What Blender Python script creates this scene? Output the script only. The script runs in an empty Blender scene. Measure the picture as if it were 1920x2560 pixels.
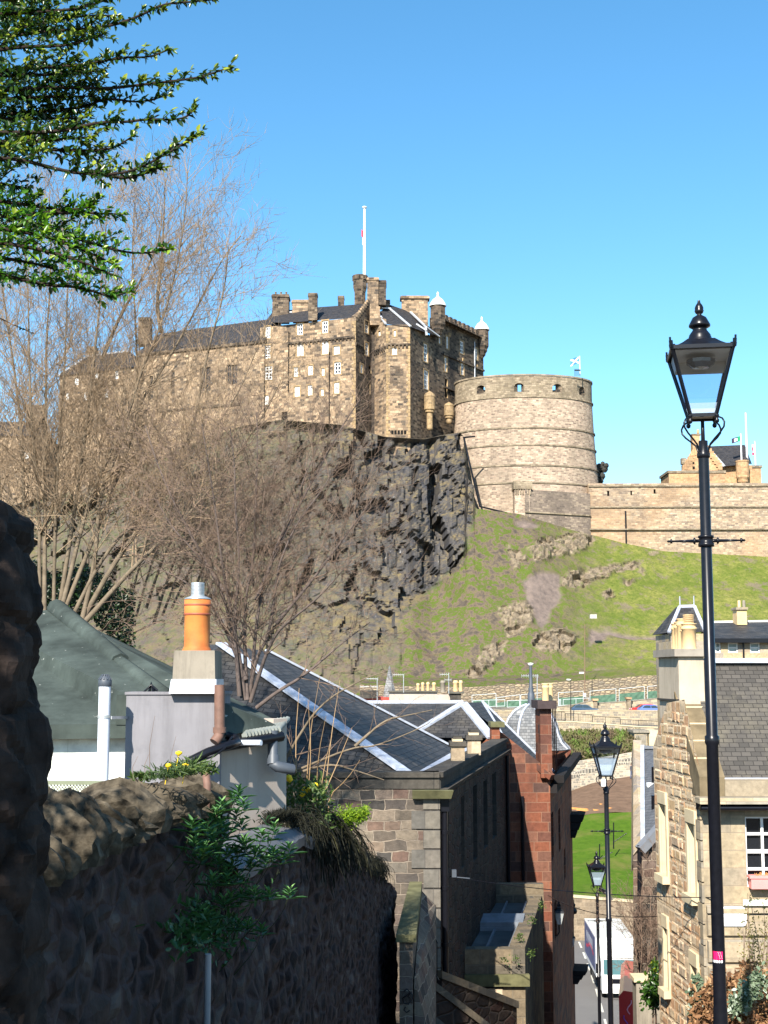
import bpy, math, random
import numpy as np
from mathutils import Vector, noise, Matrix
R = math.radians
rnd = random.Random(7)
scene = bpy.context.scene
col = scene.collection

# ------------------------------------------------------------------ camera, sky, sun, exposure
F = 3300.0                      # focal length in photo pixels (photo 1920 x 2560)
PITCH = math.atan(411.0 / F)
SC = 1.1
cam_d = bpy.data.cameras.new('camera')
cam = bpy.data.objects.new('camera', cam_d)
col.objects.link(cam)
cam.location = (0, 0, 0)
cam.rotation_euler = (R(90) + PITCH, 0, 0)
cam_d.sensor_fit = 'VERTICAL'
cam_d.sensor_height = 36.0
cam_d.lens = F / 2560.0 * 36.0
cam_d.clip_start = 0.05
cam_d.clip_end = 20000
scene.camera = cam

SUN_EL, SUN_AZ = R(38), R(18)    # sun behind the camera, to its left by SUN_AZ
world = bpy.data.worlds.new("World")
scene.world = world
world.use_nodes = True
wn = world.node_tree
bg = wn.nodes['Background']
sky = wn.nodes.new('ShaderNodeTexSky')
sky.sky_type = 'NISHITA'
sky.sun_disc = False
sky.sun_elevation = SUN_EL
sky.sun_rotation = math.pi + SUN_AZ
sky.air_density = 1.0
sky.dust_density = 0.3
sky.ozone_density = 3.0
hs = wn.nodes.new('ShaderNodeHueSaturation')
hs.inputs['Saturation'].default_value = 1.22
hs.inputs['Hue'].default_value = .489
hs.inputs['Value'].default_value = 1.14
wn.links.new(sky.outputs[0], hs.inputs['Color'])
wn.links.new(hs.outputs[0], bg.inputs[0])
bg.inputs[1].default_value = 0.09

sun_d = bpy.data.lights.new('sun', 'SUN')
sun_d.energy = 4.7
sun_d.angle = R(0.5)
sun_d.color = (1.0, 0.93, 0.82)
sun = bpy.data.objects.new('sun', sun_d)
col.objects.link(sun)
to_sun = Vector((-math.sin(SUN_AZ) * math.cos(SUN_EL), -math.cos(SUN_AZ) * math.cos(SUN_EL), math.sin(SUN_EL)))
sun.rotation_euler = to_sun.to_track_quat('Z', 'Y').to_euler()
sun.location = to_sun * 40

vs = scene.view_settings
vs.view_transform = 'Standard'
vs.look = 'None'
vs.exposure = 1.27
vs.gamma = 1
vs.use_curve_mapping = False
scene.render.film_transparent = False
scene.cycles.max_bounces = 6
scene.cycles.diffuse_bounces = 3
scene.cycles.transparent_max_bounces = 12
scene.cycles.caustics_reflective = False
scene.cycles.caustics_refractive = False

CT, ST = math.cos(PITCH), math.sin(PITCH)
def ray(px, py):
    xc, yc = (px - 960.0) / F, (1280.0 - py) / F
    return Vector((xc, CT - yc * ST, ST + yc * CT))
def P(px, py, Y):
    """world point seen at photo pixel (px, py) at depth Y (in units of SC metres)"""
    d = ray(px, py)
    return d * (Y * SC / d.y)
def XY(px, Y):
    p = P(px, 1690, Y)
    return Vector((p.x, p.y))
def proj(v):
    zc = v.y * CT + v.z * ST
    yc = -v.y * ST + v.z * CT
    return 960 + F * v.x / zc, 1280 - F * yc / zc

# ------------------------------------------------------------------ mesh builder
def facenorm(pts):
    n = Vector((0, 0, 0))
    for i in range(len(pts)):
        a, b = pts[i], pts[(i + 1) % len(pts)]
        n.x += (a.y - b.y) * (a.z + b.z); n.y += (a.z - b.z) * (a.x + b.x); n.z += (a.x - b.x) * (a.y + b.y)
    return n.normalized() if n.length > 0 else Vector((0, 0, 1))
class MB:
    def __init__(s):
        s.v = []; s.f = []; s.uv = []; s.mi = []; s.sm = []
    def poly(s, pts, m=0, uv=None, smooth=False):
        pts = [Vector(p) for p in pts]
        if uv is None:
            n = facenorm(pts)
            if abs(n.z) > 0.985: uv = [(p.x, p.y) for p in pts]
            else:
                t = Vector((-n.y, n.x, 0)).normalized(); b = n.cross(t)
                if b.z < 0: b = -b
                uv = [(p.dot(t), p.dot(b)) for p in pts]
        i = len(s.v); s.v += [tuple(p) for p in pts]; s.f.append(tuple(range(i, i + len(pts))))
        s.uv += uv; s.mi.append(m); s.sm.append(smooth)
    def hexa(s, b, t, m=0, bottom=True):
        """prism from bottom loop b to top loop t"""
        n = len(b)
        for i in range(n):
            j = (i + 1) % n
            s.poly([b[i], b[j], t[j], t[i]], m)
        s.poly(list(t), m)
        if bottom: s.poly(list(reversed(b)), m)
    def box(s, lo, hi, m=0, M=None):
        x0, y0, z0 = lo; x1, y1, z1 = hi
        b = [Vector(p) for p in ((x0, y0, z0), (x1, y0, z0), (x1, y1, z0), (x0, y1, z0))]
        t = [Vector(p) for p in ((x0, y0, z1), (x1, y0, z1), (x1, y1, z1), (x0, y1, z1))]
        if M is not None: b = [M @ p for p in b]; t = [M @ p for p in t]
        s.hexa(b, t, m)
    def bar(s, a, b, w, h, m=0):
        """rectangular bar from a to b, w wide sideways, h high"""
        a = Vector(a); b = Vector(b); d = (b - a).normalized()
        u = d.cross(Vector((0, 0, 1)))
        if u.length < 1e-3: u = Vector((1, 0, 0))
        u.normalize(); v = u.cross(d).normalized()
        L = [u * sx * w / 2 + v * sy * h / 2 for sx, sy in ((-1, -1), (1, -1), (1, 1), (-1, 1))]
        s.hexa([a + l for l in L], [b + l for l in L], m)
    def prism(s, loop, z0, z1, m=0, cap=True):
        b = [Vector((p[0], p[1], z0)) for p in loop]; t = [Vector((p[0], p[1], z1)) for p in loop]
        if cap: s.hexa(b, t, m)
        else:
            for i in range(len(b)):
                j = (i + 1) % len(b); s.poly([b[i], b[j], t[j], t[i]], m)
    def tube(s, pts, rad, n=6, m=0, cap=True, smooth=True):
        pts = [Vector(p) for p in pts]
        if not hasattr(rad, '__len__'): rad = [rad] * len(pts)
        rad = list(rad) + [rad[-1]] * len(pts)
        ref = None; rings = []; L = 0; ls = []
        for i, p in enumerate(pts):
            d = (pts[min(i + 1, len(pts) - 1)] - pts[max(i - 1, 0)])
            if d.length < 1e-9: d = Vector((0, 0, 1))
            d.normalize()
            if ref is None: ref = d.orthogonal().normalized()
            ref = (ref - d * ref.dot(d))
            if ref.length < 1e-6: ref = d.orthogonal()
            ref.normalize(); b = d.cross(ref)
            rings.append([p + (ref * math.cos(2 * math.pi * k / n) + b * math.sin(2 * math.pi * k / n)) * rad[i] for k in range(n)])
            if i: L += (pts[i] - pts[i - 1]).length
            ls.append(L)
        base = len(s.v)
        for r_ in rings: s.v += [tuple(q) for q in r_]
        for i in range(len(pts) - 1):
            for k in range(n):
                k2 = (k + 1) % n
                s.f.append((base + i * n + k, base + i * n + k2, base + (i + 1) * n + k2, base + (i + 1) * n + k))
                c = 2 * math.pi * rad[i] / n
                s.uv += [(k * c, ls[i]), ((k + 1) * c, ls[i]), ((k + 1) * c, ls[i + 1]), (k * c, ls[i + 1])]
                s.mi.append(m); s.sm.append(smooth)
        if cap and n > 3:
            for rr in (list(reversed(rings[0])), rings[-1]): s.poly(rr, m)
    def lathe(s, c, prof, n=16, m=0, smooth=True, sq=False):
        """profile of (radius, z) round the vertical axis at c"""
        c = Vector(c); L = 0; rings = []; ls = []
        for i, (r_, z) in enumerate(prof):
            rings.append([c + Vector((r_ * math.cos(2 * math.pi * (k + .5) / n), r_ * math.sin(2 * math.pi * (k + .5) / n), z)) for k in range(n)])
            if i: L += math.hypot(prof[i][0] - prof[i - 1][0], prof[i][1] - prof[i - 1][1])
            ls.append(L)
        base = len(s.v); rm = max(p[0] for p in prof); cc = 2 * math.pi * rm / n
        for r_ in rings: s.v += [tuple(q) for q in r_]
        for i in range(len(prof) - 1):
            for k in range(n):
                k2 = (k + 1) % n
                s.f.append((base + i * n + k, base + i * n + k2, base + (i + 1) * n + k2, base + (i + 1) * n + k))
                s.uv += [(k * cc, ls[i]), ((k + 1) * cc, ls[i]), ((k + 1) * cc, ls[i + 1]), (k * cc, ls[i + 1])]
                s.mi.append(m); s.sm.append(smooth)
        if prof[0][0] > 1e-4: s.poly(list(reversed(rings[0])), m)
        if prof[-1][0] > 1e-4: s.poly(rings[-1], m)
    def build(s, name, mats, parent=None, recenter=True):
        if not isinstance(mats, (list, tuple)): mats = [mats]
        me = bpy.data.meshes.new(name)
        v = np.array(s.v, dtype=np.float64).reshape(-1, 3)
        o = bpy.data.objects.new(name, me)
        if parent is not None:
            L = np.array(world_loc(parent))
            o.parent = parent
        elif recenter and len(v):
            lo, hi = v.min(0), v.max(0)
            L = np.array([(lo[0] + hi[0]) / 2, (lo[1] + hi[1]) / 2, lo[2]])
            o.location = L
        else: L = np.zeros(3)
        own = L if parent is None else np.zeros(3)
        v = v - L
        fast_mesh(me, v, s.f, s.uv, s.mi, s.sm)
        for m in mats: me.materials.append(m)
        col.objects.link(o)
        return o
def world_loc(o):
    L = Vector((0, 0, 0))
    while o is not None: L = L + o.location; o = o.parent
    return L
def fast_mesh(me, v, f, uv, mi, sm):
    cnt = np.array([len(x) for x in f], dtype=np.int32)
    idx = np.fromiter((i for x in f for i in x), dtype=np.int32)
    me.vertices.add(len(v)); me.vertices.foreach_set('co', np.asarray(v, dtype=np.float32).ravel())
    me.loops.add(len(idx)); me.loops.foreach_set('vertex_index', idx)
    me.polygons.add(len(f))
    st = np.zeros(len(f), dtype=np.int32); st[1:] = np.cumsum(cnt)[:-1]
    me.polygons.foreach_set('loop_start', st); me.polygons.foreach_set('loop_total', cnt)
    me.polygons.foreach_set('material_index', np.array(mi, dtype=np.int32))
    me.polygons.foreach_set('use_smooth', np.array(sm, dtype=bool))
    if uv is not None and len(uv):
        ul = me.uv_layers.new(name='UVMap'); ul.data.foreach_set('uv', np.array(uv, dtype=np.float32).ravel())
    me.update(calc_edges=True); me.validate()
def tag(o, label, cat, group=None, kind=None):
    if label: o['label'] = label
    if cat: o['category'] = cat
    if group: o['group'] = group
    if kind: o['kind'] = kind
    return o
def thing(name, loc, label, cat, group=None):
    o = bpy.data.objects.new(name, None); col.objects.link(o); o.location = loc; o.empty_display_size = .3
    return tag(o, label, cat, group)
def struct(o): o['kind'] = 'structure'; return o
def copy_tree(o, parent=None):
    c = o.copy(); col.objects.link(c)
    if parent is not None: c.parent = parent
    for ch in o.children: copy_tree(ch, c)
    return c

# ------------------------------------------------------------------ materials
class NT:
    def __init__(s, name):
        s.m = bpy.data.materials.new(name); s.m.use_nodes = True
        s.t = s.m.node_tree; s.b = s.t.nodes['Principled BSDF']; s.out = s.t.nodes['Material Output']
    def n(s, typ, **k):
        nd = s.t.nodes.new('ShaderNode' + typ)
        for a, v in k.items():
            if a.startswith('i_'):
                key = a[2:]; key = int(key) if key.isdigit() else key.replace('_', ' ')
                s.put(nd.inputs[key], v)
            else: setattr(nd, a, v)
        return nd
    def put(s, sock, v):
        if isinstance(v, bpy.types.NodeSocket): s.t.links.new(v, sock)
        else:
            if isinstance(v, tuple) and len(v) == 3 and sock.type == 'RGBA': v = (*v, 1)
            sock.default_value = v
    def mix(s, fac, a, b, mode='MIX'):
        nd = s.n('MixRGB', blend_type=mode); s.put(nd.inputs[0], fac); s.put(nd.inputs[1], a); s.put(nd.inputs[2], b)
        return nd.outputs[0]
    def math(s, op, a, b=0.0, clamp=False):
        nd = s.n('Math', operation=op, use_clamp=clamp); s.put(nd.inputs[0], a); s.put(nd.inputs[1], b); return nd.outputs[0]
    def ramp(s, fac, stops, interp='LINEAR'):
        nd = s.n('ValToRGB'); nd.color_ramp.interpolation = interp
        e = nd.color_ramp.elements
        while len(e) < len(stops): e.new(0.5)
        for el, (p, c) in zip(e, stops):
            el.position = p; el.color = (c, c, c, 1) if not hasattr(c, '__len__') else (*c, 1)
        s.put(nd.inputs[0], fac); return nd.outputs[0]
    def noise(s, vec, scale, detail=4, rough=.55, out=0, dim='3D'):
        nd = s.n('TexNoise', noise_dimensions=dim); s.put(nd.inputs['Vector'], vec)
        nd.inputs['Scale'].default_value = scale; nd.inputs['Detail'].default_value = detail; nd.inputs['Roughness'].default_value = rough
        return nd.outputs[out]
    def uv(s): return s.n('UVMap').outputs[0]
    def pos(s): return s.n('NewGeometry').outputs['Position']
    def scale(s, vec, x, y, z):
        nd = s.n('VectorMath', operation='MULTIPLY'); s.put(nd.inputs[0], vec); nd.inputs[1].default_value = (x, y, z); return nd.outputs[0]
    def bump(s, h, strength=.5, dist=.05):
        nd = s.n('Bump'); s.put(nd.inputs['Height'], h); nd.inputs['Strength'].default_value = strength; nd.inputs['Distance'].default_value = dist
        s.t.links.new(nd.outputs[0], s.b.inputs['Normal'])
    def fin(s, color, rough=.8, spec=None, metal=0):
        s.put(s.b.inputs['Base Color'], color); s.put(s.b.inputs['Roughness'], rough)
        s.b.inputs['Metallic'].default_value = metal
        if spec is not None: s.b.inputs['Specular IOR Level'].default_value = spec
        return s.m
def mul(c, k): return tuple(x * k for x in c)
def plain(name, c, rough=.7, var=.25, scale=3.0, metal=0, bump=0, spec=None, streak=0, spots=0):
    t = NT(name); nz = t.noise(t.pos(), scale, 6, .6)
    cc = t.mix(t.ramp(nz, [(.3, 0), (.7, 1)]), mul(c, 1 - var), mul(c, 1 + var * .6))
    if streak: cc = t.mix(t.math('MULTIPLY', t.ramp(t.noise(t.scale(t.pos(), 5, 5, .5), 1.2, 6, .7), [(.46, 0), (.7, streak)]), 1), cc, mul(c, .32)); cc = t.mix(t.ramp(t.noise(t.pos(), 2.2, 7, .75), [(.55, 0), (.66, streak * .6)]), cc, mul(c, .5))
    if spots: cc = t.mix(t.ramp(t.noise(t.pos(), 14, 2, .5), [(.72, 0), (.75, spots)]), cc, (.6, .6, .55))
    if bump: t.bump(nz, bump, .02)
    return t.fin(cc, rough, .12 if spec is None and rough > .75 else spec, metal)
def stone(name, cols, mortar, bw=.5, bh=.25, ms=.02, dist=.05, rub=False, soot=None, soot_amt=.6, soot_scale=.25, bump=.5, bd=.04, patch=None, stretch=.35, rough=.9, fine=6.0, rnds=.85):
    t = NT(name); uv = t.uv(); p = t.pos()
    dn = t.noise(uv, 1.0 / max(bw, bh) * (.8 if rub else 1.3), 2, .5, out=1)
    dv = t.n('VectorMath', operation='SUBTRACT'); t.put(dv.inputs[0], dn); dv.inputs[1].default_value = (.5, .5, .5)
    dm = t.scale(dv.outputs[0], dist, dist, 0)
    av = t.n('VectorMath', operation='ADD'); t.put(av.inputs[0], uv); t.put(av.inputs[1], dm); v = av.outputs[0]
    if rub:
        sv = t.scale(v, 1 / bw, 1 / bh, 1)
        vo = t.n('TexVoronoi', voronoi_dimensions='2D', feature='F1'); t.put(vo.inputs['Vector'], sv); vo.inputs['Scale'].default_value = 1; vo.inputs['Randomness'].default_value = rnds
        ve = t.n('TexVoronoi', voronoi_dimensions='2D', feature='DISTANCE_TO_EDGE'); t.put(ve.inputs['Vector'], sv); ve.inputs['Scale'].default_value = 1; ve.inputs['Randomness'].default_value = rnds
        sep = t.n('SeparateColor'); t.put(sep.inputs[0], vo.outputs['Color']); rv = sep.outputs[0]
        e = ms / min(bw, bh)
        mask = t.ramp(ve.outputs['Distance'], [(e * .5, 1), (e * 1.4, 0)])
        hgt = t.ramp(ve.outputs['Distance'], [(0, 0), (e * 3, 1)])
    else:
        b = t.n('TexBrick', offset=.5, offset_frequency=2, squash=.72, squash_frequency=3)
        t.put(b.inputs['Vector'], v)
        for k, val in (('Color1', (0, 0, 0)), ('Color2', (1, 1, 1)), ('Mortar', (.5, .5, .5))): t.put(b.inputs[k], val)
        b.inputs['Scale'].default_value = 1; b.inputs['Mortar Size'].default_value = ms; b.inputs['Mortar Smooth'].default_value = .3
        b.inputs['Brick Width'].default_value = bw; b.inputs['Row Height'].default_value = bh
        rv = b.outputs['Color']; mask = b.outputs['Fac']; hgt = t.math('SUBTRACT', 1, mask)
    n_ = len(cols)
    c = t.ramp(rv, [((i + .5) / n_ if n_ > 1 else .5, k) for i, k in enumerate(cols)])
    nz = t.noise(uv, fine, 5, .65)
    c = t.mix(t.ramp(nz, [(.25, 0), (.75, 1)]), t.mix(1, c, (.62, .62, .62), 'MULTIPLY'), t.mix(1, c, (1.22, 1.22, 1.22), 'MULTIPLY'))
    if patch:
        pz = t.noise(p, patch[1], 3, .5); c = t.mix(t.ramp(pz, [(.48, 0), (.6, patch[2])]), c, patch[0])
    c = t.mix(mask, c, mortar)
    if soot:
        sp = t.scale(p, 1, 1, stretch)
        sz = t.noise(sp, soot_scale, 6, .65)
        c = t.mix(t.ramp(sz, [(.45, 0), (.68, soot_amt)]), c, soot)
    h = t.math('ADD', t.math('MULTIPLY', hgt, .7), t.math('MULTIPLY', nz, .5))
    t.bump(h, bump, bd)
    return t.fin(c, rough, .1)
def slate(name, a, b, bw=.3, bh=.2, lich=None, bump=.5, amt=.6):
    t = NT(name); uv = t.uv()
    br = t.n('TexBrick', offset=.5); t.put(br.inputs['Vector'], uv)
    for k, val in (('Color1', (0, 0, 0)), ('Color2', (1, 1, 1)), ('Mortar', (0, 0, 0))): t.put(br.inputs[k], val)
    br.inputs['Scale'].default_value = 1; br.inputs['Mortar Size'].default_value = bh * .06; br.inputs['Mortar Smooth'].default_value = .2
    br.inputs['Brick Width'].default_value = bw; br.inputs['Row Height'].default_value = bh
    c = t.mix(br.outputs['Color'], a, b)
    nz = t.noise(t.pos(), 1.2, 6, .7)
    if lich: c = t.mix(t.ramp(nz, [(.5, 0), (.72, amt)]), c, lich)
    c = t.mix(br.outputs['Fac'], c, mul(a, .35))
    sx = t.n('SeparateXYZ'); t.put(sx.inputs[0], uv)
    saw = t.math('FRACT', t.math('DIVIDE', sx.outputs[1], bh))
    t.bump(t.math('SUBTRACT', t.math('MULTIPLY', br.outputs['Color'], .4), saw), bump, .02)
    return t.fin(c, .66, .25)
def leafmat(name, a, b, rough=.45, trans=.25, c3=None):
    t = NT(name)
    at = t.n('Attribute', attribute_name='rnd'); 
    st = [(0, a), (.75, b)] + ([(1.0, c3)] if c3 else [])
    c = t.ramp(at.outputs['Fac'], st)
    t.fin(c, rough, .35)
    tr = t.n('BsdfTranslucent'); t.put(tr.inputs[0], t.mix(1, c, (1.3, 1.5, .6), 'MULTIPLY'))
    mx = t.n('MixShader'); mx.inputs[0].default_value = trans
    t.t.links.new(t.b.outputs[0], mx.inputs[1]); t.t.links.new(tr.outputs[0], mx.inputs[2]); t.t.links.new(mx.outputs[0], t.out.inputs[0])
    return t.m
def glassmat(name, tint=(.9, .95, 1), gl=.12, rough=.03):
    t = NT(name)
    tr = t.n('BsdfTransparent'); t.put(tr.inputs[0], tint); g = t.n('BsdfGlossy'); g.inputs['Roughness'].default_value = rough
    mx = t.n('MixShader'); mx.inputs[0].default_value = gl
    t.t.links.new(tr.outputs[0], mx.inputs[1]); t.t.links.new(g.outputs[0], mx.inputs[2]); t.t.links.new(mx.outputs[0], t.out.inputs[0])
    return t.m

M = {}
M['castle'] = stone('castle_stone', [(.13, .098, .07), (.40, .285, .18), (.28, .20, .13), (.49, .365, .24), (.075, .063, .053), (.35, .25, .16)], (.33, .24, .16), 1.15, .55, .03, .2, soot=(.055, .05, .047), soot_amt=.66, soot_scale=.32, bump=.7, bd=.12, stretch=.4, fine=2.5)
M['castle_dark'] = stone('castle_blackened_stone', [(.07, .055, .042), (.18, .135, .10), (.12, .092, .068), (.26, .20, .14), (.045, .04, .036)], (.16, .125, .09), 1.1, .5, .03, .12, soot=(.022, .021, .022), soot_amt=.8, soot_scale=.14, bump=.7, bd=.12, fine=2.5)  # blackened stone, with shade of the right-facing walls put into its colour
M['castle_pale'] = stone('castle_dressed_stone', [(.36, .25, .13), (.42, .30, .17), (.28, .2, .11)], (.3, .22, .14), .6, .4, .02, .05, soot=(.05, .045, .04), soot_amt=.5, soot_scale=.3, bump=.4, bd=.05, fine=2)
M['battery'] = stone('battery_stone', [(.42, .325, .24), (.26, .20, .15), (.53, .425, .32), (.38, .295, .22), (.19, .145, .115), (.46, .345, .26)], (.44, .35, .27), .8, .36, .03, .12, soot=(.12, .10, .075), soot_amt=.5, soot_scale=.12, bump=.6, bd=.1, stretch=.5, fine=2)
M['battery_top'] = stone('battery_parapet_stone', [(.24, .195, .135), (.34, .28, .20), (.18, .145, .105), (.37, .30, .215)], (.24, .19, .135), .9, .42, .03, .1, soot=(.05, .045, .03), soot_amt=.6, soot_scale=.2, bump=.6, bd=.1, fine=2)
M['curtain'] = stone('curtain_wall_stone', [(.41, .31, .21), (.25, .19, .14), (.33, .25, .18), (.52, .42, .30), (.17, .135, .11), (.40, .30, .20)], (.38, .30, .215), .9, .38, .03, .14, soot=(.10, .08, .07), soot_amt=.4, soot_scale=.15, bump=.6, bd=.1, patch=((.40, .235, .11), .07, .4), stretch=1, fine=2)
M['curtain_old'] = stone('older_curtain_stone', [(.20, .16, .13), (.27, .215, .17), (.15, .12, .10), (.33, .265, .2)], (.24, .19, .15), .9, .38, .03, .14, soot=(.07, .06, .055), soot_amt=.6, soot_scale=.2, bump=.6, bd=.1, stretch=.6, fine=2)
M['sandstone'] = stone('warm_sandstone', [(.46, .29, .15), (.52, .34, .19), (.40, .24, .13)], (.42, .28, .17), .9, .4, .02, .05, soot=(.1, .08, .06), soot_amt=.5, soot_scale=.2, bump=.4, bd=.05, stretch=2, fine=2)
M['slate_far'] = slate('dark_far_slate', (.022, .022, .025), (.042, .041, .045), .5, .35, lich=(.075, .06, .045))
M['lead'] = plain('pale_lead', (.42, .44, .47), .5, .25, 3)
M['white'] = plain('white_paint', (.75, .75, .73), .45, .08, 2)
M['pane'] = plain('dark_glass_pane', (.014, .016, .02), .08, .2, 1, spec=.6)
M['blind'] = plain('white_window_blind', (.62, .62, .6), .8, .1, .5)
M['iron'] = plain('black_iron', (.007, .0075, .011), .3, .3, 20, spec=.3)
M['darkhole'] = plain('dark_recess', (.012, .011, .01), .9, .2, 2)
M['greendoor'] = plain('dark_green_paint', (.02, .05, .035), .5, .2, 2)
# ------------------------------------------------------------------ terrain: ground, castle rock, hillside
def interp(x, pts):
    if x <= pts[0][0]: return pts[0][1]
    for (a, ya), (b, yb) in zip(pts, pts[1:]):
        if x <= b: return ya + (yb - ya) * (x - a) / (b - a) if b > a else yb
    return pts[-1][1]
def inpoly(x, y, P_):
    c = False; j = len(P_) - 1
    for i in range(len(P_)):
        xi, yi = P_[i]; xj, yj = P_[j]
        if (yi > y) != (yj > y) and x < (xj - xi) * (y - yi) / (yj - yi) + xi: c = not c
        j = i
    return c
def polydist(x, y, P_):
    """signed distance (positive inside)"""
    best = 1e9
    for (ax, ay), (bx, by) in zip(P_, P_[1:] + P_[:1]):
        dx, dy = bx - ax, by - ay; L = dx * dx + dy * dy
        u = max(0, min(1, ((x - ax) * dx + (y - ay) * dy) / L if L else 0))
        best = min(best, math.hypot(x - ax - u * dx, y - ay - u * dy))
    return best if inpoly(x, y, P_) else -best
CRAG = [(-400, 1330), (0, 1262), (150, 1222), (300, 1178), (450, 1112), (600, 1058), (700, 1040), (850, 1050), (960, 1080), (1100, 1080), (1150, 1070), (1166, 1085), (1170, 1195), (1188, 1212), (1190, 1278), (1172, 1341), (1155, 1406), (1112, 1444), (1055, 1490), (1000, 1535), (1010, 1600), (1000, 1660), (960, 1700), (820, 1730), (600, 1740), (-400, 1740)]
Z6 = lambda L: [(1180 + x / 3.19, 1280 + y / 3.19) for x, y in L]
OUT = [Z6(o) for o in (
    [(270, 270), (300, 230), (330, 300), (420, 340), (430, 400), (350, 450), (290, 380)],
    [(440, 290), (600, 190), (780, 190), (980, 170), (980, 240), (880, 310), (620, 380), (500, 410), (480, 350)],
    [(700, 600), (720, 520), (900, 450), (1080, 400), (1330, 380), (1330, 430), (1220, 480), (1100, 500), (950, 560), (800, 610)],
    [(210, 780), (340, 710), (480, 740), (490, 880), (420, 940), (300, 990), (230, 900)],
    [(50, 1150), (130, 1060), (290, 1020), (240, 1120), (100, 1260), (0, 1330), (-60, 1300)],
    [(460, 1060), (560, 960), (720, 930), (850, 990), (740, 1140), (600, 1130)],
    [(1050, 650), (1110, 600), (1130, 660), (1060, 700)], [(1180, 570), (1230, 530), (1300, 550), (1220, 600)],
    [(1400, 340), (1440, 310), (1490, 325), (1420, 352)], [(1080, 375), (1110, 365), (1105, 385)], [(1340, 465), (1365, 440), (1370, 480)], [(1420, 400), (1450, 395), (1440, 430)])]
SOIL = [Z6(o) for o in ([(400, 560), (520, 470), (700, 500), (690, 620), (720, 690), (640, 770), (560, 980), (520, 900), (460, 760)],
    [(960, 930), (1100, 950), (1300, 990), (1600, 1000), (1600, 1040), (1300, 1020), (1100, 980), (940, 1060), (920, 1000)],
    [(330, 60), (520, 70), (540, 110), (360, 120)], [(980, 1255), (1060, 1270), (1170, 1320), (1060, 1300)])]
TOP = [(-420, 1340), (0, 1270), (150, 1230), (300, 1186), (450, 1120), (600, 1066), (700, 1050), (850, 1062), (960, 1092), (1060, 1098), (1100, 1090), (1150, 1082), (1161, 1092), (1168, 1196), (1184, 1214), (1187, 1262), (1192, 1272), (1300, 1285), (1440, 1328), (1500, 1342), (1560, 1358), (1660, 1378), (1920, 1392), (2400, 1410)]
BOT = 1752
TOPS = [q for q in TOP if not 1100 < q[0] < 1300]
def depthmap(px, py):
    top = interp(px, TOPS)
    ytop = interp(px, [(-420, 300), (150, 286), (400, 270), (700, 259), (890, 255.5), (960, 256.5), (1030, 256), (1078, 262), (1165, 262), (1195, 261), (1300, 255.5), (1330, 254.6), (1483, 260.6), (1600, 261), (1920, 261), (2400, 260)])
    ybot = 214
    u = (BOT - py) / (BOT - top)
    yg = ybot + (ytop - 1.5 - ybot) * u
    # crag: foot slope, then cliff
    uc = u
    yc_ = ybot + (ytop - ybot) * (0.62 * min(1, uc / .42) + 0.30 * max(0, (uc - .42) / .58) + .08 * max(0, (uc - .9) / .1))
    k = max(0, min(1, (1195 - px) / 120.0)); k = k * k * (3 - 2 * k)
    d = polydist(px, py, CRAG) if px < 1260 else -50
    m = max(0, min(1, (d + 10) / 20))
    yv = yg * (1 - k) + yc_ * k
    return yv, m
NX, NY = 470, 230
pxs = np.linspace(-330, 2290, NX)
pxs = np.sort(np.concatenate([pxs, np.linspace(1150, 1200, 26)])); NX = len(pxs)
tv = []; tm = []
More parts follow.
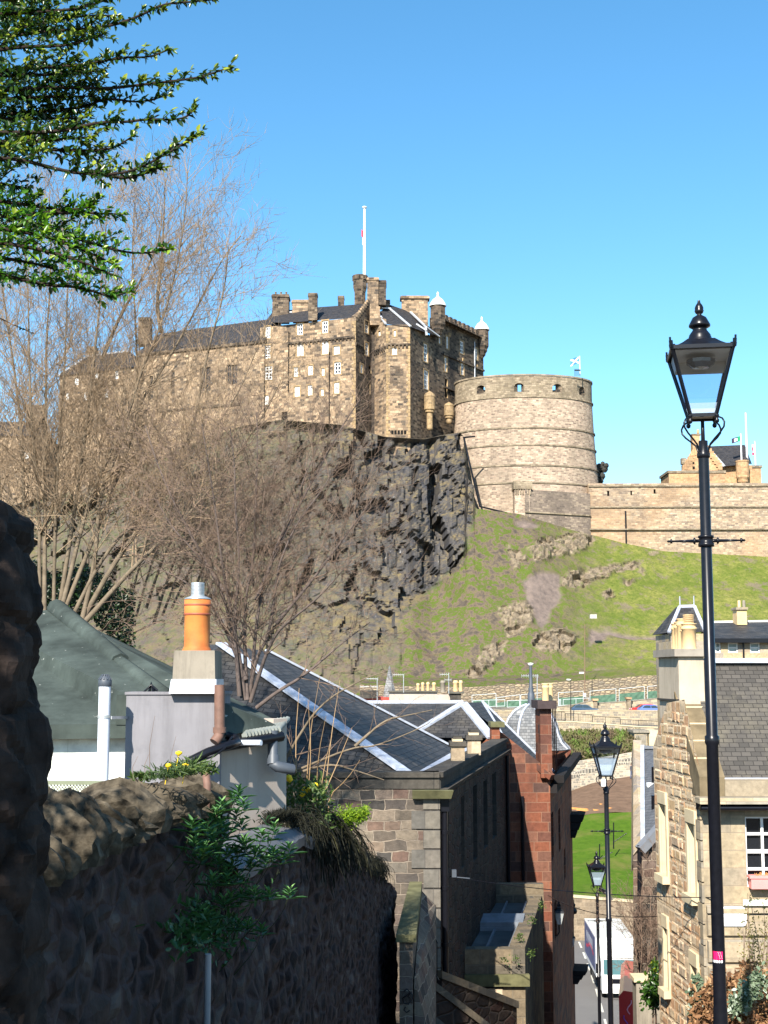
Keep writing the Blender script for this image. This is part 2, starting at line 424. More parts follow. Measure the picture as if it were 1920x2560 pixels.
for i, px in enumerate(pxs):
    top = interp(px, TOP)
    for j in range(NY):
        u = j / (NY - 1.0); py = BOT + (top - BOT) * u
        yv, crag = depthmap(px, py)
        p = P(px, py, yv)
        q = Vector((p.x, p.y * .6, p.z))
        d = 0.0
        out = 0.0; soil = 0.0
        if px > 1100:
            for o in OUT:
                if o[0][0] - 260 < px < o[0][0] + 260:
                    wob = noise.fractal(p * .4, 1, 2, 3) * 9
                    dd = polydist(px, py, o) + wob
                    out = max(out, max(0, min(1, (dd + 3) / 6)))
            for o in SOIL:
                soil = max(soil, max(0, min(1, (polydist(px, py, o) + noise.noise(p * .5) * 6 + 4) / 8)))
        endf = min(1, u / .03) * min(1, (1 - u) / (.006 if crag > .5 else .02))
        if crag > 0 and endf > 0:
            q2 = Vector((p.x, p.y * .5, p.z * .55))
            a = noise.fractal(q2 * .09, 1, 2.1, 4)
            amp = .7 + .3 * max(0, min(1, (px - 520) / 360)); dist, pts_ = noise.voronoi(Vector((p.x * .26 + a, p.y * .1, p.z * .105 + a * .4)))
            blk = noise.cell(pts_[0] * 7.3) - .5
            dist2, pts2 = noise.voronoi(Vector((p.x * .6, p.y * .25, p.z * .3)))
            blk2 = noise.cell(pts2[0] * 5.1) - .5
            crack = min(1, (dist[1] - dist[0]) * 4); crack2 = min(1, (dist2[1] - dist2[0]) * 4)
            d += crag * endf * amp * (.4 + .6 * max(0, min(1, (u - .3) / .22))) * (a * 1.7 + blk * 2.9 - (1 - crack) * .4 + blk2 * .9 - (1 - crack2) * .2 + noise.noise(Vector((p.x, p.y, p.z * .5)) * .9) * .3 + noise.noise(p * 2.2) * .14)
        if out > 0:
            dist, pts_ = noise.voronoi(Vector((p.x * .45, p.y * .25, p.z * .35)))
            blk = noise.cell(pts_[0] * 7.3)
            d += out * endf * (.15 + blk * .95 - (1 - min(1, (dist[1] - dist[0]) * 4)) * .6 + noise.noise(p * 1.2) * .25)
        d += endf * (noise.fractal(p * .12, 1, 2, 4) * .7 + noise.noise(p * .8) * .12) * (1 - crag * .6)
        if soil > 0: d -= soil * .35 * endf
        nrm = Vector((.12, -.97, .2)) if crag > .5 else Vector((0, -.82, .57))
        tv.append(p + nrm * d)
        tm.append((crag, out, soil, 1))
    # plateau behind the top edge
    p = tv[-1].copy()
    tv.append(p + Vector((0, 6, 1.2 if px < 1160 else .3))); tm.append((crag, 0, 0, 1))
    tv.append(p + Vector((0, 110, 1.0))); tm.append((0, 0, 0, 1))
NR = NY + 2
tf = [(i * NR + j, (i + 1) * NR + j, (i + 1) * NR + j + 1, i * NR + j + 1) for i in range(NX - 1) for j in range(NR - 1)]
me = bpy.data.meshes.new('castle_hill')
fast_mesh(me, [tuple(v) for v in tv], tf, None, [0] * len(tf), [tm[f[0]][0] < .5 and tm[f[0]][1] < .3 for f in tf])
ca = me.color_attributes.new('mask', 'FLOAT_COLOR', 'POINT'); ca.data.foreach_set('color', np.array(tm, dtype=np.float32).ravel())
t = NT('hill_grass_and_rock'); p = t.pos()
at = t.n('Attribute', attribute_name='mask'); sp = t.n('SeparateColor'); t.put(sp.inputs[0], at.outputs['Color'])
n1 = t.noise(p, .12, 5, .6); n2 = t.noise(p, .8, 6, .7); n3 = t.noise(p, 4.0, 5, .75)
g = t.ramp(n2, [(.25, (.055, .082, .013)), (.5, (.115, .135, .022)), (.72, (.23, .215, .06))])
g = t.mix(t.ramp(n3, [(.35, .0), (.68, .6)]), g, (.21, .19, .075)); g = t.mix(t.ramp(t.noise(p, 1.9, 5, .7), [(.5, 0), (.62, .6)]), g, (.045, .07, .012))
g = t.mix(t.ramp(n1, [(.42, 0), (.62, .5)]), g, (.05, .095, .008)); g = t.mix(t.ramp(t.noise(p, .3, 6, .75), [(.53, 0), (.62, .8)]), g, t.ramp(n3, [(.3, (.10, .08, .062)), (.7, (.20, .155, .115))]))
sx = t.n('SeparateXYZ'); t.put(sx.inputs[0], p)
left = t.n('MapRange'); t.put(left.inputs['Value'], t.math('ADD', sx.outputs[0], t.math('MULTIPLY', n1, 26))); left.inputs['From Min'].default_value = 62; left.inputs['From Max'].default_value = 44; left.inputs['To Max'].default_value = 1.0
scrub = t.ramp(t.noise(p, .45, 8, .75), [(.28, (.04, .036, .033)), (.42, (.085, .07, .055)), (.49, (.14, .105, .07)), (.535, (.06, .095, .012)), (.575, (.085, .12, .018)), (.61, (.10, .08, .055)), (.75, (.22, .175, .11))])
g = t.mix(left.outputs[0], g, scrub)
g = t.mix(sp.outputs[2], g, t.ramp(n2, [(.3, (.10, .08, .072)), (.7, (.20, .155, .13))]))
rk = t.ramp(t.noise(t.scale(p, 1, .6, .3), .9, 7, .72), [(.3, (.030, .031, .038)), (.48, (.062, .061, .066)), (.6, (.088, .08, .072)), (.74, (.15, .115, .07))])
veg = t.noise(t.scale(p, .8, .5, 1.2), .35, 6, .7)
gn = t.n('SeparateXYZ'); t.put(gn.inputs[0], t.n('NewGeometry').outputs['Normal'])
vf = t.math('MULTIPLY', t.ramp(gn.outputs[2], [(.35, .12), (.7, 1)]), t.ramp(veg, [(.42, 0), (.6, 1)]))
rk = t.mix(vf, rk, t.ramp(n3, [(.3, (.10, .08, .04)), (.7, (.22, .17, .09))]))
wh = t.math('MULTIPLY', t.ramp(t.noise(t.scale(p, 1.6, 1.6, .28), .8, 4, .7), [(.62, 0), (.7, .75)]), t.ramp(t.noise(p, .07, 2, .5), [(.5, 0), (.6, 1)]))
rk = t.mix(wh, rk, (.38, .38, .38))
lf = t.n('MapRange'); t.put(lf.inputs['Value'], t.math('ADD', sx.outputs[0], t.math('MULTIPLY', n1, 30))); lf.inputs['From Min'].default_value = 18; lf.inputs['From Max'].default_value = -14; lf.inputs['To Max'].default_value = .62
lf2 = t.n('MapRange'); t.put(lf2.inputs['Value'], t.math('ADD', sx.outputs[2], t.math('MULTIPLY', n1, 14))); lf2.inputs['From Min'].default_value = 18; lf2.inputs['From Max'].default_value = 8; lf2.inputs['To Max'].default_value = .8
rk = t.mix(t.math('MAXIMUM', lf.outputs[0], lf2.outputs[0]), rk, t.mix(.45, scrub, (.13, .105, .085)))
ok_ = t.ramp(t.noise(t.scale(p, 1, .7, .8), 1.1, 8, .75), [(.3, (.05, .045, .036)), (.46, (.15, .12, .085)), (.58, (.24, .19, .13)), (.72, (.32, .27, .2))])
c = t.mix(t.math('MULTIPLY', sp.outputs[1], t.ramp(t.noise(p, .7, 5, .7), [(.36, .25), (.46, 1)])), g, ok_); c = t.mix(sp.outputs[0], c, rk)
t.bump(t.math('ADD', t.noise(p, 1.3, 7, .7), t.math('MULTIPLY', n3, .4)), .55, .5)
M['hill'] = t.fin(c, .95, .1)
me.materials.append(M['hill'])
hill = bpy.data.objects.new('castle_hill', me); col.objects.link(hill); struct(hill)

# ground: one sheet to the horizon, falling from the camera's steps down to the street level
def ground_z(Y):
    return interp(Y, [(-50, -1.7), (3.3, -1.7), (8.8, -3.2), (66, -21.05), (90, -21.05), (6000, -21.05)])
ROAD_Z = -20.9
gm = MB()
ys = [-600, -50, 3.3, 8.8, 20, 40, 66, 90, 200, 500, 6000]
for a, b in zip(ys, ys[1:]):
    xs = [-6000, -120, -40, 40, 120, 6000]
    for xa, xb in zip(xs, xs[1:]):
        gm.poly([(xa, a, ground_z(a)), (xb, a, ground_z(a)), (xb, b, ground_z(b)), (xa, b, ground_z(b))])
M['earth'] = plain('bare_ground', (.12, .10, .075), .95, .4, .6)
struct(gm.build('ground', M['earth'], recenter=False))
# ------------------------------------------------------------------ facades with real openings
class Fac:
    """vertical plane through two plan points; s runs from A to B, outward normal faces the camera side"""
    def __init__(s, A, B):
        s.A = XY(*A) if not isinstance(A, Vector) else A; s.B = XY(*B) if not isinstance(B, Vector) else B
        s.d = (s.B - s.A); s.L = s.d.length; s.d.normalize(); s.n = Vector((s.d.y, -s.d.x))
    def at(s, px, py):
        r = ray(px, py); k = s.A.dot(s.n) / (r.x * s.n.x + r.y * s.n.y); return r * k
    def sz(s, px, py):
        p = s.at(px, py); return (Vector((p.x, p.y)) - s.A).dot(s.d), p.z
    def p(s, u, z, off=0.0):
        q = s.A + s.d * u + s.n * off; return Vector((q.x, q.y, z))
def holes_px(f, rects):
    o = []
    for x0, y0, x1, y1 in rects:
        xm, ym = (x0 + x1) / 2, (y0 + y1) / 2
        u0, u1 = f.sz(x0, ym)[0], f.sz(x1, ym)[0]
        o.append((min(u0, u1), max(u0, u1), f.sz(xm, y1)[1], f.sz(xm, y0)[1]))
    return o
def wall(mb, f, u0, u1, z0, z1, holes=(), deep=.3, m=0, mr=None):
    mr = m if mr is None else mr
    us = sorted({u0, u1, *[h[0] for h in holes], *[h[1] for h in holes]}); zs = sorted({z0, z1, *[h[2] for h in holes], *[h[3] for h in holes]})
    us = [u for u in us if u0 - 1e-6 <= u <= u1 + 1e-6]; zs = [z for z in zs if z0 - 1e-6 <= z <= z1 + 1e-6]
    for a, b in zip(us, us[1:]):
        run = None
        for c, d in zip(zs, zs[1:]):
            mu, mz = (a + b) / 2, (c + d) / 2
            if any(h[0] < mu < h[1] and h[2] < mz < h[3] for h in holes):
                if run: mb.poly([f.p(a, run[0]), f.p(b, run[0]), f.p(b, run[1]), f.p(a, run[1])], m); run = None
            else: run = (run[0], d) if run else (c, d)
        if run: mb.poly([f.p(a, run[0]), f.p(b, run[0]), f.p(b, run[1]), f.p(a, run[1])], m)
    for a, b, c, d in holes:
        k = -deep
        mb.poly([f.p(a, c), f.p(a, d), f.p(a, d, k), f.p(a, c, k)], mr); mb.poly([f.p(b, d), f.p(b, c), f.p(b, c, k), f.p(b, d, k)], mr)
        mb.poly([f.p(a, d), f.p(b, d), f.p(b, d, k), f.p(a, d, k)], mr); mb.poly([f.p(a, c, k), f.p(b, c, k), f.p(b, c), f.p(a, c)], mr)
def window(parent, f, h, nx=2, ny=3, bar=.09, frame=.12, deep=.22, fm=None, pm=None, name='window'):
    """sash window: frame with glazing bars (one mesh) and its pane"""
    fm = fm or M['white']; pm = pm or M['pane']
    a, b, c, d = h; k = -deep; mb = MB()
    def fb(u0, u1, z0, z1, t=.06):
        B = [f.p(u0, z0, k), f.p(u1, z0, k), f.p(u1, z1, k), f.p(u0, z1, k)]; T = [f.p(u0, z0, k + t), f.p(u1, z0, k + t), f.p(u1, z1, k + t), f.p(u0, z1, k + t)]
        mb.hexa(B, T)
    fb(a, a + frame, c, d); fb(b - frame, b, c, d); fb(a + frame, b - frame, c, c + frame); fb(a + frame, b - frame, d - frame, d)
    for i in range(1, nx):
        u = a + (b - a) * i / nx; fb(u - bar / 2, u + bar / 2, c + frame, d - frame, .04)
    for j in range(1, ny):
        z = c + (d - c) * j / ny; w = bar * (1.4 if ny % 2 == 0 and j == ny // 2 else 1); fb(a + frame, b - frame, z - w / 2, z + w / 2, .05)
    o = mb.build(name, fm, parent)
    g = MB(); k2 = k - .03
    g.hexa([f.p(a, c, k2 - .02), f.p(b, c, k2 - .02), f.p(b, d, k2 - .02), f.p(a, d, k2 - .02)], [f.p(a, c, k2), f.p(b, c, k2), f.p(b, d, k2), f.p(a, d, k2)])
    g.build('pane', pm, o)
    return o
def pbox(mb, px0, px1, ytop, ybot, Y, depth, m=0, batter=0.0):
    """block whose front face spans these photo pixels at depth Y and which runs back by depth metres"""
    a = P(px0, ytop, Y); b = P(px1, ybot, Y)
    B = [Vector((a.x - batter, a.y, b.z)), Vector((b.x + batter, a.y, b.z)), Vector((b.x + batter, a.y + depth, b.z)), Vector((a.x - batter, a.y + depth, b.z))]
    T = [Vector((a.x, a.y, a.z)), Vector((b.x, a.y, a.z)), Vector((b.x, a.y + depth, a.z)), Vector((a.x, a.y + depth, a.z))]
    mb.hexa(B, T, m)
def zp(px, py, Y): return P(px, py, Y).z
Z1 = lambda x0, y0, x1, y1: (600 + x0 / 2.44, 480 + y0 / 2.44, 600 + x1 / 2.44, 480 + y1 / 2.44)
Z2 = lambda x0, y0, x1, y1: (x0 / 2.304, 640 + y0 / 2.304, x1 / 2.304, 640 + y1 / 2.304)
zx = lambda x: 600 + x / 2.44
zy = lambda y: 480 + y / 2.44

# ------------------------------------------------------------------ the castle palace block
c0 = P(960, 1085, 262)
castle = thing('castle', (c0.x, c0.y, c0.z), 'soot streaked sandstone castle block with many white sash windows on top of the dark crag', 'castle')
CS = [M['castle'], M['castle_dark'], M['castle_pale'], M['slate_far'], M['lead'], M['darkhole']]
zb = 44.0                                             # buried foot of every castle wall
FM = Fac((640, 265), (887, 257)); FG = Fac((887, 257), (930, 263)); FT0 = Fac((930, 263), (966, 258.3)); FT = Fac((966, 258.3), (1027, 258)); FR = Fac((1027, 258), (1078, 266)); FE = Fac((1078, 266), (1216, 286))
LM = [Z1(*r) for r in [(155, 820, 185, 892), (348, 800, 383, 872), (502, 785, 537, 860), (150, 935, 185, 1015), (152, 1062, 197, 1146), (328, 1068, 354, 1125), (415, 1058, 444, 1117), (575, 1037, 615, 1110), (414, 1178, 441, 1240), (575, 1162, 605, 1228), (150, 1240, 175, 1297)]]
LB = [Z1(*r) for r in [(347, 922, 388, 1000), (501, 908, 539, 988), (572, 940, 607, 990), (498, 1075, 515, 1120), (333, 1187, 364, 1247), (493, 1202, 511, 1243)]]
LD = [Z1(255, 1340, 290, 1400)]
def facade(f, px_r, ytop, sash=(), blind=(), dark=(), mw=0, u0=0, u1=None, z0=zb, name='facade_wall', deep=.35, mr=2):
    mb = MB(); hs = holes_px(f, sash); hb = holes_px(f, blind); hd = holes_px(f, dark)
    z1 = ytop if ytop < 200 else f.sz(px_r, ytop)[1]
    wall(mb, f, u0, f.L if u1 is None else u1, z0, z1, hs + hb + hd, deep, mw, mr)
    for h in hs: window(castle, f, h, 2 if h[1] - h[0] < 2.2 else 3, 4 if h[3] - h[2] > 3 else 3, .2, .26)
    for h in hb: window(castle, f, h, 1, 2, .16, .26, pm=M['blind'])
    for h in hd:
        a, b, c, d = h; mb.poly([f.p(a, c, -deep), f.p(b, c, -deep), f.p(b, d, -deep), f.p(a, d, -deep)], 5)
    for h in hs + hb:
        a, b, c, d = h                                   # dressed margins, proud of the rubble
        for (p0, p1, q0, q1) in ((a - .3, a, c - .25, d + .3), (b, b + .3, c - .25, d + .3), (a, b, d, d + .3), (a, b, c - .25, c)):
            mb.hexa([f.p(p0, q0, .004), f.p(p1, q0, .004), f.p(p1, q1, .004), f.p(p0, q1, .004)], [f.p(p0, q0, .06), f.p(p1, q0, .06), f.p(p1, q1, .06), f.p(p0, q1, .06)], 2)
    return mb, z1
mb, zM = facade(FM, 800, 803, LM, LB, LD)
# string course with corbels under the top storey, right half, and quoins at the corner
for f, xa, xb, y in ((FM, 718, 887, 858), (FG, 888, 906, 857)):
    ua, z = f.sz(xa, y); ub = f.sz(xb, y)[0]
    mb.hexa([f.p(ua, z - .3, 0), f.p(ub, z - .3, 0), f.p(ub, z - .3, .35), f.p(ua, z - .3, .35)], [f.p(ua, z + .1, 0), f.p(ub, z + .1, 0), f.p(ub, z + .1, .35), f.p(ua, z + .1, .35)], 1)
    u = ua
    while u < ub:
        mb.hexa([f.p(u, z - .8, 0), f.p(u + .35, z - .8, 0), f.p(u + .35, z - .8, .15), f.p(u, z - .8, .15)], [f.p(u, z - .3, 0), f.p(u + .35, z - .3, 0), f.p(u + .35, z - .3, .34), f.p(u, z - .3, .34)], 1); u += .9
for k in range(40):
    z = zb + 8 + k * .8; w = .9 if k % 2 else .5
    if z > zM - .9: break
    mb.hexa([FM.p(FM.L - w, z, .003), FM.p(FM.L + .06, z, .003), FM.p(FM.L + .06, z + .74, .003), FM.p(FM.L - w, z + .74, .003)], [FM.p(FM.L - w, z, .07), FM.p(FM.L + .06, z, .07), FM.p(FM.L + .06, z + .74, .07), FM.p(FM.L - w, z + .74, .07)], 2)
for px, y0_, y1_ in ((zx(548), 880, 1190), (zx(300), 830, 980)):       # rain pipes
    u, za = FM.sz(px, y0_); zb_ = FM.sz(px, y1_)[1]
    mb.tube([FM.p(u, za, .2), FM.p(u, zb_, .2)], .11, 6, 5)
mb.build('main_wall', CS, castle)
# gable between main front and tower
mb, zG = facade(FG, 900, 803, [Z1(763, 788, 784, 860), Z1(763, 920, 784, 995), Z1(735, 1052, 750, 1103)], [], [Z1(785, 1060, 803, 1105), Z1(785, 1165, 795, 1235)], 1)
gp = [FG.p(0, zG), FG.p(FG.L, zG), FG.p(FG.L, FG.sz(930, 752)[1]), FG.p(FG.L * .8, FG.sz(926, 752)[1])]
mb.poly(gp, 1)
for k in range(9):                                     # crow steps up the gable
    a = k / 9; u = FG.L * .8 * a; zz = zG + (gp[3].z - zG) * (a + .11)
    mb.hexa([FG.p(u, zz - .9, -.5), FG.p(u + .75, zz - .9, -.5), FG.p(u + .75, zz - .9, .08), FG.p(u, zz - .9, .08)], [FG.p(u, zz, -.5), FG.p(u + .75, zz, -.5), FG.p(u + .75, zz, .08), FG.p(u, zz, .08)], 0)
mb.build('gable_wall', CS, castle)
mb, zT0 = facade(FT0, 950, 806, [Z1(843, 848, 858, 878)])
mb.poly([FT0.p(0, zT0), FT0.p(FT0.L, zT0), FT0.p(0, FT0.sz(932, 782)[1])], 0)
zTT = FT.sz(996, 812)[1]
m2, _ = facade(FT, 996, 812, [Z1(938, 845, 950, 880), Z1(928, 950, 957, 992)], [], [], 0)
h4 = holes_px(FT, [Z1(923, 1068, 967, 1158)])[0]
mb.build('tower_side_wall', CS, castle)
for f in (FT0, FT):
    z = f.sz(980, 863)[1]; n = int(f.L / .8)
    for k in range(n):
        u = f.L * k / n; m2.hexa([f.p(u, z - .7, 0), f.p(u + .4, z - .7, 0), f.p(u + .4, z - .7, .2), f.p(u, z - .7, .2)], [f.p(u, z, 0), f.p(u + .4, z, 0), f.p(u + .4, z, .4), f.p(u, z, .4)], 1)
    m2.hexa([f.p(0, z, 0), f.p(f.L, z, 0), f.p(f.L, z, .4), f.p(0, z, .4)], [f.p(0, z + .3, 0), f.p(f.L, z + .3, 0), f.p(f.L, z + .3, .4), f.p(0, z + .3, .4)], 1)
for uq in (0, FT.L):
    for k in range(40):
        z = zb + 6 + k * .8; w = .8 if k % 2 else .45
        if z > zTT - .8: break
        a_, b_ = (uq - .05, uq + w) if uq == 0 else (uq - w, uq + .05)
        m2.hexa([FT.p(a_, z, .003), FT.p(b_, z, .003), FT.p(b_, z + .74, .003), FT.p(a_, z + .74, .003)], [FT.p(a_, z, .07), FT.p(b_, z, .07), FT.p(b_, z + .74, .07), FT.p(a_, z + .74, .07)], 2)
a, b, c, d = h4                                        # four light mullioned window
for (p0, p1, q0, q1, mm) in ((a - .3, b + .3, c - .3, d + .3, 1),): m2.hexa([FT.p(p0, q0, .003), FT.p(p1, q0, .003), FT.p(p1, q1, .003), FT.p(p0, q1, .003)], [FT.p(p0, q0, .08), FT.p(p1, q0, .08), FT.p(p1, q1, .08), FT.p(p0, q1, .08)], mm)
window(castle, FT, h4, 2, 2, .26, .16, -.1, M['castle_dark'])
for k in range(6):                                     # beam sockets at the foot
    a0, z_ = FT.sz(970 + k * 8, 1086)
    m2.hexa([FT.p(a0, z_, .003), FT.p(a0 + .5, z_, .003), FT.p(a0 + .5, z_ + .9, .003), FT.p(a0, z_ + .9, .003)], [FT.p(a0, z_, .03), FT.p(a0 + .5, z_, .03), FT.p(a0 + .5, z_ + .9, .03), FT.p(a0, z_ + .9, .03)], 5)
m2.build('tower_front_wall', CS, castle)
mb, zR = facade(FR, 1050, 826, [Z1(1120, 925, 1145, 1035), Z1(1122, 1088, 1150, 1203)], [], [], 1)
zRt = FR.sz(1077, 836)[1]
mb.poly([FR.p(0, zR), FR.p(FR.L, zR), FR.p(0, zTT + .3)], 1)
mb.build('tower_right_wall', CS, castle)
zEt = FE.sz(1114, 812)[1]
ES = [Z1(*r) for r in [(1213, 890, 1225, 925), (1258, 880, 1272, 955), (1342, 910, 1365, 985), (1435, 955, 1450, 1022), (1248, 1010, 1262, 1095), (1348, 1045, 1366, 1115)]]
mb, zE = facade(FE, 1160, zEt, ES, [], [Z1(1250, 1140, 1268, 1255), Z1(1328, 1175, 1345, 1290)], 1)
for f_, za_ in ((FE, 905), (FE, 985)):                 # string courses
    z = f_.sz(1150, za_)[1]
    mb.hexa([f_.p(6, z, 0), f_.p(f_.L, z, 0), f_.p(f_.L, z, .35), f_.p(6, z, .35)], [f_.p(6, z + .4, 0), f_.p(f_.L, z + .4, 0), f_.p(f_.L, z + .4, .35), f_.p(6, z + .4, .35)], 1)
u, za = FE.sz(1184, 855); mb.tube([FE.p(u, za, .25), FE.p(u, za - 18, .25)], .16, 6, 4)
for xx, yy in ((1155, 895), (1191, 912), (1120, 832)):
    u, z = FE.sz(xx, yy); mb.hexa([FE.p(u, z - .9, .01), FE.p(u + 1, z - .9, .01), FE.p(u + 1, z - .9, .2), FE.p(u, z - .9, .2)], [FE.p(u, z, .01), FE.p(u + .8, z, .01), FE.p(u + .8, z, .4), FE.p(u, z, .4)], 2)
mb.build('east_wall', CS, castle)
# crenellated parapet of the east range
mb = MB(); u0 = FE.sz(1112, 800)[0]; n = 9; step = (FE.L - u0) / n
mb.hexa([FE.p(u0 - 3, zE, -.6), FE.p(FE.L, zE, -.6), FE.p(FE.L, zE, .25), FE.p(u0 - 3, zE, .25)], [FE.p(u0 - 3, zE + 1.0, -.6), FE.p(FE.L, zE + 1.0, -.6), FE.p(FE.L, zE + 1.0, .25), FE.p(u0 - 3, zE + 1.0, .25)], 1)
for k in range(n):
    a = u0 + step * k; b = a + step * .55
    mb.hexa([FE.p(a, zE + 1, -.6), FE.p(b, zE + 1, -.6), FE.p(b, zE + 1, .25), FE.p(a, zE + 1, .25)], [FE.p(a, zE + 2.3, -.6), FE.p(b, zE + 2.3, -.6), FE.p(b, zE + 2.3, .25), FE.p(a, zE + 2.3, .25)], 1)
mb.build('battlement', CS, castle)
# solid cores behind the fronts, so the block is closed from other sides
mb = MB()
core = [FM.p(.3, 0, -.7), FM.p(FM.L - .3, 0, -.7), FG.p(FG.L - .2, 0, -.7), FT0.p(FT0.L * .5, 0, -.7), FT.p(.6, 0, -.7), FT.p(FT.L - .3, 0, -.7), FR.p(FR.L, 0, -.8), FE.p(FE.L - .4, 0, -.7), Vector((FE.B.x - 6, FE.B.y + 16, 0)), Vector((FM.A.x + 6, FM.A.y + 16, 0))]
mb.prism([(p.x, p.y) for p in core], zb, zM - 1.2, 1)
e = FE.p(FE.L, 0); e2 = Vector((e.x - 6, e.y + 16, 0))
Fb = Fac(Vector((e.x, e.y)), Vector((e2.x, e2.y))); wall(mb, Fb, 0, Fb.L, zb, zE + 1, (), m=1)
mb.build('rear_wall', CS, castle)
# roofs
mb = MB()
def roofpoly(*pts, m=3): mb.poly([P(*p) for p in pts], m)
eL, eR = FM.sz(719, 808), FM.sz(884, 795)
roofpoly((zx(150), zy(795), 264), (zx(285), zy(797), 261.7), (zx(690), zy(768), 258.2), (zx(800), zy(680), 264.5), (zx(470), zy(703), 268), (zx(200), zy(730), 270))
mb.poly([P(zx(800), zy(680), 264.5), P(zx(470), zy(703), 268), P(zx(200), zy(730), 270), P(zx(200), zy(800), 278), P(zx(800), zy(760), 274)], 3)
for a, b in (((zx(200), zy(735), 269), (zx(320), zy(735), 267.6)),):
    mb.bar(P(*a), P(*b), .5, .4, 4)
mb.bar(P(zx(690), zy(764), 257.8), P(zx(798), zy(678), 264.3), .7, .5, 1)
# tower roof
A_, B_, C_, D_ = (zx(890), zy(806), 258.2), (zx(1045), zy(824), 257.8), (zx(1130), zy(855), 262), (zx(1220), zy(885), 267)
ap, rg, rg2 = (zx(842), zy(738), 262.5), (zx(915), zy(688), 267), (zx(1050), zy(735), 270)
roofpoly(A_, B_, rg2, rg, ap); roofpoly(B_, C_, D_, rg2)
mb.poly([P(*rg), P(*rg2), P(*D_), P(zx(1200), zy(860), 276), P(zx(900), zy(720), 276)], 3)
for a, b in ((ap, A_), ((zx(915), zy(712), 264.5), (zx(1042), zy(820), 257.6)), ((zx(1040), zy(732), 268), (zx(1125), zy(812), 262.8)), ((zx(1125), zy(815), 262.6), (zx(1215), zy(882), 266.5)), ((zx(862), zy(708), 264), (zx(920), zy(710), 264.5)), ((zx(1078), zy(805), 263), (zx(1140), zy(845), 261.5)), ((zx(1132), zy(820), 262), (zx(1138), zy(875), 261.5))):
    mb.bar(P(a[0], a[1], a[2] - .25), P(b[0], b[1], b[2] - .25), .42, .3, 4)
roofpoly((1112, 800, 268), (1214, 848, 285), (1210, 855, 296), (1110, 806, 282))
mb.build('roof', CS, castle)
# chimneys, stair turret and chimney gables
def chim(px0, px1, y0, y1, Y, dep, m=1, cap=True, pots=0, name='chimney', mats=None, par=None, batter=0):
    mb = MB(); pbox(mb, px0, px1, y0, y1, Y, dep, m, batter)
    if cap:
        a = P(px0, y0, Y); b = P(px1, y0, Y); w = (b.x - a.x) * .06
        mb.box((a.x - w, a.y - w, a.z - .45), (b.x + w, a.y + dep + w, a.z + .002), m)
        mb.box((a.x - w * .3, a.y - w * .3, a.z + .002), (b.x + w * .3, a.y + dep + w * .3, a.z + .25), m)
        for k in range(pots):
            x = a.x + (b.x - a.x) * (k + .5) / pots; mb.lathe((x, a.y + dep / 2, a.z + .25), [(.22, 0), (.2, .9), (.25, .92), (.25, 1.0), (.01, 1.02)], 8, 2)
    return mb.build(name, mats or CS, par or castle)
chim(681, 721, 738, 800, 267, 3.5, pots=3); chim(731, 770, 752, 800, 267, 3.0, 0); chim(771, 793, 735, 800, 259.6, 1.6); chim(845, 860, 742, 775, 267, 1.5); chim(965, 975, 752, 775, 265, 1.2)
chim(918, 946, 696, 805, 262, 2.0, 0); chim(944, 965, 703, 762, 262.4, 4, 1); chim(1004, 1070, 742, 826, 269, 2.2, 0)
mb = MB(); pbox(mb, 925, 950, 766, 812, 260.5, 3, 0); mb.build('chimney_breast', CS, castle)
c_ = P(900, 757, 268); mb = MB()
tz = P(900, 722, 268).z - c_.z; r_ = P(918, 757, 268).x - c_.x
mb.lathe((c_.x, c_.y, c_.z - 3), [(r_ * .82, 0), (r_ * .82, tz + 2.2), (r_ * 1.02, tz + 3.4), (r_ * 1.02, tz + 4.9), (.5, tz + 4.9)], 8, 1, smooth=False)
for k in range(8):
    a = 2 * math.pi * (k + .5) / 8; mb.box((-.55, -.3, 0), (.55, .3, 1.1), 1, Matrix.Translation((c_.x + math.cos(a) * r_ * .85, c_.y + math.sin(a) * r_ * .85, c_.z + tz + 1.9)) @ Matrix.Rotation(a + math.pi / 2, 4, 'Z'))
mb.build('stair_turret', CS, castle)
# ogee capped corner turrets
def ogee(px0, px1, ydome, ybase, ybot, Y):
    cx = (px0 + px1) / 2; c = P(cx, ybase, Y); r = (P(px1, ybase, Y).x - c.x); hd = P(cx, ydome, Y).z - c.z; hb = c.z - P(cx, ybot, Y).z
    mb = MB(); mb.lathe((c.x, c.y, c.z - hb), [(.2, -3.4), (r * .5, -2.6), (r * .52, -2.2), (r * .75, -1.6), (r * .77, -1.1), (r * .95, -.5), (r * .95, hb), (.2, hb)], 8, 1, smooth=False)
    o = mb.build('corner_turret', CS, castle)
    mb = MB(); mb.lathe(c, [(r * 1.05, 0), (r * 1.05, .2), (r * .98, .25 * hd * .5), (r * .9, hd * .22), (r * .62, hd * .45), (r * .3, hd * .58), (r * .14, hd * .68), (r * .1, hd * .8), (r * .16, hd * .86), (r * .1, hd * .92), (.02, hd)], 16)
    mb.build('dome', M['white'], o)
ogee(1074, 1115, 729, 766, 808, 267); ogee(1186, 1223, 791, 826, 862, 285)
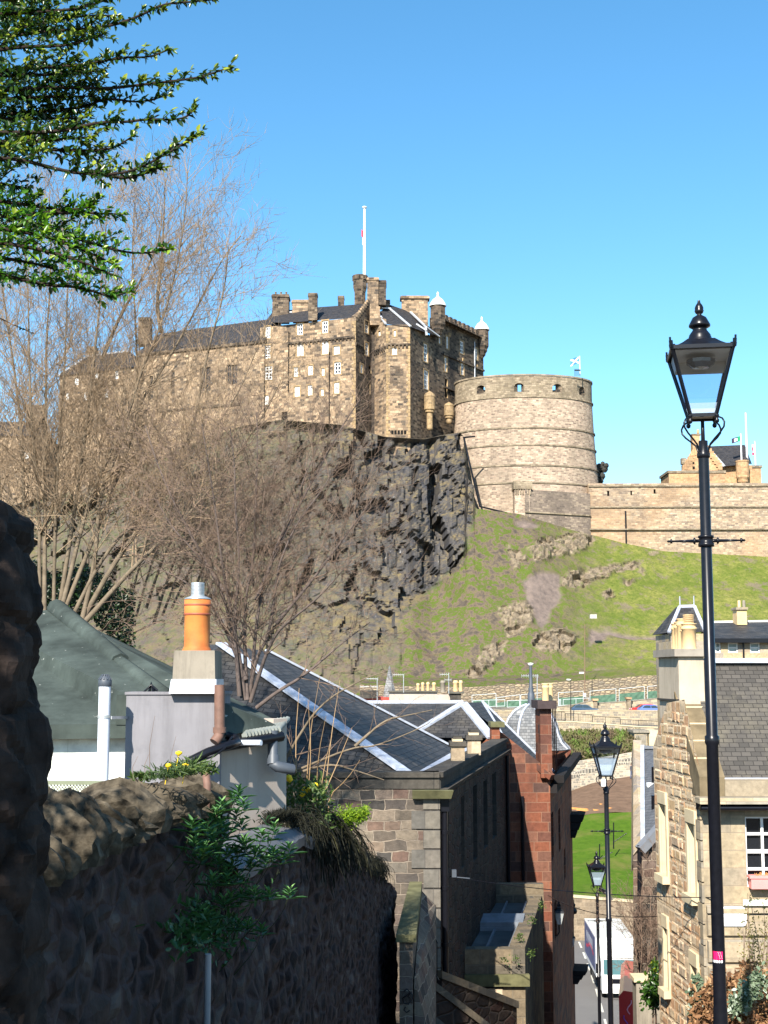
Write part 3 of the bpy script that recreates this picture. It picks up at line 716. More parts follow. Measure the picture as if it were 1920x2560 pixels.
# round bartizans on the right face
for px0, px1, yt, yb_, ycol, Y in ((1060, 1088, 977, 1020, 1075, 262.5), (1110, 1135, 1005, 1035, 1040, 268)):
    cx = (px0 + px1) / 2; c = P(cx, yb_, Y); r = P(px1, yb_, Y).x - c.x; h = P(cx, yt, Y).z - c.z; hc = c.z - P(cx, ycol, Y).z
    mb = MB(); mb.lathe(c, [(r * .4, -max(hc, 2.2)), (r * .55, -max(hc * .95, 1.9)), (r * .55, -1.2), (r * .8, -1.0), (r * .8, -.6), (r, -.4), (r, h * .62), (r * 1.06, h * .64), (r * .9, h * .8), (.05, h)], 12, 2, smooth=False)
    mb.build('bartizan', CS, castle)

# ------------------------------------------------------------------ hall range left of the palace, behind the bare trees
h0 = P(470, 1110, 270)
hall = thing('great_hall', (h0.x, h0.y, h0.z), 'long stone hall with a low dark roof left of the castle, behind bare branches', 'hall')
FH = Fac((328, 275.5), (652, 264)); ze = FH.sz(520, 866)[1]
mb = MB(); dk = [Z2(*r) for r in [(1150, 640, 1180, 780), (1185, 640, 1212, 780), (1305, 628, 1330, 740), (1335, 626, 1365, 738), (860, 690, 880, 840), (985, 660, 1005, 800)]]
hd = holes_px(FH, dk); wall(mb, FH, 0, FH.L, zb - 6, ze, hd, .5, 0, 2)
mb.hexa([FH.p(0, ze - .6, 0), FH.p(FH.L, ze - .6, 0), FH.p(FH.L, ze - .6, .4), FH.p(0, ze - .6, .4)], [FH.p(0, ze, 0), FH.p(FH.L, ze, 0), FH.p(FH.L, ze, .5), FH.p(0, ze, .5)], 1)
z_ = FH.sz(500, 1016)[1]; mb.hexa([FH.p(4, z_ - .5, 0), FH.p(FH.L - 6, z_ - .5, 0), FH.p(FH.L - 6, z_ - .5, .3), FH.p(4, z_ - .5, .3)], [FH.p(4, z_, 0), FH.p(FH.L - 6, z_, 0), FH.p(FH.L - 6, z_, .3), FH.p(4, z_, .3)], 1)
mb.prism([(p.x, p.y) for p in (FH.p(0, 0, -.8), FH.p(FH.L, 0, -.8), FH.p(FH.L, 0, -14), FH.p(0, 0, -14))], zb - 6, ze - .05, 1)
mb.build('wall', CS, hall)
for h in hd: window(hall, FH, h, 2, 3, .2, .2, .35, M['castle_dark'])
mb = MB(); rh = P(520, 806, 274).z
mb.poly([FH.p(-.4, ze, .4), FH.p(FH.L + .4, ze, .4), FH.p(FH.L - .5, rh, -7.5), FH.p(1, rh - .5, -7.5)], 0); mb.poly([FH.p(1, rh - .5, -7.5), FH.p(FH.L - .5, rh, -7.5), FH.p(FH.L + .4, ze, -14.5), FH.p(-.4, ze, -14.5)], 0)
mb.poly([FH.p(0, ze, 0), FH.p(1, rh - .5, -7.5), FH.p(0, ze, -14)], 0); mb.poly([FH.p(FH.L, ze, 0), FH.p(FH.L - .5, rh, -7.5), FH.p(FH.L, ze, -14)], 0)
mb.build('roof', M['slate_far'], hall)
mb = MB(); pbox(mb, 347, 374, 795, 860, 281, 3, 1, .2); mb.box(*[tuple(P(345, 795, 280.8) + Vector((0, 0, -.5))), tuple(P(376, 795, 281) + Vector((0, 3.6, .15)))], 1); mb.build('chimney', CS, hall)

l0 = P(230, 1180, 280)
lodge = thing('west_range', (l0.x, l0.y, l0.z), 'lower hipped roof stone range with small white windows left of the hall', 'building')
FL = Fac((126, 284), (330, 275)); zl = FL.sz(200, 935)[1]
mb = MB(); ws = holes_px(FL, [Z2(*r) for r in [(430, 700, 452, 742), (548, 665, 565, 705), (662, 660, 682, 708), (482, 785, 500, 830), (602, 768, 622, 815), (380, 790, 396, 825)]])
wall(mb, FL, 0, FL.L, zb - 12, zl, ws, .3, 0, 2)
mb.prism([(p.x, p.y) for p in (FL.p(.1, 0, -.7), FL.p(FL.L, 0, -.7), FL.p(FL.L, 0, -14), FL.p(.1, 0, -14))], zb - 12, zl - .05, 1)
mb.build('wall', CS, lodge)
for h in ws: window(lodge, FL, h, 2, 3, .2, .2)
mb = MB(); r0, r1 = P(217, 891, 285), P(320, 878, 281)
e = [FL.p(-.5, zl, .4), FL.p(FL.L, zl, .4), FL.p(FL.L, zl, -14), FL.p(-.5, zl, -14)]
mb.poly([e[0], e[1], r1, r0], 0); mb.poly([e[3], e[0], r0], 0); mb.poly([e[1], e[2], r1], 0); mb.poly([e[2], e[3], r0, r1], 0)
mb.bar(r0, r1, .5, .4, 1); mb.bar(e[0], r0, .4, .35, 1)
mb.build('roof', [M['slate_far'], M['lead']], lodge)
mb = MB(); pbox(mb, 217, 240, 866, 900, 287, 2.5, 0); mb.build('chimney', M['castle'], lodge)
w0 = P(60, 1180, 292)
gatehse = thing('rock_house', (w0.x, w0.y, w0.z), 'small stone house with chimney at the far left behind the tree stems', 'house')
mb = MB(); pbox(mb, -40, 108, 1090, 1330, 291, 12, 0); pbox(mb, 66, 104, 1012, 1100, 291.5, 2.5, 1); mb.build('wall', CS, gatehse)
mb = MB(); a, b = P(-40, 1090, 290.6), P(108, 1090, 290.6); mb.poly([a, b, P(104, 1055, 296), P(-40, 1055, 296)]); mb.poly([P(-40, 1055, 296), P(104, 1055, 296), b + Vector((0, 13, 0)), a + Vector((0, 13, 0))]); mb.build('roof', M['slate_far'], gatehse)
Fk = Fac((-40, 290.97), (108, 290.97))
for r in ((48, 1100, 58, 1110), (62, 1132, 72, 1146)): window(gatehse, Fk, holes_px(Fk, [r])[0], 2, 2, .15, .2, -.06)

# ------------------------------------------------------------------ half moon battery
cb = P(1312, 1280, 270); zt = P(1312, 927, 257).z
bat = thing('round_battery', (cb.x, cb.y, cb.z), 'massive round stone battery tower with gun openings right of the crag', 'tower')
def bell(rad, z, a): return Vector((cb.x + rad * 1.0 * math.cos(a), cb.y + rad * .62 * math.sin(a), z))
R0 = (P(1482, 949, 268).x - cb.x)
lv = [(P(1312, y, 257).z) for y in (1400, 1199, 1154, 1102, 1058, 979, 927)]
rr = [R0 * k for k in (1.12, 1.075, 1.055, 1.035, 1.02, 1.0, 1.0)]
def ringwall(mb, z0, z1, r0, r1, m, n=72, holes=(), mat_uv=True):
    us = sorted({*[2 * math.pi * k / n for k in range(n + 1)], *[h[0] for h in holes], *[h[1] for h in holes]})
    zs = sorted({z0, z1, *[h[2] for h in holes], *[h[3] for h in holes]})
    for a, b in zip(us, us[1:]):
        for c, d in zip(zs, zs[1:]):
            ma, mz = (a + b) / 2, (c + d) / 2
            if any(h[0] < ma < h[1] and h[2] < mz < h[3] for h in holes): continue
            rc = r0 + (r1 - r0) * (c - z0) / (z1 - z0); rd = r0 + (r1 - r0) * (d - z0) / (z1 - z0)
            mb.poly([bell(rc, c, a), bell(rc, c, b), bell(rd, d, b), bell(rd, d, a)], m, [(a * R0 * .85, c), (b * R0 * .85, c), (b * R0 * .85, d), (a * R0 * .85, d)], True)
mb = MB()
for k in range(5):
    ringwall(mb, lv[k], lv[k + 1], rr[k], rr[k + 1] + .0, 0)
    zc = lv[k + 1]; r_ = rr[k + 1]; s_ = .28
    if k < 5:
        ringwall(mb, zc - .3, zc, r_ + s_, r_ + s_, 1)
        for q in range(72):
            a, b = 2 * math.pi * q / 72, 2 * math.pi * (q + 1) / 72
            mb.poly([bell(r_ + s_, zc, a), bell(r_ + s_, zc, b), bell(r_ - .2, zc + .12, b), bell(r_ - .2, zc + .12, a)], 1)
emb = []
for px in (1203, 1295, 1393, 1460):
    th = math.acos(max(-1, min(1, (P(px, 955, 262).x - cb.x) / R0))); th = 2 * math.pi - th
    emb.append((th - .75 / R0 * (1.3 if px in (1295,) else 1.6), th + .75 / R0 * 1.6, lv[6] - 3.6, lv[6] - 1.7))
ringwall(mb, lv[5], lv[6], rr[5], rr[6], 1, 72, emb)
ringwall(mb, lv[6] - .02, lv[6] + .35, rr[6] + .2, rr[6] + .2, 1)
ringwall(mb, lv[5], lv[6], rr[5] - 1.6, rr[6] - 1.6, 1, 72, emb)
for q in range(72):
    a, b = 2 * math.pi * q / 72, 2 * math.pi * (q + 1) / 72
    mb.poly([bell(rr[6] + .2, lv[6] + .35, a), bell(rr[6] + .2, lv[6] + .35, b), bell(rr[6] - 1.7, lv[6] + .4, b), bell(rr[6] - 1.7, lv[6] + .4, a)], 1)
    mb.poly([bell(rr[5], lv[5] + .05, a), bell(rr[5], lv[5] + .05, b), bell(0, lv[5] + .06, b)], 1)
for a, b, c, d in emb:                                  # splayed cheeks and arched heads
    am = (a + b) / 2; n = 8
    for k in range(n):
        x0, x1 = a + (b - a) * k / n, a + (b - a) * (k + 1) / n
        f_ = lambda x: d + .75 * math.sqrt(max(0, 1 - ((x - am) / ((b - a) / 2)) ** 2)) - .75
        ro = rr[5] + .06
        mb.poly([bell(ro, f_(x0), x0), bell(ro, f_(x1), x1), bell(ro, d + .02, x1), bell(ro, d + .02, x0)], 1)
    for x in (a, b): mb.poly([bell(rr[5], c, x), bell(rr[5], d, x), bell(rr[5] - 1.6, d, am + (x - am) * .4), bell(rr[5] - 1.6, c, am + (x - am) * .4)], 2)
    mb.poly([bell(rr[5], d, a), bell(rr[5], d, b), bell(rr[5] - 1.6, d - .2, b), bell(rr[5] - 1.6, d - .2, a)], 2)
    mb.poly([bell(rr[5], c, a), bell(rr[5], c, b), bell(rr[5] - 1.6, c, b), bell(rr[5] - 1.6, c, a)], 2)
mb.build('battery_wall', [M['battery'], M['battery_top'], M['castle_dark']], bat)
mb = MB()                                               # buttress turret at the battery foot
pbox(mb, 1286, 1325, 1205, 1300, 256, 4, 0); pbox(mb, 1284, 1331, 1202, 1222, 255.7, 4.6, 1)
for k in range(7): pbox(mb, 1288 + k * 6, 1291 + k * 6, 1222, 1236, 255.8, .4, 1)
mb.build('buttress', [M['battery'], M['battery_top']], bat)
mb = MB(); mb.tube([P(1160, 1096, 255), P(1172, 1150, 255), P(1200, 1266, 254), P(1268, 1283, 254)], .22, 6); mb.tube([P(1158, 1094, 255), P(1187, 1091, 256)], .18, 6)
tag(mb.build('drain_pipe', M['iron']), 'dark drain pipe running down between the crag and the round battery', 'pipe')

# ------------------------------------------------------------------ curtain wall and buildings right of the battery
k0 = P(1600, 1380, 268)
curt = thing('curtain_wall', (k0.x, k0.y, k0.z), 'long pale curtain wall with string courses above the grass slope', 'wall')
FC = Fac((1480, 262), (2300, 261)); FC0 = Fac((1318, 255.6), (1484, 261.8))
zt1 = FC.sz(1600, 1208)[1]
mb = MB(); sl = holes_px(FC, [(1518, 1227, 1523, 1240), (1576, 1227, 1580, 1238), (1634, 1223, 1639, 1234)])
wall(mb, FC, 0, FC.L, zt1 - 26, zt1, sl, .6, 0, 2)
for h in sl: mb.poly([FC.p(h[0], h[2], -.6), FC.p(h[1], h[2], -.6), FC.p(h[1], h[3], -.6), FC.p(h[0], h[3], -.6)], 2)
for y, pr, th in ((1213, .3, .35), (1266, .3, .3), (1322, .5, .3)):
    z = FC.sz(1600, y)[1]; mb.hexa([FC.p(0, z - th, 0), FC.p(FC.L, z - th, 0), FC.p(FC.L, z - th, pr), FC.p(0, z - th, pr)], [FC.p(0, z, 0), FC.p(FC.L, z, 0), FC.p(FC.L, z, pr), FC.p(0, z, pr)], 1)
zt0 = FC0.sz(1400, 1229)[1]
wall(mb, FC0, 0, FC0.L, zt0 - 22, zt0, (), .3, 3)
z = FC0.sz(1400, 1283)[1]; mb.hexa([FC0.p(0, z - .3, 0), FC0.p(FC0.L, z - .3, 0), FC0.p(FC0.L, z - .3, .3), FC0.p(0, z - .3, .3)], [FC0.p(0, z, 0), FC0.p(FC0.L, z, 0), FC0.p(FC0.L, z, .3), FC0.p(0, z, .3)], 1)
mb.prism([(p.x, p.y) for p in (FC.p(.1, 0, -1), FC.p(FC.L, 0, -1), FC.p(FC.L, 0, -5), FC.p(.1, 0, -5))], zt1 - 26, zt1 - .01, 0)
mb.prism([(p.x, p.y) for p in (FC0.p(.1, 0, -.6), FC0.p(FC0.L, 0, -.6), FC0.p(FC0.L, 0, -4), FC0.p(.1, 0, -4))], zt0 - 22, zt0 - .01, 3)
mb.build('masonry', [M['curtain'], M['battery_top'], M['darkhole'], M['curtain_old']], curt)
mb = MB(); u, za = FC.sz(1563, 1278); mb.tube([FC.p(u, za, .35), FC.p(u, za - 9, .35)], .17, 6); mb.build('downpipe', M['iron'], curt)

g0 = P(1790, 1205, 285)
gate = thing('gatehouse', (g0.x, g0.y, g0.z), 'orange sandstone gatehouse with crow stepped gable and round turret above the curtain wall', 'gatehouse')
mb = MB()
pbox(mb, 1672, 1813, 1180, 1215, 272, 9, 0); pbox(mb, 1669, 1815, 1176, 1182, 271.8, 9.4, 1)
FGa = Fac((1702, 284), (1806, 282))
mb.poly([FGa.at(1703, 1215), FGa.at(1806, 1215), FGa.at(1806, 1165), FGa.at(1768, 1110), FGa.at(1735, 1118), FGa.at(1706, 1166)], 0)
for k in range(7):
    x = 1706 + k * 5; y = 1166 - k * 7.2; a = FGa.at(x, y)
    mb.box((a.x, a.y - .2, a.z - 1.5), (a.x + .75, a.y + 1.2, a.z + .35), 0)
    x = 1802 - k * 5; y = 1160 - k * 7.2; a = FGa.at(x, y); mb.box((a.x - .7, a.y - .2, a.z - 1.4), (a.x + .2, a.y + 1.2, a.z + .3), 0)
pbox(mb, 1704, 1716, 1145, 1160, 283.5, 1.5, 1)
pbox(mb, 1806, 1882, 1163, 1215, 283, 8, 0); pbox(mb, 1872, 1904, 1168, 1213, 283.5, 9, 0); pbox(mb, 1870, 1906, 1163, 1169, 283.3, 9.3, 1)
mb.build('wall', [M['sandstone'], M['battery_top']], gate)
for r in ((1731, 1155, 1736, 1160), (1731, 1166, 1737, 1173), (1849, 1176, 1853, 1183)): 
    w = MB(); w.box(tuple(FGa.at(r[0], r[3]) + Vector((0, -.12, 0))), tuple(FGa.at(r[2], r[1]) + Vector((0, -.02, 0)))); w.build('window', M['darkhole'], gate)
mb = MB(); pbox(mb, 1731, 1751, 1088, 1145, 283.4, 2.2, 0); pbox(mb, 1730, 1752, 1084, 1088, 283.3, 2.4, 1); c = P(1745, 1084, 283.6); mb.lathe(c, [(.3, 0), (.25, 1), (.01, 1)], 8, 0); mb.build('chimney', [M['sandstone'], M['battery_top']], gate)
mb = MB(); mb.poly([P(1806, 1166, 281.6), P(1872, 1160, 281.6), P(1862, 1112, 288), P(1764, 1116, 288)]); mb.poly([P(1862, 1112, 288), P(1764, 1116, 288), P(1800, 1165, 295), P(1872, 1160, 295)]); mb.poly([P(1872, 1160, 281.6), P(1880, 1160, 295), P(1862, 1112, 288)])
mb.bar(P(1783, 1134, 284.2), P(1811, 1166, 281.3), .5, .4, 1)
mb.build('roof', [M['slate_far'], M['lead']], gate)
c = P(1857, 1196, 281); r_ = P(1873, 1196, 281).x - c.x; h = P(1857, 1152, 281).z - c.z
mb = MB(); mb.lathe(c, [(r_ * .5, -1.6), (r_ * .8, -.9), (r_ * .82, -.4), (r_, .2), (r_, h * .9), (r_ * 1.06, h * .92), (r_ * 1.06, h), (.1, h)], 14, 0, smooth=False); mb.build('turret', M['sandstone'], gate)

# rock outcrop behind the battery
mb = MB(); c = P(1500, 1178, 276)
for k in range(16):
    q = c + Vector((rnd.uniform(-1.6, 1.4), rnd.uniform(-1, 1), rnd.uniform(-2.5, 1.8))); s_ = rnd.uniform(.5, 1.1)
    mb.lathe(q, [(s_ * .5, -s_), (s_, -s_ * .3), (s_ * .8, s_ * .6), (.05, s_)], 6, 0, smooth=False)
M['rock'] = plain('dark_basalt', (.05, .05, .045), .95, .4, .8, bump=.5)
tag(mb.build('rock_outcrop', M['rock']), 'dark rock outcrop behind the right edge of the round battery', 'rock')

# ------------------------------------------------------------------ flagpoles and flags
def flagpole(px, y0, y1, Y, r, label, disc=False, flag=None):
    b = P(px, y1, Y); tp = P(px, y0, Y)
    o = thing('flagpole', b, label, 'flagpole', 'flagpoles on the castle')
    mb = MB(); mb.tube([b, Vector((b.x, b.y, tp.z))], [r, r * .7], 8)
    if disc: mb.lathe((b.x, b.y, tp.z), [(r * .5, -.1), (.55, 0), (.5, .3), (.05, .45)], 10)
    mb.build('pole', M['white'], o)
    if flag: flag(o, Vector((b.x, b.y, tp.z)))
    return o
def mkflag(pts_fn, strips):
    """strips: (u0,u1,v0,v1,material)"""
    def f(o, top):
        mats = []; mb = MB()
        for u0, u1, v0, v1, m in strips:
            if m not in mats: mats.append(m)
            n = 5
            for k in range(n):
                a, b = u0 + (u1 - u0) * k / n, u0 + (u1 - u0) * (k + 1) / n
                mb.poly([top + pts_fn(a, v0), top + pts_fn(b, v0), top + pts_fn(b, v1), top + pts_fn(a, v1)], mats.index(m))
        mb.build('flag', mats, o)
    return f
M['flag_green'] = plain('green_flag_cloth', (.02, .25, .12), .8, .1); M['flag_black'] = plain('dark_flag_cloth', (.04, .03, .06), .8, .1); M['flag_red'] = plain('red_flag_cloth', (.55, .06, .10), .8, .1); M['flag_blue'] = plain('blue_flag_cloth', (.06, .22, .55), .8, .1); M['flag_white'] = plain('white_flag_cloth', (.75, .75, .75), .8, .05)
flagpole(911, 520, 706, 268, .38, 'tall white flagpole with a disc finial rising from the castle stair turret', True, mkflag(lambda u, v: Vector((-.2 - u * .5, .1 * math.sin(u * 5), -5.6 - v * 3.4 + u * .5)), [(0, 1, 0, .5, M['flag_red']), (0, .6, .5, 1, M['flag_white'])]))
wv = lambda u, v: Vector((-u * 2.1, .25 * math.sin(u * 6), -.2 - v * 1.5 - u * .55 + .15 * math.sin(u * 5)))
def saltire(o, top):
    mb = MB(); n = 18
    for i in range(n):
        for j in range(n):
            u0, u1, v0, v1 = i / n, (i + 1) / n, j / n, (j + 1) / n; um, vm = (u0 + u1) / 2, (v0 + v1) / 2
            w = abs(um - vm) < .13 or abs(um - (1 - vm)) < .13
            mb.poly([top + wv(a, b) for a, b in ((u0, v0), (u1, v0), (u1, v1), (u0, v1))], 1 if w else 0)
    mb.build('flag', [M['flag_blue'], M['flag_white']], o)
flagpole(1450, 890, 938, 262, .13, 'white flagpole with blue and white diagonal cross flag on the round battery', False, saltire)
wv2 = lambda u, v: Vector((-u * 2.2, .2 * math.sin(u * 6), -.5 - v * 1.2 - u * .75))
flagpole(1854, 1084, 1152, 280.5, .2, 'white flagpole with a green, white and black flag on the gatehouse turret', False, mkflag(wv2, [(0, .35, 0, 1, M['flag_green']), (.35, .75, .2, .8, M['flag_white']), (.35, 1, 0, .2, M['flag_black']), (.35, 1, .8, 1, M['flag_black']), (.75, 1, .2, .8, M['flag_black'])]))
flagpole(1868, 1032, 1152, 284, .26, 'tallest bare white flagpole behind the gatehouse turret')
flagpole(1889, 1103, 1166, 284, .17, 'white flagpole with a limp red and white flag at the right end of the gatehouse', False, mkflag(lambda u, v: Vector((-.1 - u * .65, .1 * math.sin(u * 5), -.8 - v * 2.6)), [(0, 1, 0, .25, M['flag_white']), (0, .45, .25, .75, M['flag_white']), (.45, 1, .25, .6, M['flag_red']), (.2, 1, .75, 1, M['flag_red'])]))
mb = MB()
for k in range(6): pbox(mb, 1436 + k * 2.6, 1437 + k * 2.6, 922, 940, 261, .1)
pbox(mb, 1436, 1451, 924, 927, 260.9, .1)
tag(mb.build('fire_basket', M['iron']), 'small black iron basket beside the cross flag on the round battery', 'basket')
# ------------------------------------------------------------------ materials of the town
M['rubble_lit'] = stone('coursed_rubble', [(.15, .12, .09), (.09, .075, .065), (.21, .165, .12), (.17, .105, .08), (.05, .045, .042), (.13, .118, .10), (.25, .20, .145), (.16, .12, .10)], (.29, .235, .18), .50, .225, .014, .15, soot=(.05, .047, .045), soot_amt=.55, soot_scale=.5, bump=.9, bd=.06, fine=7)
M['rubble_lit_var'] = M['rubble_lit']
M['quoin'] = stone('grey_quoin_stone', [(.17, .15, .125), (.22, .195, .155), (.13, .12, .105)], (.1, .09, .08), .6, .42, .01, .02, soot=(.05, .05, .048), soot_amt=.5, soot_scale=1, bump=.4, bd=.03, fine=7)
M['sooty_rubble'] = stone('sooty_flank_rubble', [(.05, .035, .028), (.03, .024, .021), (.075, .055, .042), (.065, .036, .028)], (.08, .062, .05), .5, .24, .012, .1, rub=True, rnds=.6, soot=(.022, .02, .02), soot_amt=.5, soot_scale=.5, bump=.9, bd=.06, fine=7)  # sooty rubble darkened further, the flank's shade put into its colour
M['ashlar_dark'] = stone('sooty_ashlar', [(.065, .058, .05), (.095, .084, .07), (.05, .047, .042)], (.04, .038, .035), 1.1, .5, .012, .01, soot=(.03, .03, .03), soot_amt=.6, soot_scale=1.2, bump=.35, bd=.03, stretch=.3, fine=9)
M['ashlar_mid'] = stone('weathered_ashlar', [(.36, .29, .19), (.42, .34, .23), (.32, .26, .18), (.27, .24, .19)], (.26, .21, .15), .95, .34, .010, .01, soot=(.13, .115, .095), soot_amt=.6, soot_scale=.9, bump=.3, bd=.02, stretch=.5, fine=8)
M['ashlar_pale'] = stone('pale_block_stone', [(.42, .33, .21), (.36, .27, .17), (.24, .215, .19), (.46, .37, .26)], (.36, .29, .2), .8, .42, .02, .03, bump=.4, bd=.03, fine=8)
M['redstone'] = stone('red_sandstone', [(.20, .072, .042), (.26, .098, .055), (.165, .06, .038), (.095, .055, .045), (.22, .098, .062)], (.22, .12, .08), .75, .33, .014, .02, soot=(.06, .035, .03), soot_amt=.6, soot_scale=.6, bump=.4, bd=.03, fine=7)
M['rough_face'] = stone('rock_faced_sandstone', [(.52, .36, .20), (.58, .43, .27), (.47, .29, .16), (.52, .31, .18), (.36, .29, .21), (.60, .46, .30)], (.60, .47, .32), .46, .26, .03, .05, bump=.8, bd=.06, fine=6)
M['dress'] = plain('dressed_sandstone', (.56, .46, .30), .85, .14, 3)
M['slate'] = slate('grey_slate', (.022, .022, .023), (.055, .053, .053), .30, .17, lich=(.11, .095, .075))
M['slate_r'] = slate('brown_grey_slate', (.05, .046, .041), (.082, .074, .065), .20, .115, lich=(.16, .14, .10))
M['slate_new'] = slate('even_blue_slate', (.085, .09, .10), (.115, .12, .13), .25, .14)
M['dome_slate'] = slate('lichened_dome_slate', (.10, .105, .11), (.2, .2, .2), .22, .13, lich=(.42, .42, .40), amt=.9)
M['annexe'] = stone('annexe_block_stone', [(.19, .15, .10), (.14, .115, .08), (.095, .087, .075), (.22, .17, .11)], (.17, .14, .1), .8, .42, .02, .03, soot=(.06, .055, .05), soot_amt=.6, soot_scale=.8, bump=.4, bd=.03, fine=8)
M['felt'] = plain('green_mineral_felt', (.056, .071, .064), .85, .6, 1.3, bump=.2, streak=.35, spots=.5)
M['flash'] = plain('lead_flashing', (.40, .43, .50), .5, .3, 4)
M['whitewash'] = stone('whitewashed_brick', [(.66, .68, .62), (.72, .74, .69), (.6, .62, .57)], (.5, .52, .47), .45, .22, .006, .01, bump=.25, bd=.01, fine=5)
M['render_grey'] = plain('grey_render', (.21, .205, .22), .9, .16, 1.3, bump=.12, streak=.35)
M['render_beige'] = plain('beige_render', (.42, .36, .31), .9, .12, 1.0, bump=.12, streak=.25)
M['cement'] = plain('weathered_cement', (.26, .23, .185), .9, .3, 2.2, bump=.2, streak=.7)
M['cement_dark'] = plain('dark_flat_roof', (.09, .095, .095), .8, .35, 1.5)
t = NT('terracotta'); p = t.pos(); sx = t.n('SeparateXYZ'); t.put(sx.inputs[0], p)
nz = t.noise(p, 5, 5, .6)
t.bump(nz, .15, .01)
M['terracotta'] = t.fin(t.mix(t.ramp(t.noise(p, 2.2, 5, .6), [(.35, 0), (.65, 1)]), (.36, .075, .022), (.52, .19, .045)), .65, .3)
M['terra_red'] = plain('dark_red_terracotta', (.30, .075, .035), .6, .25, 6)
M['pot_cream'] = plain('cream_clay_pot', (.62, .43, .22), .75, .15, 3)
M['zinc'] = plain('bright_zinc', (.55, .57, .58), .35, .2, 8, metal=.6)
M['pipe_blue'] = plain('grey_blue_pipe_paint', (.06, .072, .09), .5, .2, 4)
M['pipe_white'] = plain('white_plastic_pipe', (.70, .73, .80), .35, .05, 2)
M['pipe_brown'] = plain('rusty_brown_pipe', (.16, .085, .06), .7, .35, 8)
M['moss'] = plain('mossy_stone', (.13, .125, .065), .95, .45, 3, bump=.3)
M['pinkbox'] = plain('pink_window_box', (.68, .26, .24), .6, .08, 4)
M['signwhite'] = plain('white_enamel', (.82, .82, .83), .4, .02, 2)
M['greenpaint'] = plain('green_door_paint', (.10, .24, .07), .5, .15, 3)
M['orange'] = plain('fresh_sawn_timber', (.60, .28, .09), .8, .2, 4)
M['redpaint'] = plain('red_paint', (.42, .05, .03), .5, .2, 3)

# ------------------------------------------------------------------ white house on the left
def Zl(x, y): return x / 2.183, 1400 + y / 2.183
w = P(300, 2040, 13)
house = thing('white_house', (w.x, w.y, -4.5), 'small white painted house with green felt roof and orange chimney pot behind the rubble wall', 'house')
YF = 13.0
mb = MB()
a, b = P(60, 1822, YF), P(318, 1960, YF)
mb.box((a.x, a.y, -4.5), (b.x, a.y + .25, a.z), 0)
mb.box((a.x, a.y - .09, P(60, 1836, YF).z), (b.x - .03, a.y - .003, P(60, 1818, YF).z), 1)
mb.box((a.x, a.y - .05, P(60, 1831, YF).z - .02), (b.x - .03, a.y - .003, P(60, 1836, YF).z - .004), 1)
mb.build('front_wall', [M['whitewash'], M['white']], house)
YC = 12.7
mb = MB()
c0_, c1_ = P(316, 1737, YC), P(547, 2050, YC)
mb.box((c0_.x, c0_.y, -4.5), (c1_.x, c0_.y + .9, c0_.z))
mb.box((c0_.x - .015, c0_.y - .015, c0_.z + .002), (c1_.x + .02, c0_.y + .92, c0_.z + .03))
mb.build('gable_wall', M['render_grey'], house)
FB = Fac((546, 12.78), (718, 13.6))
mb = MB()
zr = FB.sz(690, 1826)[1]
wall(mb, FB, 0, FB.L, -4.6, zr, m=0)
mb.hexa([FB.p(FB.L - .02, -4.6, -.01), FB.p(FB.L, -4.6, -.01), FB.p(FB.L, -4.6, -3), FB.p(FB.L - .3, -4.6, -3)], [FB.p(FB.L - .02, zr, -.01), FB.p(FB.L, zr, -.01), FB.p(FB.L, zr, -3), FB.p(FB.L - .3, zr, -3)], 0)
u = FB.sz(684, 1800)[0]; zt = FB.sz(700, 1797)[1]
mb.hexa([FB.p(u, zr, 0), FB.p(FB.L, zr, 0), FB.p(FB.L, zr, -.35), FB.p(u, zr, -.35)], [FB.p(u, zt, 0), FB.p(FB.L, zt, 0), FB.p(FB.L, zt, -.35), FB.p(u, zt, -.35)], 0)
mb.build('side_wall', M['render_beige'], house)
# felt roof: front slope, right slope and the hip between
mb = MB()
ap = P(140, 1524, 16.5); ap0 = P(-80, 1536, 16.5); hipc = P(420, 1748, 12.95)
el, er = P(40, 1815, 12.85), P(317, 1812, 12.85)
mb.poly([el, er, P(317, 1738, 12.95), hipc, ap, ap0])
rt = P(700, 1817, 13.4); rb = P(690, 1801, 13.7); br_ = P(545, 1842, 12.74)
mb.poly([hipc, P(545, 1752, 12.85), br_, rt, rb, P(428, 1666, 16.2), ap])
mb.poly([ap, P(428, 1666, 16.2), rb, P(720, 1830, 19), P(0, 1600, 22), ap0])
for q0, q1, r_ in ((ap + Vector((0, 0, .02)), P(300, 1660, 14.3), .13), (P(300, 1660, 14.3), hipc, .1)): mb.tube([q0, q1], [r_, r_], 8)
mb.hexa([el + Vector((0, -.02, -.14)), er + Vector((0, -.02, -.14)), er + Vector((0, .05, -.14)), el + Vector((0, .05, -.14))], [el + Vector((0, -.02, .01)), er + Vector((0, -.02, .01)), er + Vector((0, .05, .01)), el + Vector((0, .05, .01))])
mb.box(tuple(P(290, 1812, 12.82)), tuple(P(316, 1737, 12.82) + Vector((0, .3, 0))))
roof = mb.build('roof', M['felt'], house)
mb = MB()
for k in range(11):                                    # corrugated edge
    s_ = k / 10; q = br_.lerp(rt, .45 + s_ * .55); mb.tube([q + Vector((-.01, -.12, -.03)), q + Vector((.05, .45, .07))], .035, 6)
mb.build('corrugated_edge', plain('dull_corrugated_sheet', (.22, .24, .22), .7, .3, 4), roof)
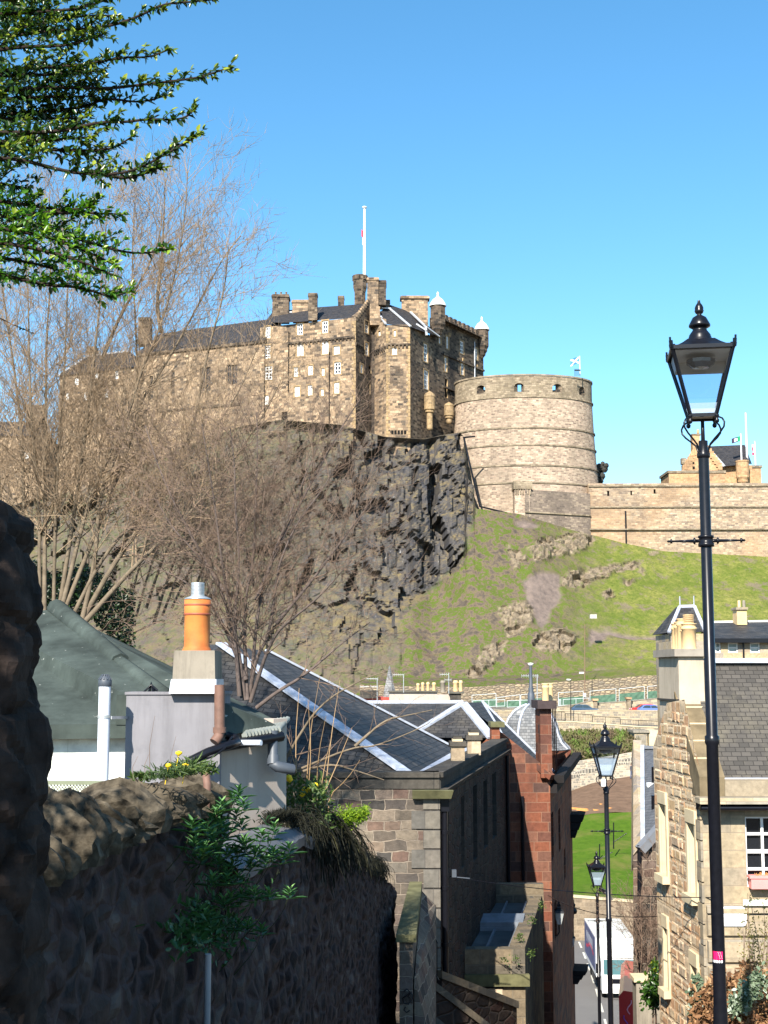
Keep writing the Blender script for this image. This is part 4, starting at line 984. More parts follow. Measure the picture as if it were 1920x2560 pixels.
# chimney
mb = MB()
b0 = P(430, 1722, 12.66); w1 = P(538, 1722, 12.66).x; t0 = P(434, 1626, 12.66); t1 = P(536, 1626, 12.66).x
d_ = .62
B = [Vector((b0.x, b0.y, b0.z)), Vector((w1, b0.y, b0.z)), Vector((w1, b0.y + d_, b0.z)), Vector((b0.x, b0.y + d_, b0.z))]
T = [Vector((t0.x, b0.y + .02, t0.z)), Vector((t1, b0.y + .02, t0.z)), Vector((t1, b0.y + d_ - .02, t0.z)), Vector((t0.x, b0.y + d_ - .02, t0.z))]
mb.hexa(B, T, 0)
f0 = P(424, 1734, 12.64)
mb.hexa([Vector((f0.x, f0.y - .05, f0.z)), Vector((w1 + .02, f0.y - .05, f0.z)), Vector((w1 + .02, b0.y + d_, f0.z)), Vector((f0.x, b0.y + d_, f0.z))], [B[0] + Vector((-.01, -.01, .10)), B[1] + Vector((.01, -.01, .10)), B[2] + Vector((.01, .01, .1)), B[3] + Vector((-.01, .01, .1))], 1)
ch = mb.build('chimney', [M['cement'], M['flash']], house)
pc = P(492, 1622, 12.9); pc.z = t0.z; pr = P(524, 1600, 12.9).x - P(492, 1600, 12.9).x
hz = lambda y: P(492, y, 12.9).z - t0.z
mb = MB(); mb.lathe(pc, [(pr * 1.25, -.02), (pr * 1.05, .03), (pr, .05), (pr, hz(1540)), (pr * 1.03, hz(1537)), (pr * 1.03, hz(1500)), (.05, hz(1498))], 28)
for y in (1536, 1513): mb.lathe(pc, [(pr * 1.02, hz(y + 3)), (pr * 1.09, hz(y)), (pr * 1.02, hz(y - 3))], 28, 1)
pot = mb.build('chimney_pot', [M['terracotta'], M['terra_red']], ch)
mb = MB(); q = [(pr * 1.02, hz(1498)), (pr * 1.02, hz(1496)), (pr * .55, hz(1490))]
for k in range(9): y = 1488 - k * 3.4; q += [(pr * .5, hz(y)), (pr * .55, hz(y - 1)), (pr * .5, hz(y - 2.2))]
q += [(pr * .52, hz(1457)), (.01, hz(1456))]
mb.lathe(pc, q, 24); mb.build('cowl', M['zinc'], pot)
# white flue pipe with slotted cap
fp = P(256, 1960, 12.3); mb = MB(); fr = P(272, 1800, 12.3).x - P(256, 1800, 12.3).x
zz = lambda y: P(256, y, 12.3).z
mb.tube([(fp.x, fp.y, -4.5), (fp.x, fp.y, zz(1712))], fr * .93, 20)
o = mb.build('flue_pipe', M['pipe_white'], house)
mb = MB(); q = [(fr, zz(1716)), (fr * 1.05, zz(1715)), (fr * 1.05, zz(1702)), (fr, zz(1700)), (fr * .8, zz(1692)), (fr * .35, zz(1688)), (.01, zz(1687))]
mb.lathe((fp.x, fp.y, 0), q, 20)
for k in range(12):
    a = 2 * math.pi * k / 12; mb.bar((fp.x + fr * math.cos(a), fp.y + fr * math.sin(a), zz(1700)), (fp.x + fr * .4 * math.cos(a), fp.y + fr * .4 * math.sin(a), zz(1687)), .012, .02)
mb.build('vent_cap', M['pipe_blue'], o)
mb = MB(); mb.lathe((fp.x, fp.y, zz(1795)), [(fr * 1.03, 0), (fr * 1.03, .03)], 16); mb.bar((fp.x + fr, fp.y, zz(1794)), (fp.x + fr + .12, fp.y + .7, zz(1794) - .02), .03, .03); mb.build('pipe_bracket', M['zinc'], o)
# soil pipe, waste pipe and right downpipe
mb = MB(); s = lambda x, y, Y: P(x, y, Y)
mb.tube([s(549, 1712, 12.6), s(549, 1825, 12.6), s(546, 1842, 12.58), s(536, 1856, 12.55)], .055, 10); mb.tube([s(549, 1818, 12.6), s(549, 1832, 12.6)], .068, 10); mb.build('soil_pipe', M['pipe_brown'], house)
mb = MB(); mb.tube([s(470, 1905, 12.4), s(520, 1880, 12.45), s(575, 1862, 12.6), s(594, 1856, 12.7), s(590, 1846, 12.8), s(566, 1838, 12.8)], .045, 8)
mb.tube([s(470, 1912, 12.4), s(535, 1890, 12.45), s(560, 1872, 12.5), s(580, 1842, 12.7)], .012, 5); mb.build('waste_pipe', M['iron'], house)
mb = MB(); mb.tube([s(600, 1857, 12.8), s(653, 1857, 12.7)], .03, 8); mb.build('overflow_pipe', M['pipe_white'], house)
mb = MB(); mb.tube([s(682, 1826, 13.25), s(682, 1900, 13.25), s(684, 1910, 13.22), s(692, 1916, 13.2), s(732, 1924, 13.3)], .058, 12); mb.tube([s(683, 1890, 13.25), s(683, 1912, 13.22)], .068, 12); mb.build('rain_pipe', M['pipe_blue'], house)
mb = MB(); mb.tube([br_ + Vector((.02, -.08, -.1)), rt + Vector((.02, -.08, -.1))], .06, 8); mb.build('gutter', M['iron'], house)
mb = MB(); mb.tube([P(372, 1735, 13.0), P(378, 1708, 13.1), P(384, 1735, 13.0)], .02, 6); mb.tube([P(360, 1730, 13.0), P(378, 1712, 13.05), P(400, 1732, 13.0)], .012, 5); mb.build('roof_vent', M['iron'], house)
# lattice fence between house and wall
mb = MB(); YL = 10.2
for k in range(-6, 34):
    x = 100 + k * 8
    for sg in (1, -1):
        a = [x, 1958]; b = [x + sg * 32, 1998]
        if min(a[0], b[0]) > 95 and max(a[0], b[0]) < 262: mb.bar(P(a[0], a[1], YL + .002 * sg), P(b[0], b[1], YL + .002 * sg), .009, .006)
mb.bar(P(90, 1957, YL), P(262, 1957, YL), .03, .03)
tag(mb.build('lattice_fence', plain('pale_green_trellis', (.20, .22, .15), .8, .2, 4)), 'low diamond lattice fence in front of the white house wall', 'fence')

# ------------------------------------------------------------------ hipped stone building in the middle
sc0 = P(1090, 2560, 27)
school = thing('hipped_stone_building', (sc0.x, sc0.y, -13), 'large rubble stone building with hipped slate roof and sooty parapet beside the steps', 'building')
FS = Fac((640, 27.0), (1097, 27.0)); FK = Fac((1097, 27.0), (1262, 41.7))
zpar = FS.sz(1000, 1930)[1]; zcor = FS.sz(1000, 1972)[1]
mb = MB()
wall(mb, FS, 0, FS.L, -13, zcor, m=0)
mb.prism([(p.x, p.y) for p in (FS.p(.05, 0, -.5), FS.p(FS.L - .4, 0, -.5), FK.p(FK.L - .1, 0, -.6), FS.p(.05, 0, -13))], -13, zcor - .3, 0)
for k in range(30):                                    # quoins
    z = zcor - .05 - k * .42; w_ = .62 if k % 2 else .36
    if z < -12: break
    mb.hexa([FS.p(FS.L - w_, z - .39, .003), FS.p(FS.L + .01, z - .39, .003), FS.p(FS.L + .01, z, .003), FS.p(FS.L - w_, z, .003)], [FS.p(FS.L - w_, z - .39, .035), FS.p(FS.L + .01, z - .39, .035), FS.p(FS.L + .01, z, .035), FS.p(FS.L - w_, z, .035)], 2)
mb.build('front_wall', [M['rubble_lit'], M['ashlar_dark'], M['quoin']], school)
mb = MB()
wh = []
M['dwf'] = plain('dark_window_frame', (.05, .05, .055), .6, .1, 3)
for x0, y0, x1, y1 in [(1115, 2020, 1122, 2185), (1153, 1990, 1161, 2170), (1183, 1963, 1193, 2150), (1209, 1950, 1219, 2120), (1231, 1932, 1241, 2095)]:
    wh += holes_px(FK, [(x0, y0, x1, y1)])
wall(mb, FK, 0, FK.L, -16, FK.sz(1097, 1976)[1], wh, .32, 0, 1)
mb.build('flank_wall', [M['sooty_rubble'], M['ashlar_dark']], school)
for h in wh: window(school, FK, h, 2, 6, .03, .06, .26, M['dwf'])
mb = MB()                                              # parapet with cope and cornice
for f, L in ((FS, FS.L), (FK, FK.L)):
    e0 = 0
    mb.hexa([f.p(e0, zcor + .003, -.34), f.p(L, zcor + .003, -.34), f.p(L, zcor + .003, .03), f.p(e0, zcor + .003, .03)], [f.p(e0, zpar - .12, -.34), f.p(L, zpar - .12, -.34), f.p(L, zpar - .12, .03), f.p(e0, zpar - .12, .03)], 0)
    mb.hexa([f.p(e0, zpar - .115, -.4), f.p(L, zpar - .115, -.4), f.p(L, zpar - .115, .09), f.p(e0, zpar - .115, .09)], [f.p(e0, zpar, -.4), f.p(L, zpar, -.4), f.p(L, zpar, .09), f.p(e0, zpar, .09)], 0)
    z = zcor
    if f is FK: mb.hexa([f.p(0, z - .14, 0), f.p(L, z - .14, 0), f.p(L, z - .14, .10), f.p(0, z - .14, .10)], [f.p(0, z, 0), f.p(L, z, 0), f.p(L, z, .2), f.p(0, z, .2)], 0)
mb.hexa([FS.p(FS.L - .6, zcor - .2, .02), FS.p(FS.L + .25, zcor - .2, .02), FS.p(FS.L + .25, zcor - .2, .18), FS.p(FS.L - .6, zcor - .2, .18)], [FS.p(FS.L - .6, zcor - .02, .02), FS.p(FS.L + .3, zcor - .02, .02), FS.p(FS.L + .3, zcor - .02, .28), FS.p(FS.L - .6, zcor - .02, .28)], 1)
mb.build('parapet', [M['ashlar_dark'], M['moss']], school)
mb = MB()                                              # hipped roof
zg = zpar - .12
h1, h2 = P(1026, 1934, 27.5), P(1140, 1842, 37.5)
h1.z = zg - .02; h2.z = zg - .02
apx = P(552, 1611, 31.5); ap2 = P(666, 1628, 34.6)
l1 = Vector((P(560, 1934, 27.5).x - 3, h1.y, zg - .02)); l2 = Vector((l1.x, h2.y, zg - .02))
e2 = FK.p(.35, zg - .03, -.42); e3 = FK.p(FK.L, zg - .03, -.42)
ap3 = P(470, 1612, 33.5); mb.poly([l1, h1, apx, ap3]); mb.poly([h1, h2, ap2, apx]); mb.poly([h2, l2, ap3, ap2]); mb.poly([l2, l1, ap3]); mb.poly([apx, ap2, ap3])
rf = mb.build('roof', M['slate'], school)
mb = MB()
for a, b, w_ in ((h1, apx, .34), (h2, ap2, .2)):
    mb.bar(a + Vector((0, -.02, .03)), b + Vector((0, -.02, .03)), w_, .06)
mb.poly([FS.p(0, zg - .01, -.3), FS.p(FS.L, zg - .01, -.3), h1 + Vector((.3, 0, .01)), l1 + Vector((0, 0, .01))])
mb.poly([h1 + Vector((.0, 0, .012)), FS.p(FS.L - .1, zg - .008, -.3), e3, h2])
mb.build('lead_ridge', M['flash'], rf)
for px0, px1, y0, y1, Y in ((1127, 1163, 1846, 1905, 30.6), (1168, 1203, 1830, 1888, 33.4)):
    mb = MB(); pbox(mb, px0 + 1, px1 - 1, y0 + 14, y1, Y, .42, 0); pbox(mb, px0 - 3, px1 + 3, y0 + 8, y0 + 20, Y - .05, .55, 1); pbox(mb, px0 + 4, px1 - 6, y0 + 2, y0 + 8, Y + .03, .38, 2); pbox(mb, px0 + 6, px1 - 8, y0 - 6, y0 + 2, Y + .06, .3, 1)
    mb.build('chimney', [M['ashlar_pale'], M['ashlar_dark'], M['dress']], school)
mb = MB(); 
for f, u in ((FK, .18),): mb.tube([f.p(u, zcor - .3, .09), f.p(u, -16, .09)], .07, 8); mb.box(tuple(f.p(u, zcor - .5, .09) - Vector((.1, .1, 0))), tuple(f.p(u, zcor - .2, .09) + Vector((.1, .1, 0))))
for k in range(9): mb.lathe(FK.p(.18, zcor - 1 - k * 1.2, .09), [(.09, 0), (.09, .08)], 8)
mb.build('downpipe', M['iron'], school)
mb = MB(); mb.tube([FK.p(FK.L - .35, zcor - .2, .09), FK.p(FK.L - .35, -16, .09)], .07, 8); mb.build('downpipe', M['iron'], school)
mb = MB(); q = FK.p(.5, FS.sz(1110, 2200)[1], .25); mb.box((q.x - .05, q.y - .06, q.z), (q.x + .05, q.y + .06, q.z + .16)); mb.bar(q, q + Vector((.35, 0, -.03)), .02, .02)
mb.build('floodlight', M['pipe_blue'], school)
# porch with flat roof in front of the flank
po = thing('flat_roofed_porch', (FK.p(3, 0, 1).x, FK.p(3, 0, 1).y, -17), 'low stone annexe with panelled flat roof and weeds in its gutter, half in shadow', 'annexe')
YP = 31.0
pf0, pf1 = P(1140, 2370, YP), P(1312, 2370, YP); pb1 = P(1356, 2232, 38.5); pb0 = P(1228, 2236, 38.5)
zpr = pf0.z
def q4(z): return [Vector((pf0.x - .6, pf0.y, z)), Vector((pf1.x, pf1.y, z)), Vector((pb1.x, pb1.y, z)), Vector((pb0.x - .8, pb0.y, z))]
mb = MB(); mb.hexa(q4(-17), q4(zpr - .9), 0)
lo_ = P(1140, 2402, YP).z
mb.build('wall', [M['annexe']], po)
mb = MB()
A0, A1 = q4(0)[0], q4(0)[1]
mb.box((A0.x, A0.y - .02, zpr - .62), (A1.x, A0.y + .35, zpr - .03), 0)
mb.box((A0.x, A0.y - .14, zpr - .9), (A1.x + .1, A0.y + .05, zpr - .625), 1)
B0, B1 = q4(0)[1], q4(0)[2]; dv = (B1 - B0).normalized(); nv = Vector((dv.y, -dv.x, 0))
mb.hexa([B0 + Vector((0, 0, zpr - .9)), B1 + Vector((0, 0, zpr - .9)), B1 - nv * .35 + Vector((0, 0, zpr - .9)), B0 - nv * .35 + Vector((0, .36, zpr - .9))], [B0 + Vector((0, 0, zpr)), B1 + Vector((0, 0, zpr)), B1 - nv * .35 + Vector((0, 0, zpr)), B0 - nv * .35 + Vector((0, .36, zpr))], 0)
C0, C1 = q4(0)[3], q4(0)[2]
mb.box((C0.x, C0.y - .3, zpr - .9), (C1.x, C0.y, zpr + .35), 0)
mb.build('parapet', [M['annexe'], M['moss']], po)
mb = MB(); T_ = q4(zpr - .22)
mb.poly(T_, 0)
L2 = lambda u, v, z=zpr - .2: T_[0].lerp(T_[1], u).lerp(T_[3].lerp(T_[2], u), v) + Vector((0, 0, z - zpr + .22))
for v in (.42, .52): mb.bar(L2(.02, v), L2(.9, v), .1, .12, 1)
mb.hexa([L2(.02, .42), L2(.88, .42), L2(.88, .52), L2(.02, .52)], [L2(.02, .42, zpr), L2(.88, .42, zpr), L2(.88, .52, zpr + .1), L2(.02, .52, zpr + .1)], 1)
for u in (.3, .55, .8): mb.bar(L2(u, .02), L2(u, .42), .05, .1, 1); mb.bar(L2(u, .52), L2(u, .96), .05, .1, 1)
mb.build('flat_roof', [M['cement_dark'], plain('dull_lead_rolls', (.16, .18, .21), .6, .3, 3)], po)
mb = MB(); a = P(1205, 2470, YP - .01); b = P(1257, 2560, YP - .01); mb.box((a.x, a.y - .02, -17), (b.x, a.y + .2, a.z), 0); mb.box((a.x - .05, a.y - .05, a.z + .002), (b.x + .02, a.y + .1, a.z + .09), 1); mb.build('doorway', [M['ashlar_pale'], M['iron']], po)
# sloping stair walls at the foot
for i, (pa, pb, w_, lab) in enumerate((((1105, 2445, 26.2), (1292, 2520, 28.6), .5, 'upper sloping stone stair wall with a pale cope in front of the annexe'), ((1090, 2475, 25.0), (1235, 2590, 25.8), .55, 'lower sloping stone stair wall descending below the annexe'), ((1040, 2520, 23.4), (1130, 2600, 23.8), .45, 'dark sloping stair wall beside the graffiti wall'))):
    a, b = P(*pa), P(*pb); d = (b - a); n_ = Vector((-d.y, d.x, 0)).normalized() * w_
    mb = MB()
    mb.hexa([Vector((a.x, a.y, -17)), Vector((b.x, b.y, -17)), Vector((b.x, b.y, -17)) + n_, Vector((a.x, a.y, -17)) + n_], [a, b, b + n_, a + n_], 0)
    mb.hexa([a + Vector((0, -.06, .003)), b + Vector((.05, -.06, .003)), b + n_ + Vector((.05, .06, .003)), a + n_ + Vector((0, .06, .003))], [a + Vector((0, -.06, .16)), b + Vector((.05, -.06, .16)), b + n_ + Vector((.05, .06, .16)), a + n_ + Vector((0, .06, .16))], 1)
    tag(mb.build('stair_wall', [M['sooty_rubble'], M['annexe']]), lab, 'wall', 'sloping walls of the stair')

# ------------------------------------------------------------------ slate roof behind, red sandstone building, domed turret
mid = thing('hipped_slate_building', (P(1120, 1900, 46).x, P(1120, 1900, 46).y, -14), 'slate roofed building with white lead ridges and a hipped dormer end behind the rubble building', 'building')
mb = MB(); eav = P(1100, 1850, 44)
a0 = Vector((P(930, 1850, 44).x - 3, eav.y, eav.z)); a1 = Vector((P(1262, 1850, 44).x, eav.y, eav.z))
mb.box((a0.x, a0.y + .2, -14), (a1.x - .1, a0.y + 11, eav.z - .1), 0); mb.build('wall', M['rubble_lit'], mid)
mb = MB()
r0, r1 = P(930, 1757, 49), P(1207, 1756, 49); r0.x -= 2
mb.poly([a0, a1, r1, r0]); back = 7
mb.poly([Vector((a1.x, a1.y + 11, a1.z)), Vector((a0.x, a0.y + 11, a0.z)), r0, r1]); mb.poly([a1, Vector((a1.x, a1.y + 11, a1.z)), r1]); mb.poly([Vector((a0.x, a0.y + 11, a0.z)), a0, r0])
ga = P(1157, 1757, 44.0); gl_ = P(1040, 1814, 42.5); gr_ = P(1230, 1842, 42.0); gb = P(1157, 1757, 49)
gl_.z = gr_.z = P(1140, 1845, 42).z
gl_.x = P(1058, 1806, 43).x - .6
mb.poly([gl_, gr_, ga]); mb.poly([gr_, P(1262, 1846, 44.5), gb + Vector((.2, .2, .02)), ga]); mb.poly([gl_, ga, gb + Vector((-.2, .2, .02)), Vector((gl_.x, a0.y + 1, gl_.z))])
rf = mb.build('roof', M['slate'], mid)
mb = MB()
mb.bar(r0, r1 + Vector((-.8, 0, .0)), .3, .18); mb.bar(gl_, ga, .3, .08); mb.bar(gr_, ga + Vector((0, -.02, 0)), .34, .08); mb.bar(r1, Vector((a1.x, a1.y, a1.z)), .12, .06)
mb.build('lead_ridge', M['flash'], rf)

FRd = Fac((1240, 42.0), (1371, 42.0)); FRk = Fac((1371, 42.0), (1424, 55.0))
red = thing('red_sandstone_building', (FRd.p(3, 0).x, FRd.p(3, 0).y, -20), 'tall red sandstone building with half lit gable wall and tall chimney stack', 'building')
mb = MB()
top = [FRd.at(1212, 1762), FRd.at(1371, 1912)]
x0 = FRd.p(0, 0).x
zl_ = FRd.at(1240, 1822).z; zr_ = FRd.at(1371, 1926).z
mb.poly([Vector((x0 - 1, FRd.A.y, -20)), Vector((FRd.B.x, FRd.B.y, -20)), Vector((FRd.B.x, FRd.B.y, zr_)), Vector((x0, FRd.A.y, zl_)), Vector((x0 - 1, FRd.A.y, zl_ - 1))], 0)
mb.build('gable_wall', M['redstone'], red)
mb = MB()
hk = holes_px(FRk, [(1378, 2030, 1384, 2150), (1396, 2020, 1401, 2130), (1410, 2120, 1414, 2200), (1386, 2250, 1392, 2350)])
wall(mb, FRk, 0, FRk.L, -20, zr_ - .2, hk, .3, 0)
e = FRk.p(FRk.L, 0); 
mb.prism([(FRd.A.x - 3, FRd.A.y + .4), (FRd.B.x - .5, FRd.B.y + .4), (e.x - .5, e.y - .2), (e.x - 9, e.y - .2)], -20, zr_ - 1.2, 0)
mb.poly([FRk.p(FRk.L, -20), Vector((e.x - 9, e.y, -20)), Vector((e.x - 9, e.y, zr_)), FRk.p(FRk.L, zr_)], 0)
mb.build('street_wall', M['redstone'], red)
for h in hk: window(red, FRk, h, 2, 4, .05, .08, .25, M['iron'])
mb = MB()
rA, rB = P(1159, 1757, 44.2), P(1380, 1933, 41.7)
rC, rD = P(1404, 1950, 46), P(1206, 1755, 49.2)
mb.poly([rA, rB, rC]); mb.poly([rA, rC, rD]); mb.poly([rD, rC, P(1412, 1960, 54), P(1260, 1830, 56)])
rf = mb.build('roof', M['slate'], red)
mb = MB(); rE = rA.lerp(rB, .42); mb.bar(rE + Vector((0, 0, -.14)), rB + Vector((0, 0, -.14)), .2, .2, 0); mb.bar(rD + Vector((0, 0, .03)), rC + Vector((0, 0, .03)), .1, .05, 1); 
mb.build('skew', [M['redstone'], M['flash']], rf)
mb = MB(); 
g0_ = FRk.p(.1, zr_ - .3, .3); g1_ = FRk.p(FRk.L - .2, zr_ - .3, .3); mb.bar(g0_, g1_, .35, .25); mb.bar(FRk.p(0, zr_ - .62, .12), FRk.p(FRk.L, zr_ - .62, .12), .24, .3)
M['blackstone'] = plain('blackened_stone', (.02, .018, .018), .9, .3, 2)
mb.build('eaves', M['blackstone'], red)
for px, y0, y1, w_ in ((1428, 2045, 2110, 1.0), (1430, 2480, 2520, .9)):
    mb = MB(); u = FRk.L - .7; z0 = FRk.sz(1420, y1)[1]; z1 = FRk.sz(1420, y0)[1]
    for k in range(3): mb.hexa([FRk.p(u - .9, z0 + (z1 - z0) * k / 3, 0), FRk.p(u + .6, z0 + (z1 - z0) * k / 3, 0), FRk.p(u + .6, z0 + (z1 - z0) * k / 3, .2 + .16 * k), FRk.p(u - .9, z0 + (z1 - z0) * k / 3, .2 + .16 * k)], [FRk.p(u - .9, z0 + (z1 - z0) * (k + .9) / 3, 0), FRk.p(u + .6, z0 + (z1 - z0) * (k + .9) / 3, 0), FRk.p(u + .6, z0 + (z1 - z0) * (k + .9) / 3, .3 + .16 * k), FRk.p(u - .9, z0 + (z1 - z0) * (k + .9) / 3, .3 + .16 * k)])
    mb.build('corbel', M['blackstone'], red)
mb = MB(); pbox(mb, 1350, 1381, 1768, 1945, 41.8, 1.5, 0); pbox(mb, 1344, 1392, 1752, 1772, 41.6, 2.0, 1)
for k in range(3): pbox(mb, 1382 + k * 4, 1385 + k * 4, 1772, 1930, 42.2 + k * .6, .25, 0)
ch = mb.build('tall_chimney', [M['redstone'], plain('dark_cope', (.06, .045, .045), .9, .3, 3)], red)
for px, Y, r_, y0 in ((1364, 42.0, .115, 1708), (1377, 42.6, .085, 1708)):
    c = P(px, 1753, Y); h = P(px, y0, Y).z - c.z; mb = MB(); mb.lathe(c, [(r_ * 1.05, 0), (r_, .03), (r_, h * .72), (r_ * 1.12, h * .75), (r_ * 1.12, h * .8), (r_, h * .83), (r_, h * .93), (r_ * 1.1, h * .95), (r_ * 1.1, h), (.02, h)], 14); mb.build('chimney_pot', M['pot_cream'], ch)
mb = MB(); pbox(mb, 1229, 1250, 1812, 1870, 41.2, .9, 0); pbox(mb, 1227, 1262, 1806, 1818, 41.1, 1.1, 1); mb.build('short_chimney', [M['redstone'], M['moss']], red)
for px, y0, y1 in ((1305, 1990, 2200), (1247, 1900, 2300)): 
    mb = MB(); u, za = FRd.sz(px, y0); mb.tube([FRd.p(u, za, .1), FRd.p(u, FRd.sz(px, y1)[1], .1)], .06, 8); mb.build('downpipe', M['iron'], red)

dm = thing('domed_turret', (P(1328, 1850, 53).x, P(1328, 1850, 53).y, -19), 'ogee dome of pale slates with white ribs and tall finial behind the red chimney', 'turret')
c = P(1328, 1762, 53); Zd = lambda y: P(1328, y, 53).z - c.z; Rd = lambda x: P(1328 + x, 1762, 53).x - c.x
prof = [(Rd(98), Zd(1872)), (Rd(82), Zd(1856)), (Rd(72), Zd(1835)), (Rd(66), Zd(1812)), (Rd(58), Zd(1795)), (Rd(44), Zd(1778)), (Rd(26), Zd(1767)), (Rd(12), Zd(1762))]
mb = MB(); mb.lathe(c, prof, 16, 0, smooth=False); rf = mb.build('dome', M['dome_slate'], dm)
mb = MB()
for k in range(16):
    a = 2 * math.pi * (k + .5) / 16
    if k % 2 == 0: mb.tube([c + Vector((r_ * math.cos(a), r_ * math.sin(a), z + .02)) for r_, z in prof], .055, 5)
mb.build('ribs', M['flash'], rf)
mb = MB(); Rp = lambda x: P(1320 + x, 1700, 53).x - P(1320, 1700, 53).x
mb.lathe(c, [(Rd(9), Zd(1764)), (Rd(9), Zd(1735)), (Rd(6), Zd(1728)), (Rd(7), Zd(1722)), (Rd(4.5), Zd(1716)), (Rd(3.5), Zd(1664))], 12); mb.lathe(c, [(Rd(4), Zd(1664)), (Rd(7), Zd(1661)), (Rd(7), Zd(1658)), (.01, Zd(1657))], 12, 1); mb.build('finial', [M['pipe_blue'], M['white']], dm)
mb = MB(); r_ = Rd(80); mb.lathe((c.x, c.y, -19), [(r_, 0), (r_, 19 + c.z + Zd(1885)), (r_ * 1.2, 19 + c.z + Zd(1874)), (.1, 19 + c.z + Zd(1874))], 16, 0); mb.build('wall', M['redstone'], dm)

# roof tops beyond
bk = thing('chimney_block', (P(1060, 1760, 66).x, P(1060, 1760, 66).y, -20), 'long cream rendered chimney block with a row of clay pots behind the slate ridge', 'building')
mb = MB(); pbox(mb, 973, 1093, 1730, 1764, 66, 1.2, 0); pbox(mb, 1093, 1126, 1736, 1764, 66, 1.2, 0); pbox(mb, 970, 1096, 1727, 1731, 65.9, 1.4, 1); pbox(mb, 1126, 1153, 1733, 1764, 65.6, 1.4, 2); pbox(mb, 1122, 1160, 1729, 1734, 65.5, 1.6, 1); pbox(mb, 940, 1160, 1764, 2200, 66, 6, 0)
mb.build('wall', [M['render_beige'], plain('dark_cope_stone', (.10, .095, .08), .9, .3, 3), M['ashlar_dark']], bk)
for px, y0, w_, m in ((1045, 1708, 4.2, 'pot_cream'), (1057, 1706, 4.2, 'pot_cream'), (1070, 1705, 4.2, 'pot_cream'), (1085, 1706, 5, 'pot_cream'), (1107, 1701, 7, 'cement'), (1139, 1701, 6.5, 'pot_cream'), (1152, 1701, 5, 'pot_cream')):
    c = P(px, 1731, 66.4); r_ = P(px + w_, 1731, 66.4).x - c.x; h = P(px, y0, 66.4).z - c.z
    mb = MB(); mb.lathe(c, [(r_, 0), (r_ * .92, h * .75), (r_ * 1.1, h * .8), (r_ * 1.1, h * .88), (r_ * .8, h * .9), (r_ * .8, h), (.02, h)], 10); mb.build('chimney_pot', M[m], bk)
sp_ = thing('stone_spirelet', (P(974, 1740, 70).x, P(974, 1740, 70).y, P(974, 1745, 70).z), 'small pointed lead grey spirelet rising above the roofs', 'spire')
mb = MB(); c = P(974, 1745, 70); h = P(974, 1664, 70).z - c.z; r_ = P(992, 1745, 70).x - c.x
mb.lathe(c, [(r_, 0), (r_ * .85, h * .2), (r_ * .6, h * .45), (r_ * .32, h * .75), (r_ * .14, h * .95), (.01, h)], 8, 0, smooth=False); mb.lathe(c, [(r_ * 1.15, -6), (r_ * 1.15, 0), (r_, .05)], 8, 0, smooth=False)
mb.build('spire', M['dome_slate'], sp_)
mb = MB(); pbox(mb, 905, 973, 1744, 1790, 68, 5, 0); pbox(mb, 900, 945, 1727, 1746, 67.5, 3, 1); tag(mb.build('red_painted_roof', [M['redpaint'], M['ashlar_dark']]), 'strip of red painted roof with dark ridge block left of the cream chimney block', 'roof')
def aerial(px, y0, y1, Y, bars, label):
    mb = MB(); a, b = P(px, y1, Y), P(px, y0, Y); mb.tube([a, b], .025, 5)
    for yy, x0, x1, n in bars:
        p0, p1 = P(x0, yy, Y), P(x1, yy, Y); mb.tube([p0, p1], .018, 4)
        for k in range(n): q = p0.lerp(p1, k / max(1, n - 1)); mb.tube([q + Vector((0, -.15, .0)), q + Vector((0, .15, .05))], .01, 4); mb.tube([q + Vector((0, 0, -.08)), q + Vector((0, 0, .08))], .01, 4)
    return tag(mb.build('aerial', M['zinc']), label, 'aerial', 'television aerials on the roofs')
aerial(943, 1694, 1752, 64, [(1697, 915, 945, 6), (1717, 900, 944, 6)], 'leftmost of the roof aerials, with two crossbars above the red painted roof')
aerial(1009, 1686, 1732, 64, [(1687, 982, 1010, 7)], 'roof aerial standing on the left of the cream chimney block')
aerial(1122, 1682, 1734, 64, [(1686, 1100, 1122, 5), (1700, 1112, 1128, 3)], 'roof aerial between the grey pot and the two large clay pots')
aerial(1343, 1686, 1760, 58, [(1690, 1304, 1345, 8)], 'roof aerial right beside the dome finial')

# ------------------------------------------------------------------ right building with rock faced gable
XW = P(1763, 2300, 24.2).x
FRt = Fac(Vector((XW - .225, 27.4 * SC)), Vector((XW, 24.2 * SC)))       # left facing gable wall, far edge to near corner
FA = Fac(Vector((XW, 24.2 * SC)), Vector((XW + 14, 24.2 * SC)))         # ashlar front
rb = thing('sandstone_house', (XW + 2, 24.2 * SC, -16), 'golden sandstone house with rock faced gable, ashlar front and slate roof at the right', 'house')
zea = FA.sz(1850, 1950)[1]; zco = FA.sz(1850, 1990)[1]; zri = P(1850, 1655, 26.3).z
mb = MB()
gh = []
def fr(px, py): return FRt.sz(px, py)
for x0, y0, x1, y1 in ((1654, 2010, 1669, 2185), (1724, 2058, 1742, 2235), (1664, 2320, 1673, 2470), (1733, 2415, 1747, 2520)):
    u0 = fr(x0, (y0 + y1) / 2)[0]; u1 = fr(x1, (y0 + y1) / 2)[0]; gh.append((u0, u1, fr((x0 + x1) / 2, y1)[1], fr((x0 + x1) / 2, y0)[1]))
um = fr(1690, 1760)[0]; zpk = P(1690, 1756, 26.9).z
ztop = fr(1763, 1960)[1]
wall(mb, FRt, 0, FRt.L, -16, ztop, gh, .3, 0, 1)
n = 14; us = [FRt.L * k / n for k in range(n + 1)]
uL, uR = fr(1668, 1790)[0], fr(1712, 1780)[0]
